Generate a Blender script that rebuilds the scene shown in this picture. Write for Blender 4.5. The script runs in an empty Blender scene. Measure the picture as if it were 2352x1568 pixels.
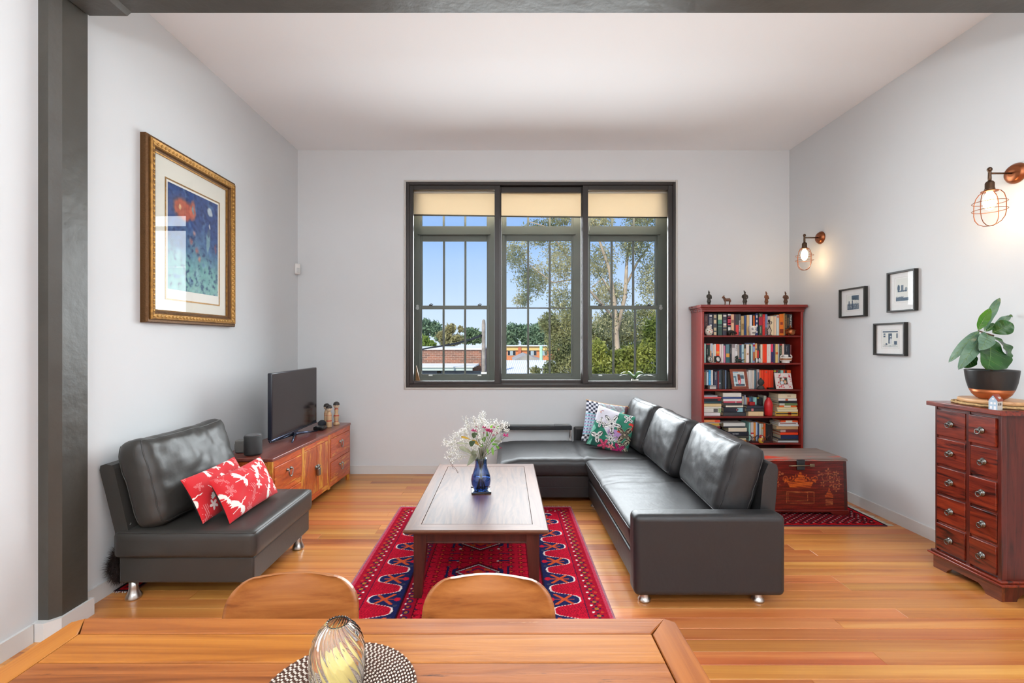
import bpy, bmesh, math, random
import numpy as np
from mathutils import Vector, Matrix, Euler, noise
R = math.radians
random.seed(7); np.random.seed(7)
SC = bpy.context.scene
COL = SC.collection

# ------------------------------------------------------------------ camera, sky, sun, daylight, exposure
cam_d = bpy.data.cameras.new('camera'); cam = bpy.data.objects.new('camera', cam_d); COL.objects.link(cam)
cam.location = (0, 0, 1.45); cam.rotation_euler = (R(90), 0, 0)
cam_d.sensor_width = 36; cam_d.lens = 16.0; cam_d.shift_x = 0.006; cam_d.clip_end = 500
SC.camera = cam

def lin(c):
    return tuple((x / 12.92 if x <= .04045 else ((x + .055) / 1.055) ** 2.4) for x in (v / 255 for v in c[:3]))

world = bpy.data.worlds.new('sky'); SC.world = world; world.use_nodes = True
wn, wl = world.node_tree.nodes, world.node_tree.links
wtc = wn.new('ShaderNodeTexCoord'); wsep = wn.new('ShaderNodeSeparateXYZ'); wr = wn.new('ShaderNodeValToRGB')
wl.new(wtc.outputs['Generated'], wsep.inputs[0]); wl.new(wsep.outputs['Z'], wr.inputs[0])
el = wr.color_ramp.elements
el[0].position = 0.0; el[0].color = (*lin((212, 226, 247)), 1)
el[1].position = 1.0; el[1].color = (*lin((70, 120, 205)), 1)
e = el.new(0.09); e.color = (*lin((190, 211, 245)), 1)
e = el.new(0.20); e.color = (*lin((156, 189, 240)), 1)
e = el.new(0.34); e.color = (*lin((132, 170, 232)), 1)
wl.new(wr.outputs[0], wn['Background'].inputs[0]); wn['Background'].inputs[1].default_value = 1.3

def lamp(name, kind, loc, rot, energy, color=(1, 1, 1), sx=None, sy=None):
    l = bpy.data.lights.new(name, kind); l.energy = energy; l.color = color
    if sx: l.shape = 'RECTANGLE'; l.size = sx; l.size_y = sy or sx
    o = bpy.data.objects.new(name, l); COL.objects.link(o); o.location = loc; o.rotation_euler = rot
    return o
sun = lamp('sun', 'SUN', (0, -10, 30), (R(52), 0, R(-28)), 5.5, (1, .95, .86)); sun.data.angle = R(1.0)
# daylight arriving through the big window, then an added fill behind the camera
for k in range(5):   # daylight falls in slanting down from the sky, pane height by pane height
    day = lamp('daylight_window', 'AREA', (.383, 5.228, 1.28 + .41 * k), (R(-77), 0, 0), 33, (.91, .96, 1), 2.72, .41); day.data.spread = R(140)
lamp('rear_fill', 'AREA', (.4, -1.6, 1.9), (R(180), 0, 0), 350, (.90, .955, 1), 4.2, 1.6)  # added unseen fill, bounced off the rear ceiling to brighten the room; no fixture
SC.view_settings.view_transform = 'Standard'; SC.view_settings.look = 'None'
SC.view_settings.gamma = 1; SC.view_settings.use_curve_mapping = False
SC.view_settings.exposure = 0.0

# ------------------------------------------------------------------ helpers
F = 1045.3
def wx(px, d): return (px - 1162) * d / F           # measured pixel column at distance d -> metres
def wz(py, d): return 1.45 - (py - 785) * d / F     # measured pixel row at distance d -> height

MATS = {}
def sock(b, n): return b.inputs[n]
def P(name, col, rough=.5, metal=0., spec=.5, coat=0., bump=None, var=None, trans=0., emit=None, sheen=0., ior=None, sub=0., coat_r=.1, attr=None, space='Object'):
    if name in MATS: return MATS[name]
    m = bpy.data.materials.new(name); m.use_nodes = True; nt = m.node_tree; b = nt.nodes['Principled BSDF']
    c = (*lin(col), 1)
    b.inputs['Base Color'].default_value = c; b.inputs['Roughness'].default_value = rough; b.inputs['Metallic'].default_value = metal
    b.inputs['Specular IOR Level'].default_value = spec; b.inputs['Coat Weight'].default_value = coat; b.inputs['Coat Roughness'].default_value = coat_r
    b.inputs['Transmission Weight'].default_value = trans; b.inputs['Sheen Weight'].default_value = sheen
    if ior: b.inputs['IOR'].default_value = ior
    if emit: b.inputs['Emission Color'].default_value = (*lin(emit[0]), 1); b.inputs['Emission Strength'].default_value = emit[1]
    tc = None
    if var or bump:
        tc = nt.nodes.new('ShaderNodeTexCoord')
    last = None
    if attr:
        a = nt.nodes.new('ShaderNodeVertexColor'); a.layer_name = attr; last = a.outputs[0]
    if var:
        n = nt.nodes.new('ShaderNodeTexNoise'); n.inputs['Scale'].default_value = var[0]; n.inputs['Detail'].default_value = 5
        nt.links.new(tc.outputs[space], n.inputs['Vector'])
        mr = nt.nodes.new('ShaderNodeMapRange'); mr.inputs[1].default_value = .3; mr.inputs[2].default_value = .7
        mr.inputs[3].default_value = 1 - var[1]; mr.inputs[4].default_value = 1 + var[1] * .6
        nt.links.new(n.outputs[0], mr.inputs[0])
        mx = nt.nodes.new('ShaderNodeMix'); mx.data_type = 'RGBA'; mx.blend_type = 'MULTIPLY'; mx.inputs[0].default_value = 1
        mx.inputs[6].default_value = c
        if last: nt.links.new(last, mx.inputs[6])
        nt.links.new(mr.outputs[0], mx.inputs[7]); last = mx.outputs[2]
    if last: nt.links.new(last, b.inputs['Base Color'])
    if bump:
        n2 = nt.nodes.new('ShaderNodeTexNoise'); n2.inputs['Scale'].default_value = bump[0]; n2.inputs['Detail'].default_value = bump[2] if len(bump) > 2 else 4
        nt.links.new(tc.outputs[space], n2.inputs['Vector'])
        bp = nt.nodes.new('ShaderNodeBump'); bp.inputs['Strength'].default_value = bump[1]; bp.inputs['Distance'].default_value = bump[3] if len(bump) > 3 else .01
        nt.links.new(n2.outputs[0], bp.inputs['Height']); nt.links.new(bp.outputs[0], b.inputs['Normal'])
    MATS[name] = m
    return m

def WOOD(name, cols, axis=0, scale=6., stretch=14., rough=.35, coat=0., pos=None, rand=.18, dist=1.2, bump=.15, huevar=0., wear=None, detail=7, spec=.5):
    """grain runs along local axis; cols = sRGB ramp; every object gets its own cut of the timber"""
    if name in MATS: return MATS[name]
    m = bpy.data.materials.new(name); m.use_nodes = True; nt = m.node_tree; N, L = nt.nodes, nt.links; b = N['Principled BSDF']
    tc = N.new('ShaderNodeTexCoord'); oi = N.new('ShaderNodeObjectInfo')
    ml = N.new('ShaderNodeMath'); ml.operation = 'MULTIPLY'; ml.inputs[1].default_value = 37.
    L.new(oi.outputs['Random'], ml.inputs[0])
    ad = N.new('ShaderNodeVectorMath'); ad.operation = 'ADD'; L.new(tc.outputs['Object'], ad.inputs[0]); L.new(ml.outputs[0], ad.inputs[1])
    mp = N.new('ShaderNodeMapping'); s = [1., 1., 1.]; s[axis] = 1. / stretch; mp.inputs['Scale'].default_value = s
    L.new(ad.outputs[0], mp.inputs[0])
    n = N.new('ShaderNodeTexNoise'); n.inputs['Scale'].default_value = scale * 2.5; n.inputs['Detail'].default_value = detail
    n.inputs['Distortion'].default_value = dist; n.inputs['Roughness'].default_value = .62
    L.new(mp.outputs[0], n.inputs['Vector'])
    r = N.new('ShaderNodeValToRGB'); E = r.color_ramp.elements
    k = len(cols); ps = pos or [.28 + .44 * i / (k - 1) for i in range(k)]
    E[0].position = ps[0]; E[0].color = (*lin(cols[0]), 1); E[1].position = ps[-1]; E[1].color = (*lin(cols[-1]), 1)
    for i in range(1, k - 1):
        e = E.new(ps[i]); e.color = (*lin(cols[i]), 1)
    L.new(n.outputs[0], r.inputs[0])
    hs = N.new('ShaderNodeHueSaturation'); L.new(r.outputs[0], hs.inputs['Color'])
    mr = N.new('ShaderNodeMapRange'); mr.inputs[3].default_value = 1 - rand; mr.inputs[4].default_value = 1 + rand; L.new(oi.outputs['Random'], mr.inputs[0]); L.new(mr.outputs[0], hs.inputs['Value'])
    if huevar:
        m2 = N.new('ShaderNodeMath'); m2.operation = 'MULTIPLY'; m2.inputs[1].default_value = 7.31
        m3 = N.new('ShaderNodeMath'); m3.operation = 'FRACT'; L.new(oi.outputs['Random'], m2.inputs[0]); L.new(m2.outputs[0], m3.inputs[0])
        m4 = N.new('ShaderNodeMapRange'); m4.inputs[3].default_value = .5 - huevar; m4.inputs[4].default_value = .5 + huevar
        L.new(m3.outputs[0], m4.inputs[0]); L.new(m4.outputs[0], hs.inputs['Hue'])
    out = hs.outputs[0]
    if wear:   # (colour, scale, threshold, stretch)
        wm = N.new('ShaderNodeMapping'); s = [1., 1., 1.]; s[axis] = 1. / wear[3]; wm.inputs['Scale'].default_value = s; L.new(ad.outputs[0], wm.inputs[0])
        w = N.new('ShaderNodeTexNoise'); w.inputs['Scale'].default_value = wear[1]; w.inputs['Detail'].default_value = 8; w.inputs['Roughness'].default_value = .7
        L.new(wm.outputs[0], w.inputs['Vector'])
        wr_ = N.new('ShaderNodeMapRange'); wr_.inputs[1].default_value = wear[2]; wr_.inputs[2].default_value = wear[2] + .06; L.new(w.outputs[0], wr_.inputs[0])
        mx = N.new('ShaderNodeMix'); mx.data_type = 'RGBA'; mx.inputs[7].default_value = (*lin(wear[0]), 1)
        L.new(wr_.outputs[0], mx.inputs[0]); L.new(out, mx.inputs[6]); out = mx.outputs[2]
    L.new(out, b.inputs['Base Color'])
    b.inputs['Roughness'].default_value = rough; b.inputs['Coat Weight'].default_value = coat; b.inputs['Coat Roughness'].default_value = .12; b.inputs['Specular IOR Level'].default_value = spec
    if bump:
        bp = N.new('ShaderNodeBump'); bp.inputs['Strength'].default_value = bump; bp.inputs['Distance'].default_value = .004
        L.new(n.outputs[0], bp.inputs['Height']); L.new(bp.outputs[0], b.inputs['Normal'])
    MATS[name] = m
    return m

def GLASS(name, tint=(255, 255, 255), refl=.06, rough=0.0):
    if name in MATS: return MATS[name]
    m = bpy.data.materials.new(name); m.use_nodes = True; nt = m.node_tree; N, L = nt.nodes, nt.links; N.clear()
    o = N.new('ShaderNodeOutputMaterial'); t = N.new('ShaderNodeBsdfTransparent'); g = N.new('ShaderNodeBsdfGlossy'); mx = N.new('ShaderNodeMixShader')
    t.inputs[0].default_value = (*lin(tint), 1); g.inputs['Roughness'].default_value = rough
    fr = N.new('ShaderNodeFresnel'); fr.inputs[0].default_value = 1.45
    ml = N.new('ShaderNodeMath'); ml.operation = 'MULTIPLY'; ml.inputs[1].default_value = refl / .04; ml.use_clamp = True
    ge = N.new('ShaderNodeNewGeometry'); sb_ = N.new('ShaderNodeMath'); sb_.operation = 'SUBTRACT'; sb_.inputs[0].default_value = 1.; L.new(ge.outputs['Backfacing'], sb_.inputs[1])
    m2 = N.new('ShaderNodeMath'); m2.operation = 'MULTIPLY'; L.new(ml.outputs[0], m2.inputs[0]); L.new(sb_.outputs[0], m2.inputs[1])
    L.new(fr.outputs[0], ml.inputs[0]); L.new(m2.outputs[0], mx.inputs[0]); L.new(t.outputs[0], mx.inputs[1]); L.new(g.outputs[0], mx.inputs[2]); L.new(mx.outputs[0], o.inputs[0])
    MATS[name] = m
    return m

def LEAF(name, c1, c2, transl=.35, rough=.55, scale=1.2, attr=None):
    if name in MATS: return MATS[name]
    m = bpy.data.materials.new(name); m.use_nodes = True; nt = m.node_tree; N, L = nt.nodes, nt.links; b = N['Principled BSDF']
    o = N['Material Output']; tc = N.new('ShaderNodeTexCoord'); n = N.new('ShaderNodeTexNoise'); n.inputs['Scale'].default_value = scale; n.inputs['Detail'].default_value = 6
    L.new(tc.outputs['Object'], n.inputs['Vector'])
    r = N.new('ShaderNodeValToRGB'); r.color_ramp.elements[0].position = .35; r.color_ramp.elements[1].position = .65
    r.color_ramp.elements[0].color = (*lin(c1), 1); r.color_ramp.elements[1].color = (*lin(c2), 1); L.new(n.outputs[0], r.inputs[0])
    L.new(r.outputs[0], b.inputs['Base Color']); b.inputs['Roughness'].default_value = rough
    t = N.new('ShaderNodeBsdfTranslucent'); L.new(r.outputs[0], t.inputs[0]); mx = N.new('ShaderNodeMixShader'); mx.inputs[0].default_value = transl
    L.new(b.outputs[0], mx.inputs[1]); L.new(t.outputs[0], mx.inputs[2]); L.new(mx.outputs[0], o.inputs[0])
    MATS[name] = m
    return m

def link_mesh(name, me, mat=None, parent=None, loc=None, rot=None):
    o = bpy.data.objects.new(name, me); COL.objects.link(o)
    if mat is not None and not me.materials: me.materials.append(mat)
    if parent is not None: o.parent = parent
    if loc is not None: o.location = loc
    if rot is not None: o.rotation_euler = rot
    return o

def tag(o, label=None, cat=None, group=None, kind=None):
    if label: o['label'] = label
    if cat: o['category'] = cat
    if group: o['group'] = group
    if kind: o['kind'] = kind
    return o

def thing(name, label, cat, loc=(0, 0, 0), rz=0., group=None):
    o = bpy.data.objects.new(name, None); COL.objects.link(o); o.empty_display_size = .05
    o.location = loc; o.rotation_euler = (0, 0, rz)
    return tag(o, label, cat, group)

class MB:
    def __init__(s): s.v = []; s.f = []; s.s = []
    def add(s, vs, fs, smooth=False, M=None):
        o = len(s.v)
        if M is not None: vs = [M @ Vector(v) for v in vs]
        s.v += [tuple(v) for v in vs]
        s.f += [tuple(i + o for i in f) for f in fs]
        s.s += (list(smooth) if isinstance(smooth, (list, tuple)) else [smooth] * len(fs))
        return s
    def box(s, c, d, M=None):
        x, y, z = (q / 2 for q in d); cx, cy, cz = c
        vs = [(cx + a * x, cy + b * y, cz + e * z) for a in (-1, 1) for b in (-1, 1) for e in (-1, 1)]
        return s.add(vs, [(0, 1, 3, 2), (4, 6, 7, 5), (0, 4, 5, 1), (2, 3, 7, 6), (0, 2, 6, 4), (1, 5, 7, 3)], False, M)
    def b2(s, x0, x1, y0, y1, z0, z1, M=None):
        return s.box(((x0 + x1) / 2, (y0 + y1) / 2, (z0 + z1) / 2), (abs(x1 - x0), abs(y1 - y0), abs(z1 - z0)), M)
    def rbox(s, c, d, r=.005, seg=2, M=None):
        bm = bmesh.new(); bmesh.ops.create_cube(bm, size=1)
        for v in bm.verts: v.co = Vector((v.co.x * d[0], v.co.y * d[1], v.co.z * d[2]))
        r = min(r, min(d) * .49)
        bmesh.ops.bevel(bm, geom=bm.edges[:], offset=r, segments=seg, profile=.5, affect='EDGES')
        bm.verts.index_update()
        vs = [v.co + Vector(c) for v in bm.verts]; fs = []; sm = []
        for f in bm.faces:
            fs.append([v.index for v in f.verts])
            n = f.normal; sm.append(max(abs(n.x), abs(n.y), abs(n.z)) < .9999)
        bm.free()
        return s.add(vs, fs, sm, M)
    def r2(s, x0, x1, y0, y1, z0, z1, r=.005, seg=2, M=None):
        return s.rbox(((x0 + x1) / 2, (y0 + y1) / 2, (z0 + z1) / 2), (abs(x1 - x0), abs(y1 - y0), abs(z1 - z0)), r, seg, M)
    def tube(s, pts, r, n=8, caps=True, closed=False, M=None):
        pts = [Vector(p) for p in pts]; k = len(pts); rs = list(r) if isinstance(r, (list, tuple)) else [r] * k
        vs, fs = [], []; up = None
        for i, p in enumerate(pts):
            if closed: t = pts[(i + 1) % k] - pts[i - 1]
            else: t = pts[min(i + 1, k - 1)] - pts[max(i - 1, 0)]
            t = t.normalized() if t.length > 1e-9 else Vector((0, 0, 1))
            if up is None: up = Vector((0, 0, 1)) if abs(t.z) < .9 else Vector((1, 0, 0))
            a = t.cross(up); a = a.normalized() if a.length > 1e-6 else t.orthogonal().normalized()
            bq = a.cross(t).normalized(); up = bq
            for j in range(n):
                q = 2 * math.pi * j / n; vs.append(p + (a * math.cos(q) + bq * math.sin(q)) * rs[i])
        for i in range(k if closed else k - 1):
            i2 = (i + 1) % k
            for j in range(n):
                j2 = (j + 1) % n; fs.append((i * n + j, i * n + j2, i2 * n + j2, i2 * n + j))
        sm = [True] * len(fs)
        if caps and not closed:
            fs.append(tuple(range(n))[::-1]); fs.append(tuple((k - 1) * n + j for j in range(n))); sm += [False, False]
        return s.add(vs, fs, sm, M)
    def lathe(s, prof, n=24, c=(0, 0, 0), M=None, caps=True, sx=1., sy=1.):
        vs, fs, k = [], [], len(prof)
        for (r, z) in prof:
            for j in range(n):
                q = 2 * math.pi * j / n; vs.append((c[0] + r * math.cos(q) * sx, c[1] + r * math.sin(q) * sy, c[2] + z))
        for i in range(k - 1):
            for j in range(n):
                j2 = (j + 1) % n; fs.append((i * n + j, i * n + j2, (i + 1) * n + j2, (i + 1) * n + j))
        sm = [True] * len(fs)
        if caps:
            fs.append(tuple(range(n))[::-1]); fs.append(tuple((k - 1) * n + j for j in range(n))); sm += [False, False]
        return s.add(vs, fs, sm, M)
    def prism(s, poly, axis, a0, a1, M=None, smooth=False):
        """poly in the two other axes (order xyz without axis), extruded a0..a1"""
        k = len(poly)
        def mk(p, a):
            q = list(p); q.insert(axis, a); return q
        vs = [mk(p, a0) for p in poly] + [mk(p, a1) for p in poly]
        fs = [tuple(range(k))[::-1], tuple(range(k, 2 * k))] + [(i, (i + 1) % k, k + (i + 1) % k, k + i) for i in range(k)]
        return s.add(vs, fs, [False, False] + [smooth] * k, M)
    def ball(s, c, r, n=12, m=8, M=None, sc=(1, 1, 1)):
        prof = [(max(1e-4, math.sin(math.pi * i / m)), -math.cos(math.pi * i / m)) for i in range(m + 1)]
        vs, fs = [], []
        for (rr, z) in prof:
            for j in range(n):
                q = 2 * math.pi * j / n; vs.append((c[0] + r * sc[0] * rr * math.cos(q), c[1] + r * sc[1] * rr * math.sin(q), c[2] + r * sc[2] * z))
        for i in range(m):
            for j in range(n):
                j2 = (j + 1) % n; fs.append((i * n + j, i * n + j2, (i + 1) * n + j2, (i + 1) * n + j))
        return s.add(vs, fs, True, M)
    def mesh(s, name):
        me = bpy.data.meshes.new(name); me.from_pydata(s.v, [], s.f); me.polygons.foreach_set('use_smooth', s.s); me.update()
        return me
    def build(s, name, mat=None, parent=None, loc=None, rot=None, fix=True):
        me = s.mesh(name)
        if fix:
            bm = bmesh.new(); bm.from_mesh(me); bmesh.ops.recalc_face_normals(bm, faces=bm.faces[:]); bm.to_mesh(me); bm.free()
        return link_mesh(name, me, mat, parent, loc, rot)

def struct(name, mb, mat, parent=None, label=None):
    o = mb.build(name, mat, parent)
    if parent is None: tag(o, label, None, None, 'structure')
    return o

def colour_mesh(me, cols):
    """per-vertex colours (sRGB 0-255 array n x 3) -> attribute Col"""
    c = np.clip(np.asarray(cols, float), 0, 255) / 255.
    c = np.where(c <= .04045, c / 12.92, ((c + .055) / 1.055) ** 2.4)
    a = me.color_attributes.new('Col', 'FLOAT_COLOR', 'POINT')
    a.data.foreach_set('color', np.concatenate([c, np.ones((len(c), 1))], 1).astype(np.float32).ravel())

def grid_mesh(name, nx, ny, posfn, colfn=None, smooth=True):
    """posfn(U,V)->(X,Y,Z) arrays, colfn(U,V)->rgb array; U,V in 0..1"""
    U, V = np.meshgrid(np.linspace(0, 1, nx + 1), np.linspace(0, 1, ny + 1))
    X, Y, Z = posfn(U, V); vs = np.stack([X.ravel(), Y.ravel(), Z.ravel()], 1)
    i = np.arange(ny)[:, None] * (nx + 1) + np.arange(nx)[None, :]; i = i.ravel()
    fs = np.stack([i, i + 1, i + nx + 2, i + nx + 1], 1)
    me = bpy.data.meshes.new(name); me.from_pydata(vs.tolist(), [], fs.tolist())
    if smooth: me.polygons.foreach_set('use_smooth', [True] * len(fs))
    if colfn is not None: colour_mesh(me, colfn(U, V).reshape(-1, 3))
    me.update()
    return me

def soft_box(size, r, n=(6, 6, 6), disp=None):
    """rounded lattice box centred at 0; returns verts, faces, lattice index map"""
    nx, ny, nz = n; idx = {}; vs = []; key = []
    def vid(i, j, k):
        if (i, j, k) in idx: return idx[(i, j, k)]
        p = Vector(((i / nx - .5) * size[0], (j / ny - .5) * size[1], (k / nz - .5) * size[2]))
        q = Vector([max(-size[a] / 2 + r, min(size[a] / 2 - r, p[a])) for a in range(3)])
        d = p - q
        if d.length > 1e-9: p = q + d.normalized() * r
        if disp: p = disp(p, i / nx * 2 - 1, j / ny * 2 - 1, k / nz * 2 - 1)
        idx[(i, j, k)] = len(vs); vs.append(p); return idx[(i, j, k)]
    fs = []
    for a, b, c, na, nb, nc in ((0, 1, 2, nx, ny, nz), (1, 2, 0, ny, nz, nx), (0, 2, 1, nx, nz, ny)):
        for side in (0, nc):
            for i in range(na):
                for j in range(nb):
                    q = []
                    for (ii, jj) in ((i, j), (i + 1, j), (i + 1, j + 1), (i, j + 1)):
                        t = [0, 0, 0]; t[a] = ii; t[b] = jj; t[c] = side; q.append(vid(*t))
                    fs.append(q)
    return vs, fs, idx

def fold(p, s=6., a=.004, st=(1, 1, 1), seed=0.):
    return a * noise.noise(Vector((p[0] * s * st[0] + seed, p[1] * s * st[1] + seed * 1.7, p[2] * s * st[2] - seed)))

def text_mesh(txt, size, depth=.0004):
    cu = bpy.data.curves.new('lettering', 'FONT'); cu.body = txt; cu.size = size; cu.extrude = depth; cu.resolution_u = 2
    cu.align_x = 'CENTER'; cu.align_y = 'CENTER'
    o = bpy.data.objects.new('lettering', cu); COL.objects.link(o)
    dg = bpy.context.evaluated_depsgraph_get(); me = bpy.data.meshes.new_from_object(o.evaluated_get(dg))
    bpy.data.objects.remove(o); bpy.data.curves.remove(cu)
    return me

def copy_tree(o, parent=None):
    c = o.copy(); COL.objects.link(c); c.parent = parent
    for ch in list(o.children): copy_tree(ch, c)
    return c

# ------------------------------------------------------------------ room shell
XL, XR, YB, YF, ZC = -2.287, 3.115, 5.0, -3.2, 3.55
WX0, WX1, WZ0, WZ1 = -1.105, 1.872, .936, 3.21      # window opening
wall_m = P('wall_paint', (218, 220, 221), .75, spec=.12, bump=(260, .05, 3, .002), var=(1.2, .02))
ceil_m = P('ceiling_paint', (246, 249, 251), .8, spec=.1, bump=(200, .03, 2, .002))
trim_m = P('skirting_paint', (216, 214, 211), .4)
beam_m = P('charcoal_steel_paint', (68, 65, 59), .42, bump=(14, .35, 6, .01), var=(5, .12))

m = MB(); m.b2(XL - .15, XL, YF, YB, -.1, ZC); struct('wall_left', m, wall_m, label='pale grey plastered wall behind the armless seat')
m = MB(); m.b2(XR, XR + .15, YF, YB, -.1, ZC); struct('wall_right', m, wall_m, label='pale grey plastered wall with the cage lamps')
m = MB(); m.b2(XL - .15, XR + .15, YF - .15, YF, -.1, ZC); struct('wall_front', m, wall_m, label='plain plastered wall behind the dining table')
m = MB()
T = .36
m.b2(XL - .15, WX0, YB, YB + T, -.1, ZC); m.b2(WX1, XR + .15, YB, YB + T, -.1, ZC)
m.b2(WX0, WX1, YB, YB + T, -.1, WZ0); m.b2(WX0, WX1, YB, YB + T, WZ1, ZC)
struct('wall_back', m, wall_m, label='pale grey plastered wall around the big window')
m = MB(); m.b2(XL - .15, XR + .15, YF - .15, YB + T, ZC, ZC + .15); struct('ceiling', m, ceil_m, label='plain white ceiling')
# skirting
def skirt(name, x0, x1, y0, y1, label):
    m = MB(); m.b2(x0, x1, y0, y1, 0, .088); struct(name, m, trim_m, label=label)
skirt('baseboard_back', XL, XR, YB - .014, YB, 'pale grey skirting board under the window')
skirt('baseboard_left', XL, XL + .014, 2.43, YB - .014, 'pale grey skirting board behind the armless seat')
skirt('baseboard_left_dining', XL, XL + .014, YF, 2.19, 'pale grey skirting board beside the dining table')
skirt('baseboard_right', XR - .014, XR, YF, YB - .014, 'pale grey skirting board behind the drawer chest')
# steel post on the left wall and beam across the ceiling
m = MB()
m.prism([(XL, 2.225), (XL + .05, 2.225), (XL + .082, 2.262), (XL + .082, 2.40), (XL, 2.40)], 2, .0, ZC)
o = m.build('trim_1', beam_m); tag(o, 'dark grey painted post standing against the wall', None, None, 'structure')
m = MB(); m.prism([(XL, 2.195), (XL + .056, 2.195), (XL + .096, 2.245), (XL + .096, 2.424), (XL, 2.424)], 2, 0, .088)
o = m.build('baseboard_post', trim_m); tag(o, 'pale grey skirting wrapped around the dark post', None, None, 'structure')
m = MB(); m.b2(XL, XR, 2.20, 2.395, 3.178, ZC)
o = m.build('trim_2', beam_m); tag(o, 'dark grey painted beam under the ceiling', None, None, 'structure')
m = MB(); m.prism([(XL + .082, 3.2), (XL + .082, 3.172), (XL + .10, 3.16), (XL + .30, 3.158), (XL + .325, 3.18), (XL + .325, 3.2)], 1, 2.205, 2.39)
m.build('bracket', beam_m, o)
m = MB(); m.prism([(XR, 3.2), (XR, 3.14), (XR - .1, 3.178), (XR - .1, 3.2)], 1, 2.205, 2.39); m.build('bracket', beam_m, o)

# timber floor, board by board
plank_m = WOOD('floor_timber', [(150, 78, 38), (188, 112, 56), (204, 134, 70), (218, 156, 90)], 0, 4., 30., .36, .3, rand=.14, huevar=.012, bump=.04, dist=.8)
m = MB(); m.b2(XL - .15, XR + .15, YF, YB + .02, -.12, -.012)
floor = m.build('floor', P('sub_floor', (60, 34, 20), .8)); tag(floor, 'polished honey and red timber floorboards', None, None, 'structure')
pm = {}
def plank_mesh(L, W):
    k = round(L, 2)
    if k not in pm:
        q = MB(); x, y, c = L / 2 - .0006, W / 2 - .0006, .0012
        vs = [(-x, -y, -.012), (x, -y, -.012), (x, y, -.012), (-x, y, -.012), (-x, -y, -c), (x, -y, -c), (x, y, -c), (-x, y, -c),
              (-x + c, -y + c, 0), (x - c, -y + c, 0), (x - c, y - c, 0), (-x + c, y - c, 0)]
        fs = [(8, 9, 10, 11)] + [(i, (i + 1) % 4, 4 + (i + 1) % 4, 4 + i) for i in range(4)] + [(4 + i, 4 + (i + 1) % 4, 8 + (i + 1) % 4, 8 + i) for i in range(4)]
        q.add(vs, fs); me = q.mesh('plank'); me.materials.append(plank_m); pm[k] = me
    return pm[k]
rnd = random.Random(3); W = .0868; y = 1.0
while y < YB - .02:
    x = XL; first = True
    while x < XR - .01:
        L = rnd.choice([1.5, 1.9, 2.3, 2.7, 3.1])
        if first: L = rnd.choice([.5, .9, 1.3, 1.7, 2.1])
        first = False
        if XR - x - L < .45: L = round(XR - x, 3)
        pl = link_mesh('plank', plank_mesh(L, W), None, floor, (x + L / 2, y + W / 2, 0)); x += L
    y += W
q = MB(); q.b2(XL, XR, YF, 1.0, -.012, 0); q.build('boards_behind', plank_m, floor)

# ------------------------------------------------------------------ window: inner glazing of dark aluminium, blinds, three grey timber sashes
alu = P('dark_bronze_aluminium', (58, 54, 52), .38, .35)
sash_m = P('grey_green_sash_paint', (104, 108, 101), .5)
bead_m = P('window_bead_paint', (196, 192, 186), .5)
pane_m = GLASS('window_glass', (252, 253, 252), .006)
win = thing('window_1', 'dark aluminium framed inner glazing across the wide window', None); del_cat = win.pop('category', None); win['kind'] = 'structure'
def frame_mb(x0, x1, z0, z1, wl_, wr_, wb, wt, y0, y1, r=.004):
    q = MB(); q.r2(x0, x0 + wl_, y0, y1, z0, z1, r); q.r2(x1 - wr_, x1, y0, y1, z0, z1, r)
    q.r2(x0 + wl_, x1 - wr_, y0 + .0008, y1, z0, z0 + wb, r); q.r2(x0 + wl_, x1 - wr_, y0 + .0008, y1, z1 - wt, z1, r); return q
frame_mb(WX0 - .012, WX1 + .012, WZ0 - .012, WZ1 + .012, .022, .022, .022, .022, 4.986, 5.02).build('plaster_bead', bead_m, win)
frame_mb(WX0 + .012, WX1 - .012, WZ0 + .012, WZ1 - .012, .036, .03, .036, .034, 4.982, 5.10).build('outer_frame', alu, win)
for nm, x0, x1, z0, z1, a, bq, c, dq, yy in (('sliding_panel', -1.06, -.062, .985, 3.165, .044, .062, .03, .048, 4.995), ('sliding_panel', -.10, .885, .975, 3.16, .05, .05, .05, .062, 5.035), ('sliding_panel', .845, 1.832, .985, 3.165, .058, .05, .03, .05, 4.995)):
    fr = frame_mb(x0, x1, z0, z1, a, bq, c, dq, yy, yy + .035, .003).build(nm, alu, win)
    q = MB(); q.b2(x0 + a - .004, x1 - bq + .004, yy + .016, yy + .02, z0 + c - .004, z1 - dq + .004); q.build('pane', pane_m, fr)
q = MB(); q.r2(1.838, 1.858, 4.988, 5.0, .99, 3.16, .003); q.build('edge_trim', P('bronze_brown_aluminium', (84, 58, 44), .4, .4), win)

# reveal lining
q = MB(); Y0, Y1 = 5.10, 5.34
q.b2(WX0, WX0 + .012, Y0, Y1, WZ0, WZ1); q.b2(WX1 - .012, WX1, Y0, Y1, WZ0, WZ1); q.b2(WX0, WX1, Y0, Y1, WZ0, WZ0 + .02); q.b2(WX0, WX1, Y0, Y1, WZ1 - .012, WZ1)
o = q.build('trim_3', sash_m); tag(o, 'grey green lining of the window recess', None, None, 'structure')

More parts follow.
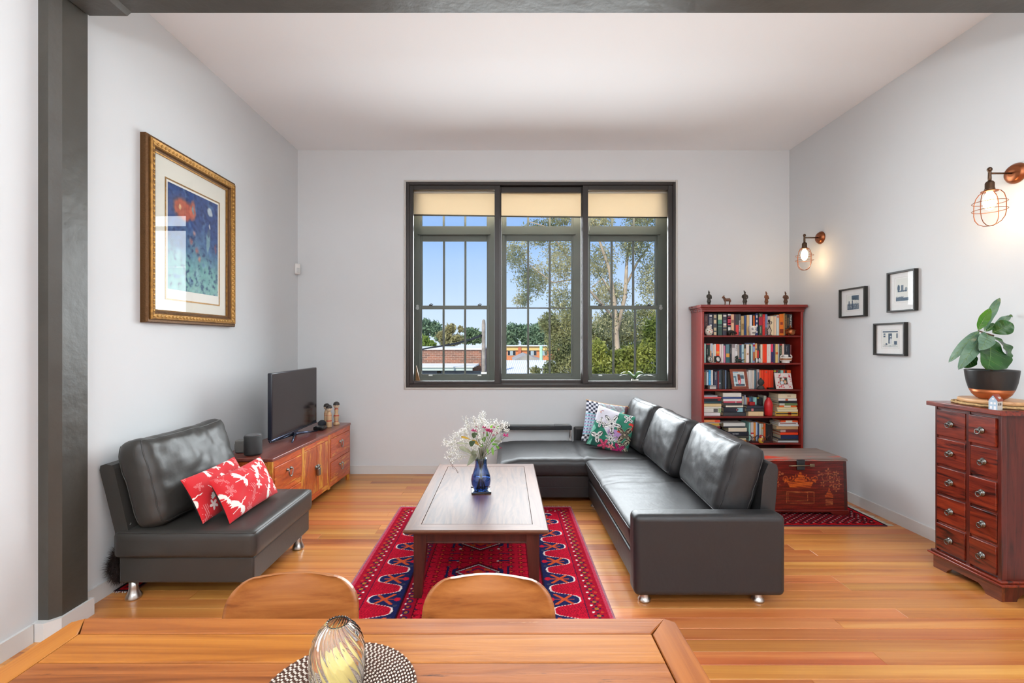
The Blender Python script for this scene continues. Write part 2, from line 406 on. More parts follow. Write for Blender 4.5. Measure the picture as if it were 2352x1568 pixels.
# sash windows; columns of glass measured in the photograph, 5.27 m away
YS = 5.27
def sash_window(n, gx0, gx1, lx0, lx1, ox0, ox1, kind, label):
    w = thing(n, label, None); w.pop('category', None); w['kind'] = 'structure'
    z = lambda p: wz(p, YS)
    zt, zb = WZ1 - .012, WZ0 + .02
    q = MB(); q.b2(ox0, gx0 - .02, YS, YS + .07, zb, zt); q.b2(gx1 + .02, ox1, YS, YS + .07, zb, zt); q.build('jamb', sash_m, w)
    q = MB(); q.b2(gx0 - .02, gx1 + .02, YS + .004, YS + .066, z(470), zt); q.build('head', sash_m, w)
    q = MB(); q.b2(gx0 - .02, gx1 + .02, YS - .012, YS + .07, z(538), z(521)); q.r2(gx0 - .045, gx1 + .045, YS - .03, YS + .01, z(541), z(537.5), .004); q.build('transom', sash_m, w)
    q = MB(); q.b2(gx0 - .02, gx1 + .02, YS - .01, YS + .07, zb, z(866)); q.r2(ox0 + .01, ox1 - .01, YS - .05, YS + .02, zb, zb + .05, .004); q.build('sill', sash_m, w)
    def light(nm, a, b, z0, z1, yy, bars, topw, botw, sw=.036, mw=.0175):
        fr = MB(); fr.r2(a - sw, a, yy, yy + .036, z0 - botw, z1 + topw, .003); fr.r2(b, b + sw, yy, yy + .036, z0 - botw, z1 + topw, .003)
        fr.r2(a, b, yy + .0005, yy + .0355, z1, z1 + topw, .003); fr.r2(a, b, yy + .0005, yy + .0355, z0 - botw, z0, .003)
        f = fr.build(nm, sash_m, w)
        for i in range(1, bars):
            xx = a + (b - a) * i / bars; k = MB(); k.r2(xx - mw / 2 - .003, xx + mw / 2 + .003, yy + .006, yy + .03, z0, z1, .004); k.build('glazing_bar', sash_m, f)
        for i in range(bars):
            k = MB(); k.b2(a + (b - a) * i / bars, a + (b - a) * (i + 1) / bars, yy + .017, yy + .02, z0, z1); k.build('pane', pane_m, f)
        return f
    light('top_light', gx0, gx1, z(521), z(470), YS + .01, 3, .02, .01)
    if kind == 'fixed':
        f = light('fixed_sash', gx0, gx1, z(859), z(553), YS + .01, 3, .095, .06)
        k = MB(); k.r2(gx0, gx1, YS + .014, YS + .042, z(709.5), z(706.5), .003); k.build('glazing_bar', sash_m, f)
    else:
        light('upper_sash', gx0, gx1, z(702), z(553), YS + .03, 3, .095, .03)
        f = light('lower_sash', lx0, lx1, z(859.5), z(711), YS - .006, 3, .042, .06)
        hw = P('sash_hardware', (200, 200, 196), .35, .6)
        for fx in (.14, .89):
            k = MB(); xx = gx0 + (gx1 - gx0) * fx; k.r2(xx - .02, xx + .02, YS - .016, YS + .004, z(703.5), z(700.5), .003); k.tube([(xx - .018, YS - .008, z(701)), (xx + .004, YS - .012, z(698.5)), (xx + .026, YS - .008, z(700))], .004, 6); k.build('sash_catch', P('dark_catch', (70, 72, 70), .4, .5), f)
            k = MB(); k.r2(xx - .022, xx + .022, YS - .03, YS - .004, z(864), z(861.5), .002); k.build('finger_lift', hw, f)
        side = gx0 - .045 if kind == 'left' else gx1 + .045
        k = MB(); k.lathe([(.016, -.012), (.02, -.006), (.02, .006), (.016, .012)], 12, M=Matrix.Translation((side, YS - .03, z(709))) @ Matrix.Rotation(R(90), 4, 'X'))
        k.lathe([(.014, -.01), (.014, .01)], 10, M=Matrix.Translation((side, YS - .03, z(704))) @ Matrix.Rotation(R(90), 4, 'X')); k.build('side_lock', hw, f)
    return w
sx = lambda p: wx(p, YS)
sash_window('window_2', sx(969), sx(1118), sx(969), sx(1118), WX0 + .012, sx(1143), 'left', 'grey timber sash window looking onto the brick building')
sash_window('window_3', sx(1163.5), sx(1313), sx(1163.5), sx(1313), sx(1143), sx(1342), 'fixed', 'grey timber fixed window between the two sash windows')
sash_window('window_4', sx(1357), sx(1507), sx(1359.5), sx(1509.5), sx(1342), WX1 - .012, 'right', 'grey timber sash window filled by green trees')

def BLIND():
    m = bpy.data.materials.new('blind_fabric'); m.use_nodes = True; N, L = m.node_tree.nodes, m.node_tree.links; b = N['Principled BSDF']; o = N['Material Output']
    b.inputs['Base Color'].default_value = (*lin((226, 210, 186)), 1); b.inputs['Roughness'].default_value = .9
    t = N.new('ShaderNodeBsdfTranslucent'); t.inputs[0].default_value = (*lin((250, 236, 212)), 1); mx = N.new('ShaderNodeMixShader'); mx.inputs[0].default_value = .22
    L.new(b.outputs[0], mx.inputs[1]); L.new(t.outputs[0], mx.inputs[2]); L.new(mx.outputs[0], o.inputs[0]); return m
blind_m = BLIND(); val_m = P('blind_valance', (214, 210, 200), .5)
YBL = 5.135
for i, (p0, p1, pb0, pb1, where) in enumerate(((948, 1138, 493, 495.5, 'over the brick building view'), (1151, 1337, 496, 498, 'in the middle of the window'), (1349, 1536, 498, 499, 'over the green tree view'))):
    bl = thing('roller_blind', 'short beige roller blind ' + where, 'blind', ((wx(p0, YBL) + wx(p1, YBL)) / 2, YBL, 0), group='roller blinds in the window')
    h = (wx(p1, YBL) - wx(p0, YBL)) / 2; z0, z1 = wz(pb0, YBL), wz(pb1, YBL); zt = 3.14
    q = MB(); q.add([(-h, 0, z0), (h, 0, z1), (h, 0, zt), (-h, 0, zt), (-h, .0012, z0), (h, .0012, z1), (h, .0012, zt), (-h, .0012, zt)], [(0, 1, 2, 3), (7, 6, 5, 4), (0, 4, 5, 1), (1, 5, 6, 2), (3, 7, 4, 0)]); q.build('fabric', blind_m, bl)
    q = MB(); q.r2(-h, h, -.03, .03, wz(446, YBL), WZ1 - .012, .006); q.build('valance', val_m, bl)
    q = MB(); q.tube([(-h, .0, z0 - .008), (h, .0, z1 - .008)], .0085, 8); q.build('hem_bar', P('blind_hem', (96, 92, 80), .5), bl)

# ------------------------------------------------------------------ outside
def leaves(n, blobs, size, seed, shell=.55):
    rs = np.random.RandomState(seed); B = np.array(blobs, float)
    w = (B[:, 3] * B[:, 4] * B[:, 5]) ** (2 / 3.); w /= w.sum(); k = rs.choice(len(B), n, p=w)
    d = rs.normal(size=(n, 3)); d /= np.linalg.norm(d, axis=1)[:, None]
    rr = (shell + (1 - shell) * rs.rand(n)) * (1 + .12 * rs.normal(size=n))
    c = B[k, :3] + d * rr[:, None] * B[k, 3:6]
    a = rs.normal(size=(n, 3)); a /= np.linalg.norm(a, axis=1)[:, None]
    b = np.cross(a, rs.normal(size=(n, 3))); b /= np.linalg.norm(b, axis=1)[:, None]
    s = size * (.6 + .8 * rs.rand(n))[:, None]
    vs = np.stack([c - a * s, c + b * s * .4, c + a * s, c - b * s * .4], 1).reshape(-1, 3)
    me = bpy.data.meshes.new('foliage'); me.from_pydata(vs.tolist(), [], np.arange(4 * n).reshape(-1, 4).tolist()); me.update()
    return me
bark = P('pale_bark', (170, 150, 128), .85, var=(3, .25), bump=(8, .4))
bark2 = P('dark_bark', (92, 80, 68), .9, var=(3, .3))
def tree(label, name, d, blobs_px, n, size, mat, trunks, seed, bm_=bark2, shell=.5, depth=.8):
    s = F / d; base = Vector((wx(trunks[0][0][0], d), d, -4))
    t = thing(name, label, 'tree', base, group=None)
    q = MB()
    for tr in trunks:
        pts = [Vector((wx(p[0], d + p[3] if len(p) > 3 else d), d + (p[3] if len(p) > 3 else 0), wz(p[1], d))) - base for p in tr]
        q.tube(pts, [p[2] / s / 2 for p in tr], 8)
    q.build('trunk', bm_, t)
    bl = [(wx(x, d) - base.x, dy, wz(y, d) + 4, rx / s, rx / s * depth, ry / s) for (x, y, rx, ry, dy) in blobs_px]
    fo = link_mesh('foliage', leaves(n, bl, size, seed, shell), mat, t); fo['kind'] = 'stuff'
    return t
gum = LEAF('gum_leaf', (116, 126, 84), (206, 196, 150), .4, .6, .8); olive = LEAF('olive_leaf', (92, 108, 62), (176, 170, 116), .4, .6, .8)
bright = LEAF('bright_leaf', (66, 94, 30), (178, 178, 84), .45, .5, .9); deep = LEAF('deep_leaf', (98, 126, 100), (146, 170, 132), .3, .6, .15)
mid = LEAF('mid_leaf', (100, 126, 92), (150, 170, 118), .3, .6, .2); lime = LEAF('lime_leaf', (120, 146, 60), (176, 190, 90), .4, .6, .3); dry = LEAF('dry_leaf', (150, 146, 100), (196, 184, 130), .4, .6, .3)
tree('tall pale gum tree with forked trunk towering outside', 'gum_tree', 16, [(1185, 585, 34, 40, 0), (1225, 640, 46, 46, .3), (1292, 600, 50, 66, 0), (1240, 530, 50, 34, .5), (1290, 690, 36, 40, 0), (1385, 600, 44, 50, .4), (1450, 560, 46, 50, -.3), (1495, 640, 36, 70, 0), (1405, 672, 50, 34, .4), (1480, 500, 50, 26, 0), (1285, 505, 40, 26, 0), (1370, 508, 46, 22, 0), (1200, 690, 24, 20, 0), (1420, 740, 60, 40, .5), (1300, 760, 46, 50, 0)], 34000, .042, gum,
     [[(1425, 1035, 14), (1418, 800, 12), (1412, 700, 10), (1400, 620, 8), (1372, 540, 5), (1352, 480, 3)], [(1418, 760, 9), (1436, 680, 9), (1440, 600, 7), (1452, 520, 5), (1475, 470, 3)], [(1436, 660, 6), (1466, 600, 5), (1496, 560, 3)], [(1412, 690, 6), (1384, 640, 4), (1360, 660, 2)], [(1418, 740, 7), (1330, 640, 5), (1290, 570, 4), (1250, 520, 3), (1215, 510, 2)], [(1330, 640, 4), (1270, 650, 3), (1205, 600, 2)]], 11, bark, .35)
tree('grey green leafy tree overhanging the white roof', 'leafy_tree', 13, [(1285, 790, 34, 50, 0), (1262, 742, 26, 26, 0), (1300, 850, 36, 44, 0), (1320, 740, 30, 40, .2), (1262, 850, 18, 20, 0), (1230, 852, 14, 10, 0), (1330, 800, 26, 60, .3)], 18000, .036, olive, [[(1345, 1106, 12), (1330, 900, 9), (1300, 800, 6), (1280, 740, 3)], [(1330, 890, 5), (1290, 850, 4), (1235, 848, 2)]], 12)
tree('bright green bushy tree growing closest to the window', 'bushy_tree', 9.5, [(1385, 850, 34, 36, 0), (1440, 870, 44, 40, 0), (1490, 830, 40, 50, -.2), (1505, 765, 30, 40, 0), (1372, 810, 24, 30, 0), (1460, 820, 36, 30, .3), (1415, 828, 26, 24, .2), (1420, 905, 80, 40, 0)], 20000, .040, bright, [[(1440, 1385, 16), (1440, 1000, 12), (1450, 880, 8), (1480, 800, 4)], [(1440, 950, 7), (1400, 870, 4)]], 13)
tree('dark shady tree filling the gap behind the bushy tree', 'shady_tree', 22, [(1400, 760, 60, 34, 0), (1480, 740, 50, 44, 0), (1440, 800, 70, 40, 0), (1350, 790, 30, 50, 0)], 16000, .065, olive, [[(1440, 977, 8), (1436, 820, 6), (1430, 740, 3)]], 14)
tree('dark green round topped tree behind the brick building', 'ridge_tree', 75, [(978, 752, 16, 18, 0), (1000, 757, 14, 18, 0), (1012, 772, 14, 14, 0), (965, 770, 20, 24, 0)], 5000, .34, deep, [[(985, 845, 3), (985, 770, 2)]], 15)
tree('dark green wooded clump on the far ridge behind the flat block', 'ridge_tree', 80, [(1180, 762, 22, 18, 0), (1208, 766, 22, 20, 0), (1240, 762, 22, 22, 0), (1170, 785, 20, 18, 0), (1225, 785, 30, 16, 0), (1265, 765, 24, 30, 0)], 8000, .34, deep, [[(1210, 845, 3), (1210, 770, 2)]], 16)
tree('small rounded tree on the ridge beside the timber pole', 'ridge_tree', 70, [(1082, 764, 15, 10, 0), (1095, 775, 16, 14, 0), (1075, 780, 14, 10, 0)], 2600, .32, mid, [[(1085, 845, 2.5), (1085, 770, 2)]], 17)
tree('lime green tree rising over the brick parapet', 'lime_tree', 40, [(972, 785, 14, 14, 0), (990, 792, 12, 9, 0), (960, 795, 16, 14, 0)], 2600, .16, lime, [[(972, 890, 3), (972, 790, 2)]], 18)
tree('thin dry tree with feathery twigs behind the brick parapet', 'dry_tree', 36, [(1020, 772, 18, 14, 0), (1035, 755, 12, 12, 0), (1050, 780, 16, 12, 0), (1030, 790, 20, 9, 0), (1058, 757, 6, 8, 0)], 2200, .15, dry, [[(1038, 870, 3), (1038, 790, 2), (1042, 745, 1)], [(1038, 790, 1.5), (1058, 752, .8)], [(1038, 785, 1.5), (1020, 762, .8)]], 19)

m = MB(); m.b2(-60, 60, 7, 140, -4.2, -4.0); o = m.build('ground', P('street_ground', (150, 146, 136), .9)); tag(o, 'street ground far below the window', None, None, 'structure')

def BRICK():
    m = bpy.data.materials.new('brick_wall'); m.use_nodes = True; N, L = m.node_tree.nodes, m.node_tree.links; b = N['Principled BSDF']
    tc = N.new('ShaderNodeTexCoord'); mp = N.new('ShaderNodeMapping'); mp.inputs['Rotation'].default_value = (R(90), 0, 0); L.new(tc.outputs['Object'], mp.inputs[0])
    br = N.new('ShaderNodeTexBrick'); br.inputs['Scale'].default_value = 4.2; br.inputs['Color1'].default_value = (*lin((150, 98, 78)), 1); br.inputs['Color2'].default_value = (*lin((116, 84, 72)), 1); br.inputs['Mortar'].default_value = (*lin((190, 176, 160)), 1)
    br.inputs['Mortar Size'].default_value = .012; br.inputs['Bias'].default_value = .0; br.inputs['Brick Width'].default_value = .9; br.inputs['Row Height'].default_value = .3
    L.new(mp.outputs[0], br.inputs['Vector']); L.new(br.outputs[0], b.inputs['Base Color']); b.inputs['Roughness'].default_value = .9; return m
brick_m = BRICK(); white_m = P('white_render', (226, 224, 218), .7); dglass = P('dark_window_pane', (40, 46, 54), .1)
# brick building with parapet and flat porch roof, 18 m away
DB = 18.
b = thing('brick_building', 'red brick building with white coping and porch roof outside', 'building', (-4.5, DB, -4))
q = MB(); q.b2(-4.5, wx(1105, DB) + 4.5, 0, 6, 0, wz(804, DB) + 4); q.build('wall', brick_m, b)
q = MB(); q.b2(-4.55, wx(1105.5, DB) + 4.53, -.06, 6.05, wz(804, DB) + 4, wz(800, DB) + 4); q.build('coping', white_m, b)
x1 = wx(1089, 16.6) + 4.5
q = MB(); q.add([(-4.5, -1.6, wz(843, 16.4) + 4), (x1, -1.6, wz(843, 16.4) + 4), (x1 + .1, 0, wz(835, 18) + 4), (-4.5, 0, wz(835, 18) + 4), (-4.5, -1.6, wz(845, 16.4) + 4), (x1, -1.6, wz(845, 16.4) + 4), (x1 + .1, 0, wz(839, 18) + 4), (-4.5, 0, wz(839, 18) + 4)], [(0, 1, 2, 3), (7, 6, 5, 4), (0, 4, 5, 1), (1, 5, 6, 2), (2, 6, 7, 3), (3, 7, 4, 0)]); q.build('porch_roof', white_m, b)
q = MB(); q.b2(-4.5, x1 - .05, -1.55, -1.5, wz(852, 16.4) + 4, wz(845, 16.4) + 4); q.build('fascia', P('pale_green_fascia', (184, 196, 188), .6), b)
q = MB(); q.b2(-4.5, x1 - .1, -1.45, 0, 0, wz(861, 16.4) + 4); q.build('porch_wall', white_m, b)
for i in range(5):
    xa = -3.6 + i * 1.45 + 1.4
    q = MB(); q.b2(xa, min(xa + 1.3, x1 - .15), -1.47, -1.43, wz(861, 16.4) + 4, wz(853, 16.4) + 4); q.build('window', dglass, b)
# timber pole with aerial cable
pl = thing('timber_pole', 'weathered grey timber pole beside the brick building', 'pole', (wx(1111, 17.2), 17.2, -4))
q = MB(); q.tube([(0, 0, 0), (0, 0, wz(745, 17.2) + 4), (0, 0, wz(737, 17.2) + 4), (0, 0, wz(734, 17.2) + 4)], [.085, .075, .06, .02], 10); q.build('shaft', P('weathered_timber', (150, 140, 132), .9, var=(6, .3)), pl)
q = MB(); q.b2(-.12, .12, -.12, .12, wz(862, 17.2) + 4, wz(855, 17.2) + 4); q.build('collar', white_m, pl)
q = MB(); pts = []
for i in range(13):
    t = i / 12; x = 1107 + (955 - 1107) * t; yv = 771 + 35 * t + 8 * math.sin(math.pi * t) * (1 - t); dd = 17.2 - 2.5 * t; pts.append((wx(x, dd), dd, wz(yv, dd)))
q.tube(pts, [.045 - .022 * i / 12 for i in range(13)], 6); o = q.build('aerial_cable', P('black_cable', (40, 42, 44), .7)); tag(o, 'thick black aerial cable sagging away from the timber pole', 'cable')
# long yellow and orange block behind
DY = 45.
b = thing('flat_block', 'long yellow and orange brick block with flat roof outside', 'building', (0, DY, -4)); zz = lambda p: wz(p, DY) + 4
q = MB(); q.b2(-11, 6, 0, 8, 0, zz(796)); q.build('wall', P('orange_brick', (206, 128, 84), .85), b)
q = MB(); q.b2(-11.1, 6.1, -.12, 8, zz(805.5), zz(796)); q.build('fascia', P('yellow_fascia', (226, 186, 116), .7), b)
q = MB(); q.b2(-11.3, 6.3, -.3, 8.2, zz(796), zz(794.8)); q.build('roof', white_m, b)
for xp in (1107, 1190, 1262):
    q = MB(); q.b2(wx(xp, DY), wx(xp + 7, DY), -.2, .2, 0, zz(797)); q.build('pier', P('pier_brick', (190, 108, 76), .85), b)
for (a, c) in ((1166, 1184), (1213, 1232), (1120, 1140), (1240, 1256)):
    f = MB(); f.b2(wx(a, DY), wx(c, DY), -.05, .02, zz(817), zz(806)); f = f.build('window', white_m, b)
    for k in range(3):
        w0 = a + (c - a) * k / 3; q = MB(); q.b2(wx(w0 + .4, DY), wx(w0 + (c - a) / 3 - .4, DY), -.07, -.045, zz(816.2), zz(806.6)); q.build('pane', dglass if k != 1 else P('curtained_pane', (160, 176, 186), .3), f)
# small gabled house and white sheet roof
b = thing('gabled_house', 'small house with weathered grey gable roof outside', 'house', (wx(1208, 30), 30, -4)); s = 30 / F
q = MB(); q.prism([(-30 * s, wz(829, 30) + 4), (42 * s, wz(829, 30) + 4), (0, wz(815, 30) + 4)], 1, 0, 6); q.build('roof', P('grey_roof', (168, 162, 156), .8, var=(2, .2)), b)
q = MB(); q.b2(-28 * s, 40 * s, .2, 6, 0, wz(829, 30) + 4); q.build('wall', white_m, b)
b = thing('sheet_roof', 'white corrugated metal roof below the window', 'roof', (wx(1230, 14), 14, -4))
q = MB(); n = 90; xa, xb = -1.2, 1.6; vs = []; fs = []
for i in range(n + 1):
    x = xa + (xb - xa) * i / n; dz = .012 * math.cos(i * math.pi)
    vs += [(x, 0, wz(900, 14) + 4 + dz), (x * 1.5, 8, wz(828, 22) + 4 + dz)]
for i in range(n): fs.append((2 * i, 2 * i + 2, 2 * i + 3, 2 * i + 1))
q.add(vs, fs); q.build('sheeting', P('white_metal_sheet', (236, 238, 240), .5), b, fix=False)
q = MB(); q.b2(xa, xb, .1, .3, 0, wz(902, 14) + 4); q.b2(-.8, 1.0, 1, 7.5, 0, wz(870, 18) + 3.6); q.build('wall', white_m, b)
q = MB(); q.tube([(0, 0, 0), (0, 0, wz(795, 26) + 4)], .09, 8); o = q.build('street_post', P('mint_post', (160, 206, 176), .6), None, (wx(1243, 26), 26, -4)); tag(o, 'mint green post rising in front of the yellow block', 'post')
# orchid and leaning slat on the window sill, outside the inner glazing
og = thing('orchid_plant', 'small orchid plant with drooping leaves on the window sill', 'plant', (wx(1458, 5.11), 5.11, WZ0 + .02))
q = MB(); q.lathe([(.03, 0), (.036, .03), (.042, .07), (.038, .07), (.036, .06)], 16); q.build('pot', P('orchid_pot', (214, 208, 200), .5), og)
for k in range(9):
    a = k * 2 * math.pi / 9 + .3; L = .13 + .05 * (k % 3); q = MB(); vs = []; fs = []
    for i in range(7):
        t = i / 6; rr = L * t; zz_ = .07 + .09 * math.sin(t * 2.4) * (1 if k % 2 else .6); w_ = .016 * math.sin(math.pi * min(1, .15 + t * .85)) + .001
        for s_ in (-1, 1): vs.append((rr * math.cos(a) - s_ * w_ * math.sin(a), rr * math.sin(a) * .45 + s_ * w_ * math.cos(a), zz_ - abs(s_) * .002))
    for i in range(6): fs.append((2 * i, 2 * i + 1, 2 * i + 3, 2 * i + 2))
    q.add(vs, fs, True); q.build('leaf', LEAF('orchid_leaf', (40, 66, 36), (84, 110, 60), .2, .4, 20), og, fix=False)
q = MB(); q.add([(-.02, 0, 0), (.05, 0, 0), (.03, 0, .04), (-.012, 0, .22), (-.02, .03, 0), (.05, .03, 0), (.03, .03, .04), (-.012, .03, .22)], [(0, 1, 2, 3), (7, 6, 5, 4), (0, 4, 5, 1), (1, 5, 6, 2), (2, 6, 7, 3), (3, 7, 4, 0)])
o = q.build('timber_wedge', WOOD('wedge_timber', [(120, 80, 40), (176, 124, 70)], 2, 8, 10, .5), None, (WX0 + .10, 5.16, WZ0 + .02)); tag(o, 'brown timber wedge leaning in the window recess corner', 'wedge')
# ------------------------------------------------------------------ furniture helpers
def wb(mb, name, mat, root, fix=True):
    """mesh written in world metres, parented to a thing that stands at root.location"""
    o = mb.build(name, mat, root, fix=fix); o.location = -Vector(root.location); return o
leather = P('black_leather', (41, 40, 41), .44, spec=.5, bump=(34, .25, 8, .006), var=(3, .10))
leather2 = P('charcoal_leather', (56, 54, 51), .4, spec=.5, bump=(55, .12, 6, .004), var=(3, .08))
chrome = P('brushed_steel', (200, 198, 194), .28, 1.)
def cushion(name, size, r, n, mat, root, loc, rot, amp=.008, seed=0., puff=.03, rims=(0,), squash=0., sag=0., piping=.0035):
    """leather cushion: thickness x, length y, height z"""
    def disp(p, u, v, w):
        p = p.copy()
        e = (1 - v * v) * (1 - w * w)
        p.x += (1 if u > 0 else -1) * puff * e * (1 if abs(u) > .2 else abs(u) * 5)
        # corners pulled in between, ears at the top corners
        p.z += (.018 * (abs(v) ** 4) - sag * (1 - v * v)) * max(0, w)
        p.y *= 1 - .03 * (1 - w * w) * 0 - squash * abs(w) ** 3
        k = fold(p, 7, amp, (1, 1, 1), seed) + fold(p, 18, amp * .6, (.6, 1, 1), seed + 9)
        k += amp * .5 * max(0, noise.noise(Vector((p.y * 22 + p.z * 8 + seed, p.z * 5 - p.y * 3, p.x * 3)))) * (.3 + abs(v))
        p.x += (1 if u > 0 else -1) * k; p.z += k * .5
        return p
    vs, fs, ix = soft_box(size, r, n, disp)
    q = MB(); q.add(vs, fs, True); o = q.build(name, mat, root, loc, rot)
    for side in rims:
        i = n[0] if side else 0; lp = []
        lp += [(i, j, 0) for j in range(n[1])] + [(i, n[1], k) for k in range(n[2])] + [(i, j, n[2]) for j in range(n[1], 0, -1)] + [(i, 0, k) for k in range(n[2], 0, -1)]
        q = MB(); q.tube([vs[ix[t]] for t in lp], piping, 6, closed=True); q.build('piping', mat, o)
    return o
def foot_mesh(h, r0=.024, r1=.042):
    q = MB(); q.lathe([(r1 * .96, 0), (r1, .006), (r1, .012), (r1 * .8, h * .28), (r0 * 1.08, h * .45), (r0, h * .6), (r0, h)], 20); return q

# ------------------------------------------------------------------ corner sofa
sofa = thing('corner_sofa', 'black leather corner sofa with three loose back cushions', 'sofa', (1.1, 3.3, 0))
q = MB(); q.r2(.735, 1.50, 2.585, 4.07, .06, .215, .012, 3); wb(q, 'base', leather, sofa)
q = MB(); q.r2(-.05, 1.50, 4.085, 4.86, .045, .245, .012, 3); q.r2(-.052, 1.50, 4.081, 4.1, .138, .142, .001); wb(q, 'chaise_base', leather, sofa)
def seat_disp(seam_axis, seam_at, amp, seed, lean=0., st=(1, 1, 1), corner=None):
    def f(p, u, v, w):
        p = p.copy(); top = max(0, w)
        c = (u if seam_axis == 0 else v); t = (p[seam_axis] - seam_at)
        bul = (1 - abs(u) ** 3) * (1 - abs(v) ** 3)
        p.z += top * (.014 * bul - .012 * math.exp(-(t / .011) ** 2) + amp * (noise.noise(Vector((p.x * 5 * st[0] + seed, p.y * 5 * st[1], 0))) + .8 * noise.noise(Vector((p.x * 13 * st[0] + seed, p.y * 13 * st[1], 3)))) * (.35 + .9 * math.exp(-(t / .16) ** 2)))
        if lean: p.x += lean * (1 - w) / 2 * (1 if u < 0 else 0)
        if corner: p.z += corner(p, u, v) * top
        return p
    return f
vs, fs, ix = soft_box((.78, 1.475, .19), .05, (26, 56, 8), seat_disp(1, .05, .006, 3., .035, (.8, 3.2, 1)))
q = MB(); q.add(vs, fs, True); o = q.build('seat_cushion', leather, sofa); o.location = Vector((1.09, 3.325, .308)) - sofa.location
q = MB(); q.tube([vs[ix[(0, j, 7)]] + Vector((-.002, 0, 0)) for j in range(57)], .0035, 6); q.build('piping', leather, o)
def chc(p, u, v): return -.028 * max(0, (-u - .75) / .25) * (1 - .4 * v)
vs, fs, ix = soft_box((1.585, .81, .165), .05, (60, 30, 8), seat_disp(0, .0, .005, 8., 0, (2.4, .8, 1), chc))
q = MB(); q.add(vs, fs, True); o = q.build('seat_cushion', leather, sofa); o.location = Vector((.708, 4.455, .318)) - sofa.location
q = MB(); q.r2(.70, 1.525, 2.47, 2.592, .06, .505, .034, 5); a = wb(q, 'arm', leather, sofa)
q = MB(); z_, x0, x1 = .4935, .706, 1.518
q.tube([(x0 + .012, 2.482, .075), (x0 + .012, 2.482, .478), (x0 + .03, 2.4815, z_), (x1 - .03, 2.4815, z_), (x1 - .012, 2.482, .478), (x1 - .012, 2.482, .075)], .0028, 6); o = q.build('piping', leather, a)
q = MB(); q.prism([(1.42, .1), (1.505, .1), (1.556, .715), (1.548, .745), (1.525, .757), (1.50, .75), (1.47, .68)], 1, 2.60, 4.86); wb(q, 'backrest', leather, sofa)
q = MB(); q.r2(.735, 1.47, 4.855, 4.95, .05, .53, .016, 3); wb(q, 'low_backrest', leather, sofa)
for i, (yc, L, h, sd) in enumerate(((3.0, .775, .46, 1.3), (3.765, .72, .455, 5.1), (4.46, .68, .47, 9.7))):
    cushion('back_cushion', (.19, L, h), .075, (10, 34, 26), leather, sofa, Vector(((1.392, 1.366, 1.34)[i], yc, .625)) - sofa.location, (0, R(18), R((-4, -1, 2)[i])), .009, sd, .045, (0, 1), .03)
for (x, y_) in ((.775, 2.55), (1.41, 2.55), (.80, 3.93), (0.02, 4.16), (1.40, 4.78), (0.02, 4.78), (.78, 4.0)):
    q = foot_mesh(.068, .022, .034); o = q.build('foot', chrome, sofa); o.location = Vector((x, y_, 0)) - sofa.location

# ------------------------------------------------------------------ armless seat by the left wall
ac = thing('armless_seat', 'charcoal leather armless lounge seat with two red cushions', 'armchair', (-1.78, 2.9, 0))
q = MB(); q.r2(-2.165, -1.412, 2.545, 3.27, .098, .246, .012, 3); wb(q, 'base', leather2, ac)
vs, fs, ix = soft_box((.79, .77, .15), .026, (24, 24, 6), lambda p, u, v, w: Vector((p.x, p.y, p.z + max(0, w) * (.008 * (1 - u ** 4) * (1 - v ** 4) + fold(p, 5, .003, seed=4)))))
q = MB(); q.add(vs, fs, True); o = q.build('seat_cushion', leather2, ac); o.location = Vector((-1.787, 2.905, .318)) - ac.location
lp = [(i, 0, 6) for i in range(24)] + [(24, j, 6) for j in range(25)]
q = MB(); q.tube([vs[ix[t]] for t in lp], .003, 6); q.build('piping', leather2, o)
q = MB(); q.prism([(-2.165, .30), (-2.09, .30), (-2.19, .735), (-2.205, .757), (-2.24, .765), (-2.268, .755), (-2.272, .73)], 1, 2.545, 3.26); wb(q, 'backrest', leather2, ac)
q = MB(); q.tube([(-2.165, 2.60, .385), (-2.15, 2.58, .40), (-2.12, 2.565, .425)], .008, 6); wb(q, 'hinge', chrome, ac)
cushion('back_cushion', (.18, .75, .51), .07, (10, 34, 26), leather2, ac, Vector((-2.045, 2.91, .638)) - ac.location, (0, R(-16), R(-2)), .011, 2.2, .042, (0, 1), .02)
for (x, y_) in ((-2.105, 2.575), (-1.46, 2.58), (-1.455, 3.19), (-2.09, 3.2)):
    q = foot_mesh(.105, .023, .04); o = q.build('leg', chrome, ac); o.location = Vector((x, y_, 0)) - ac.location

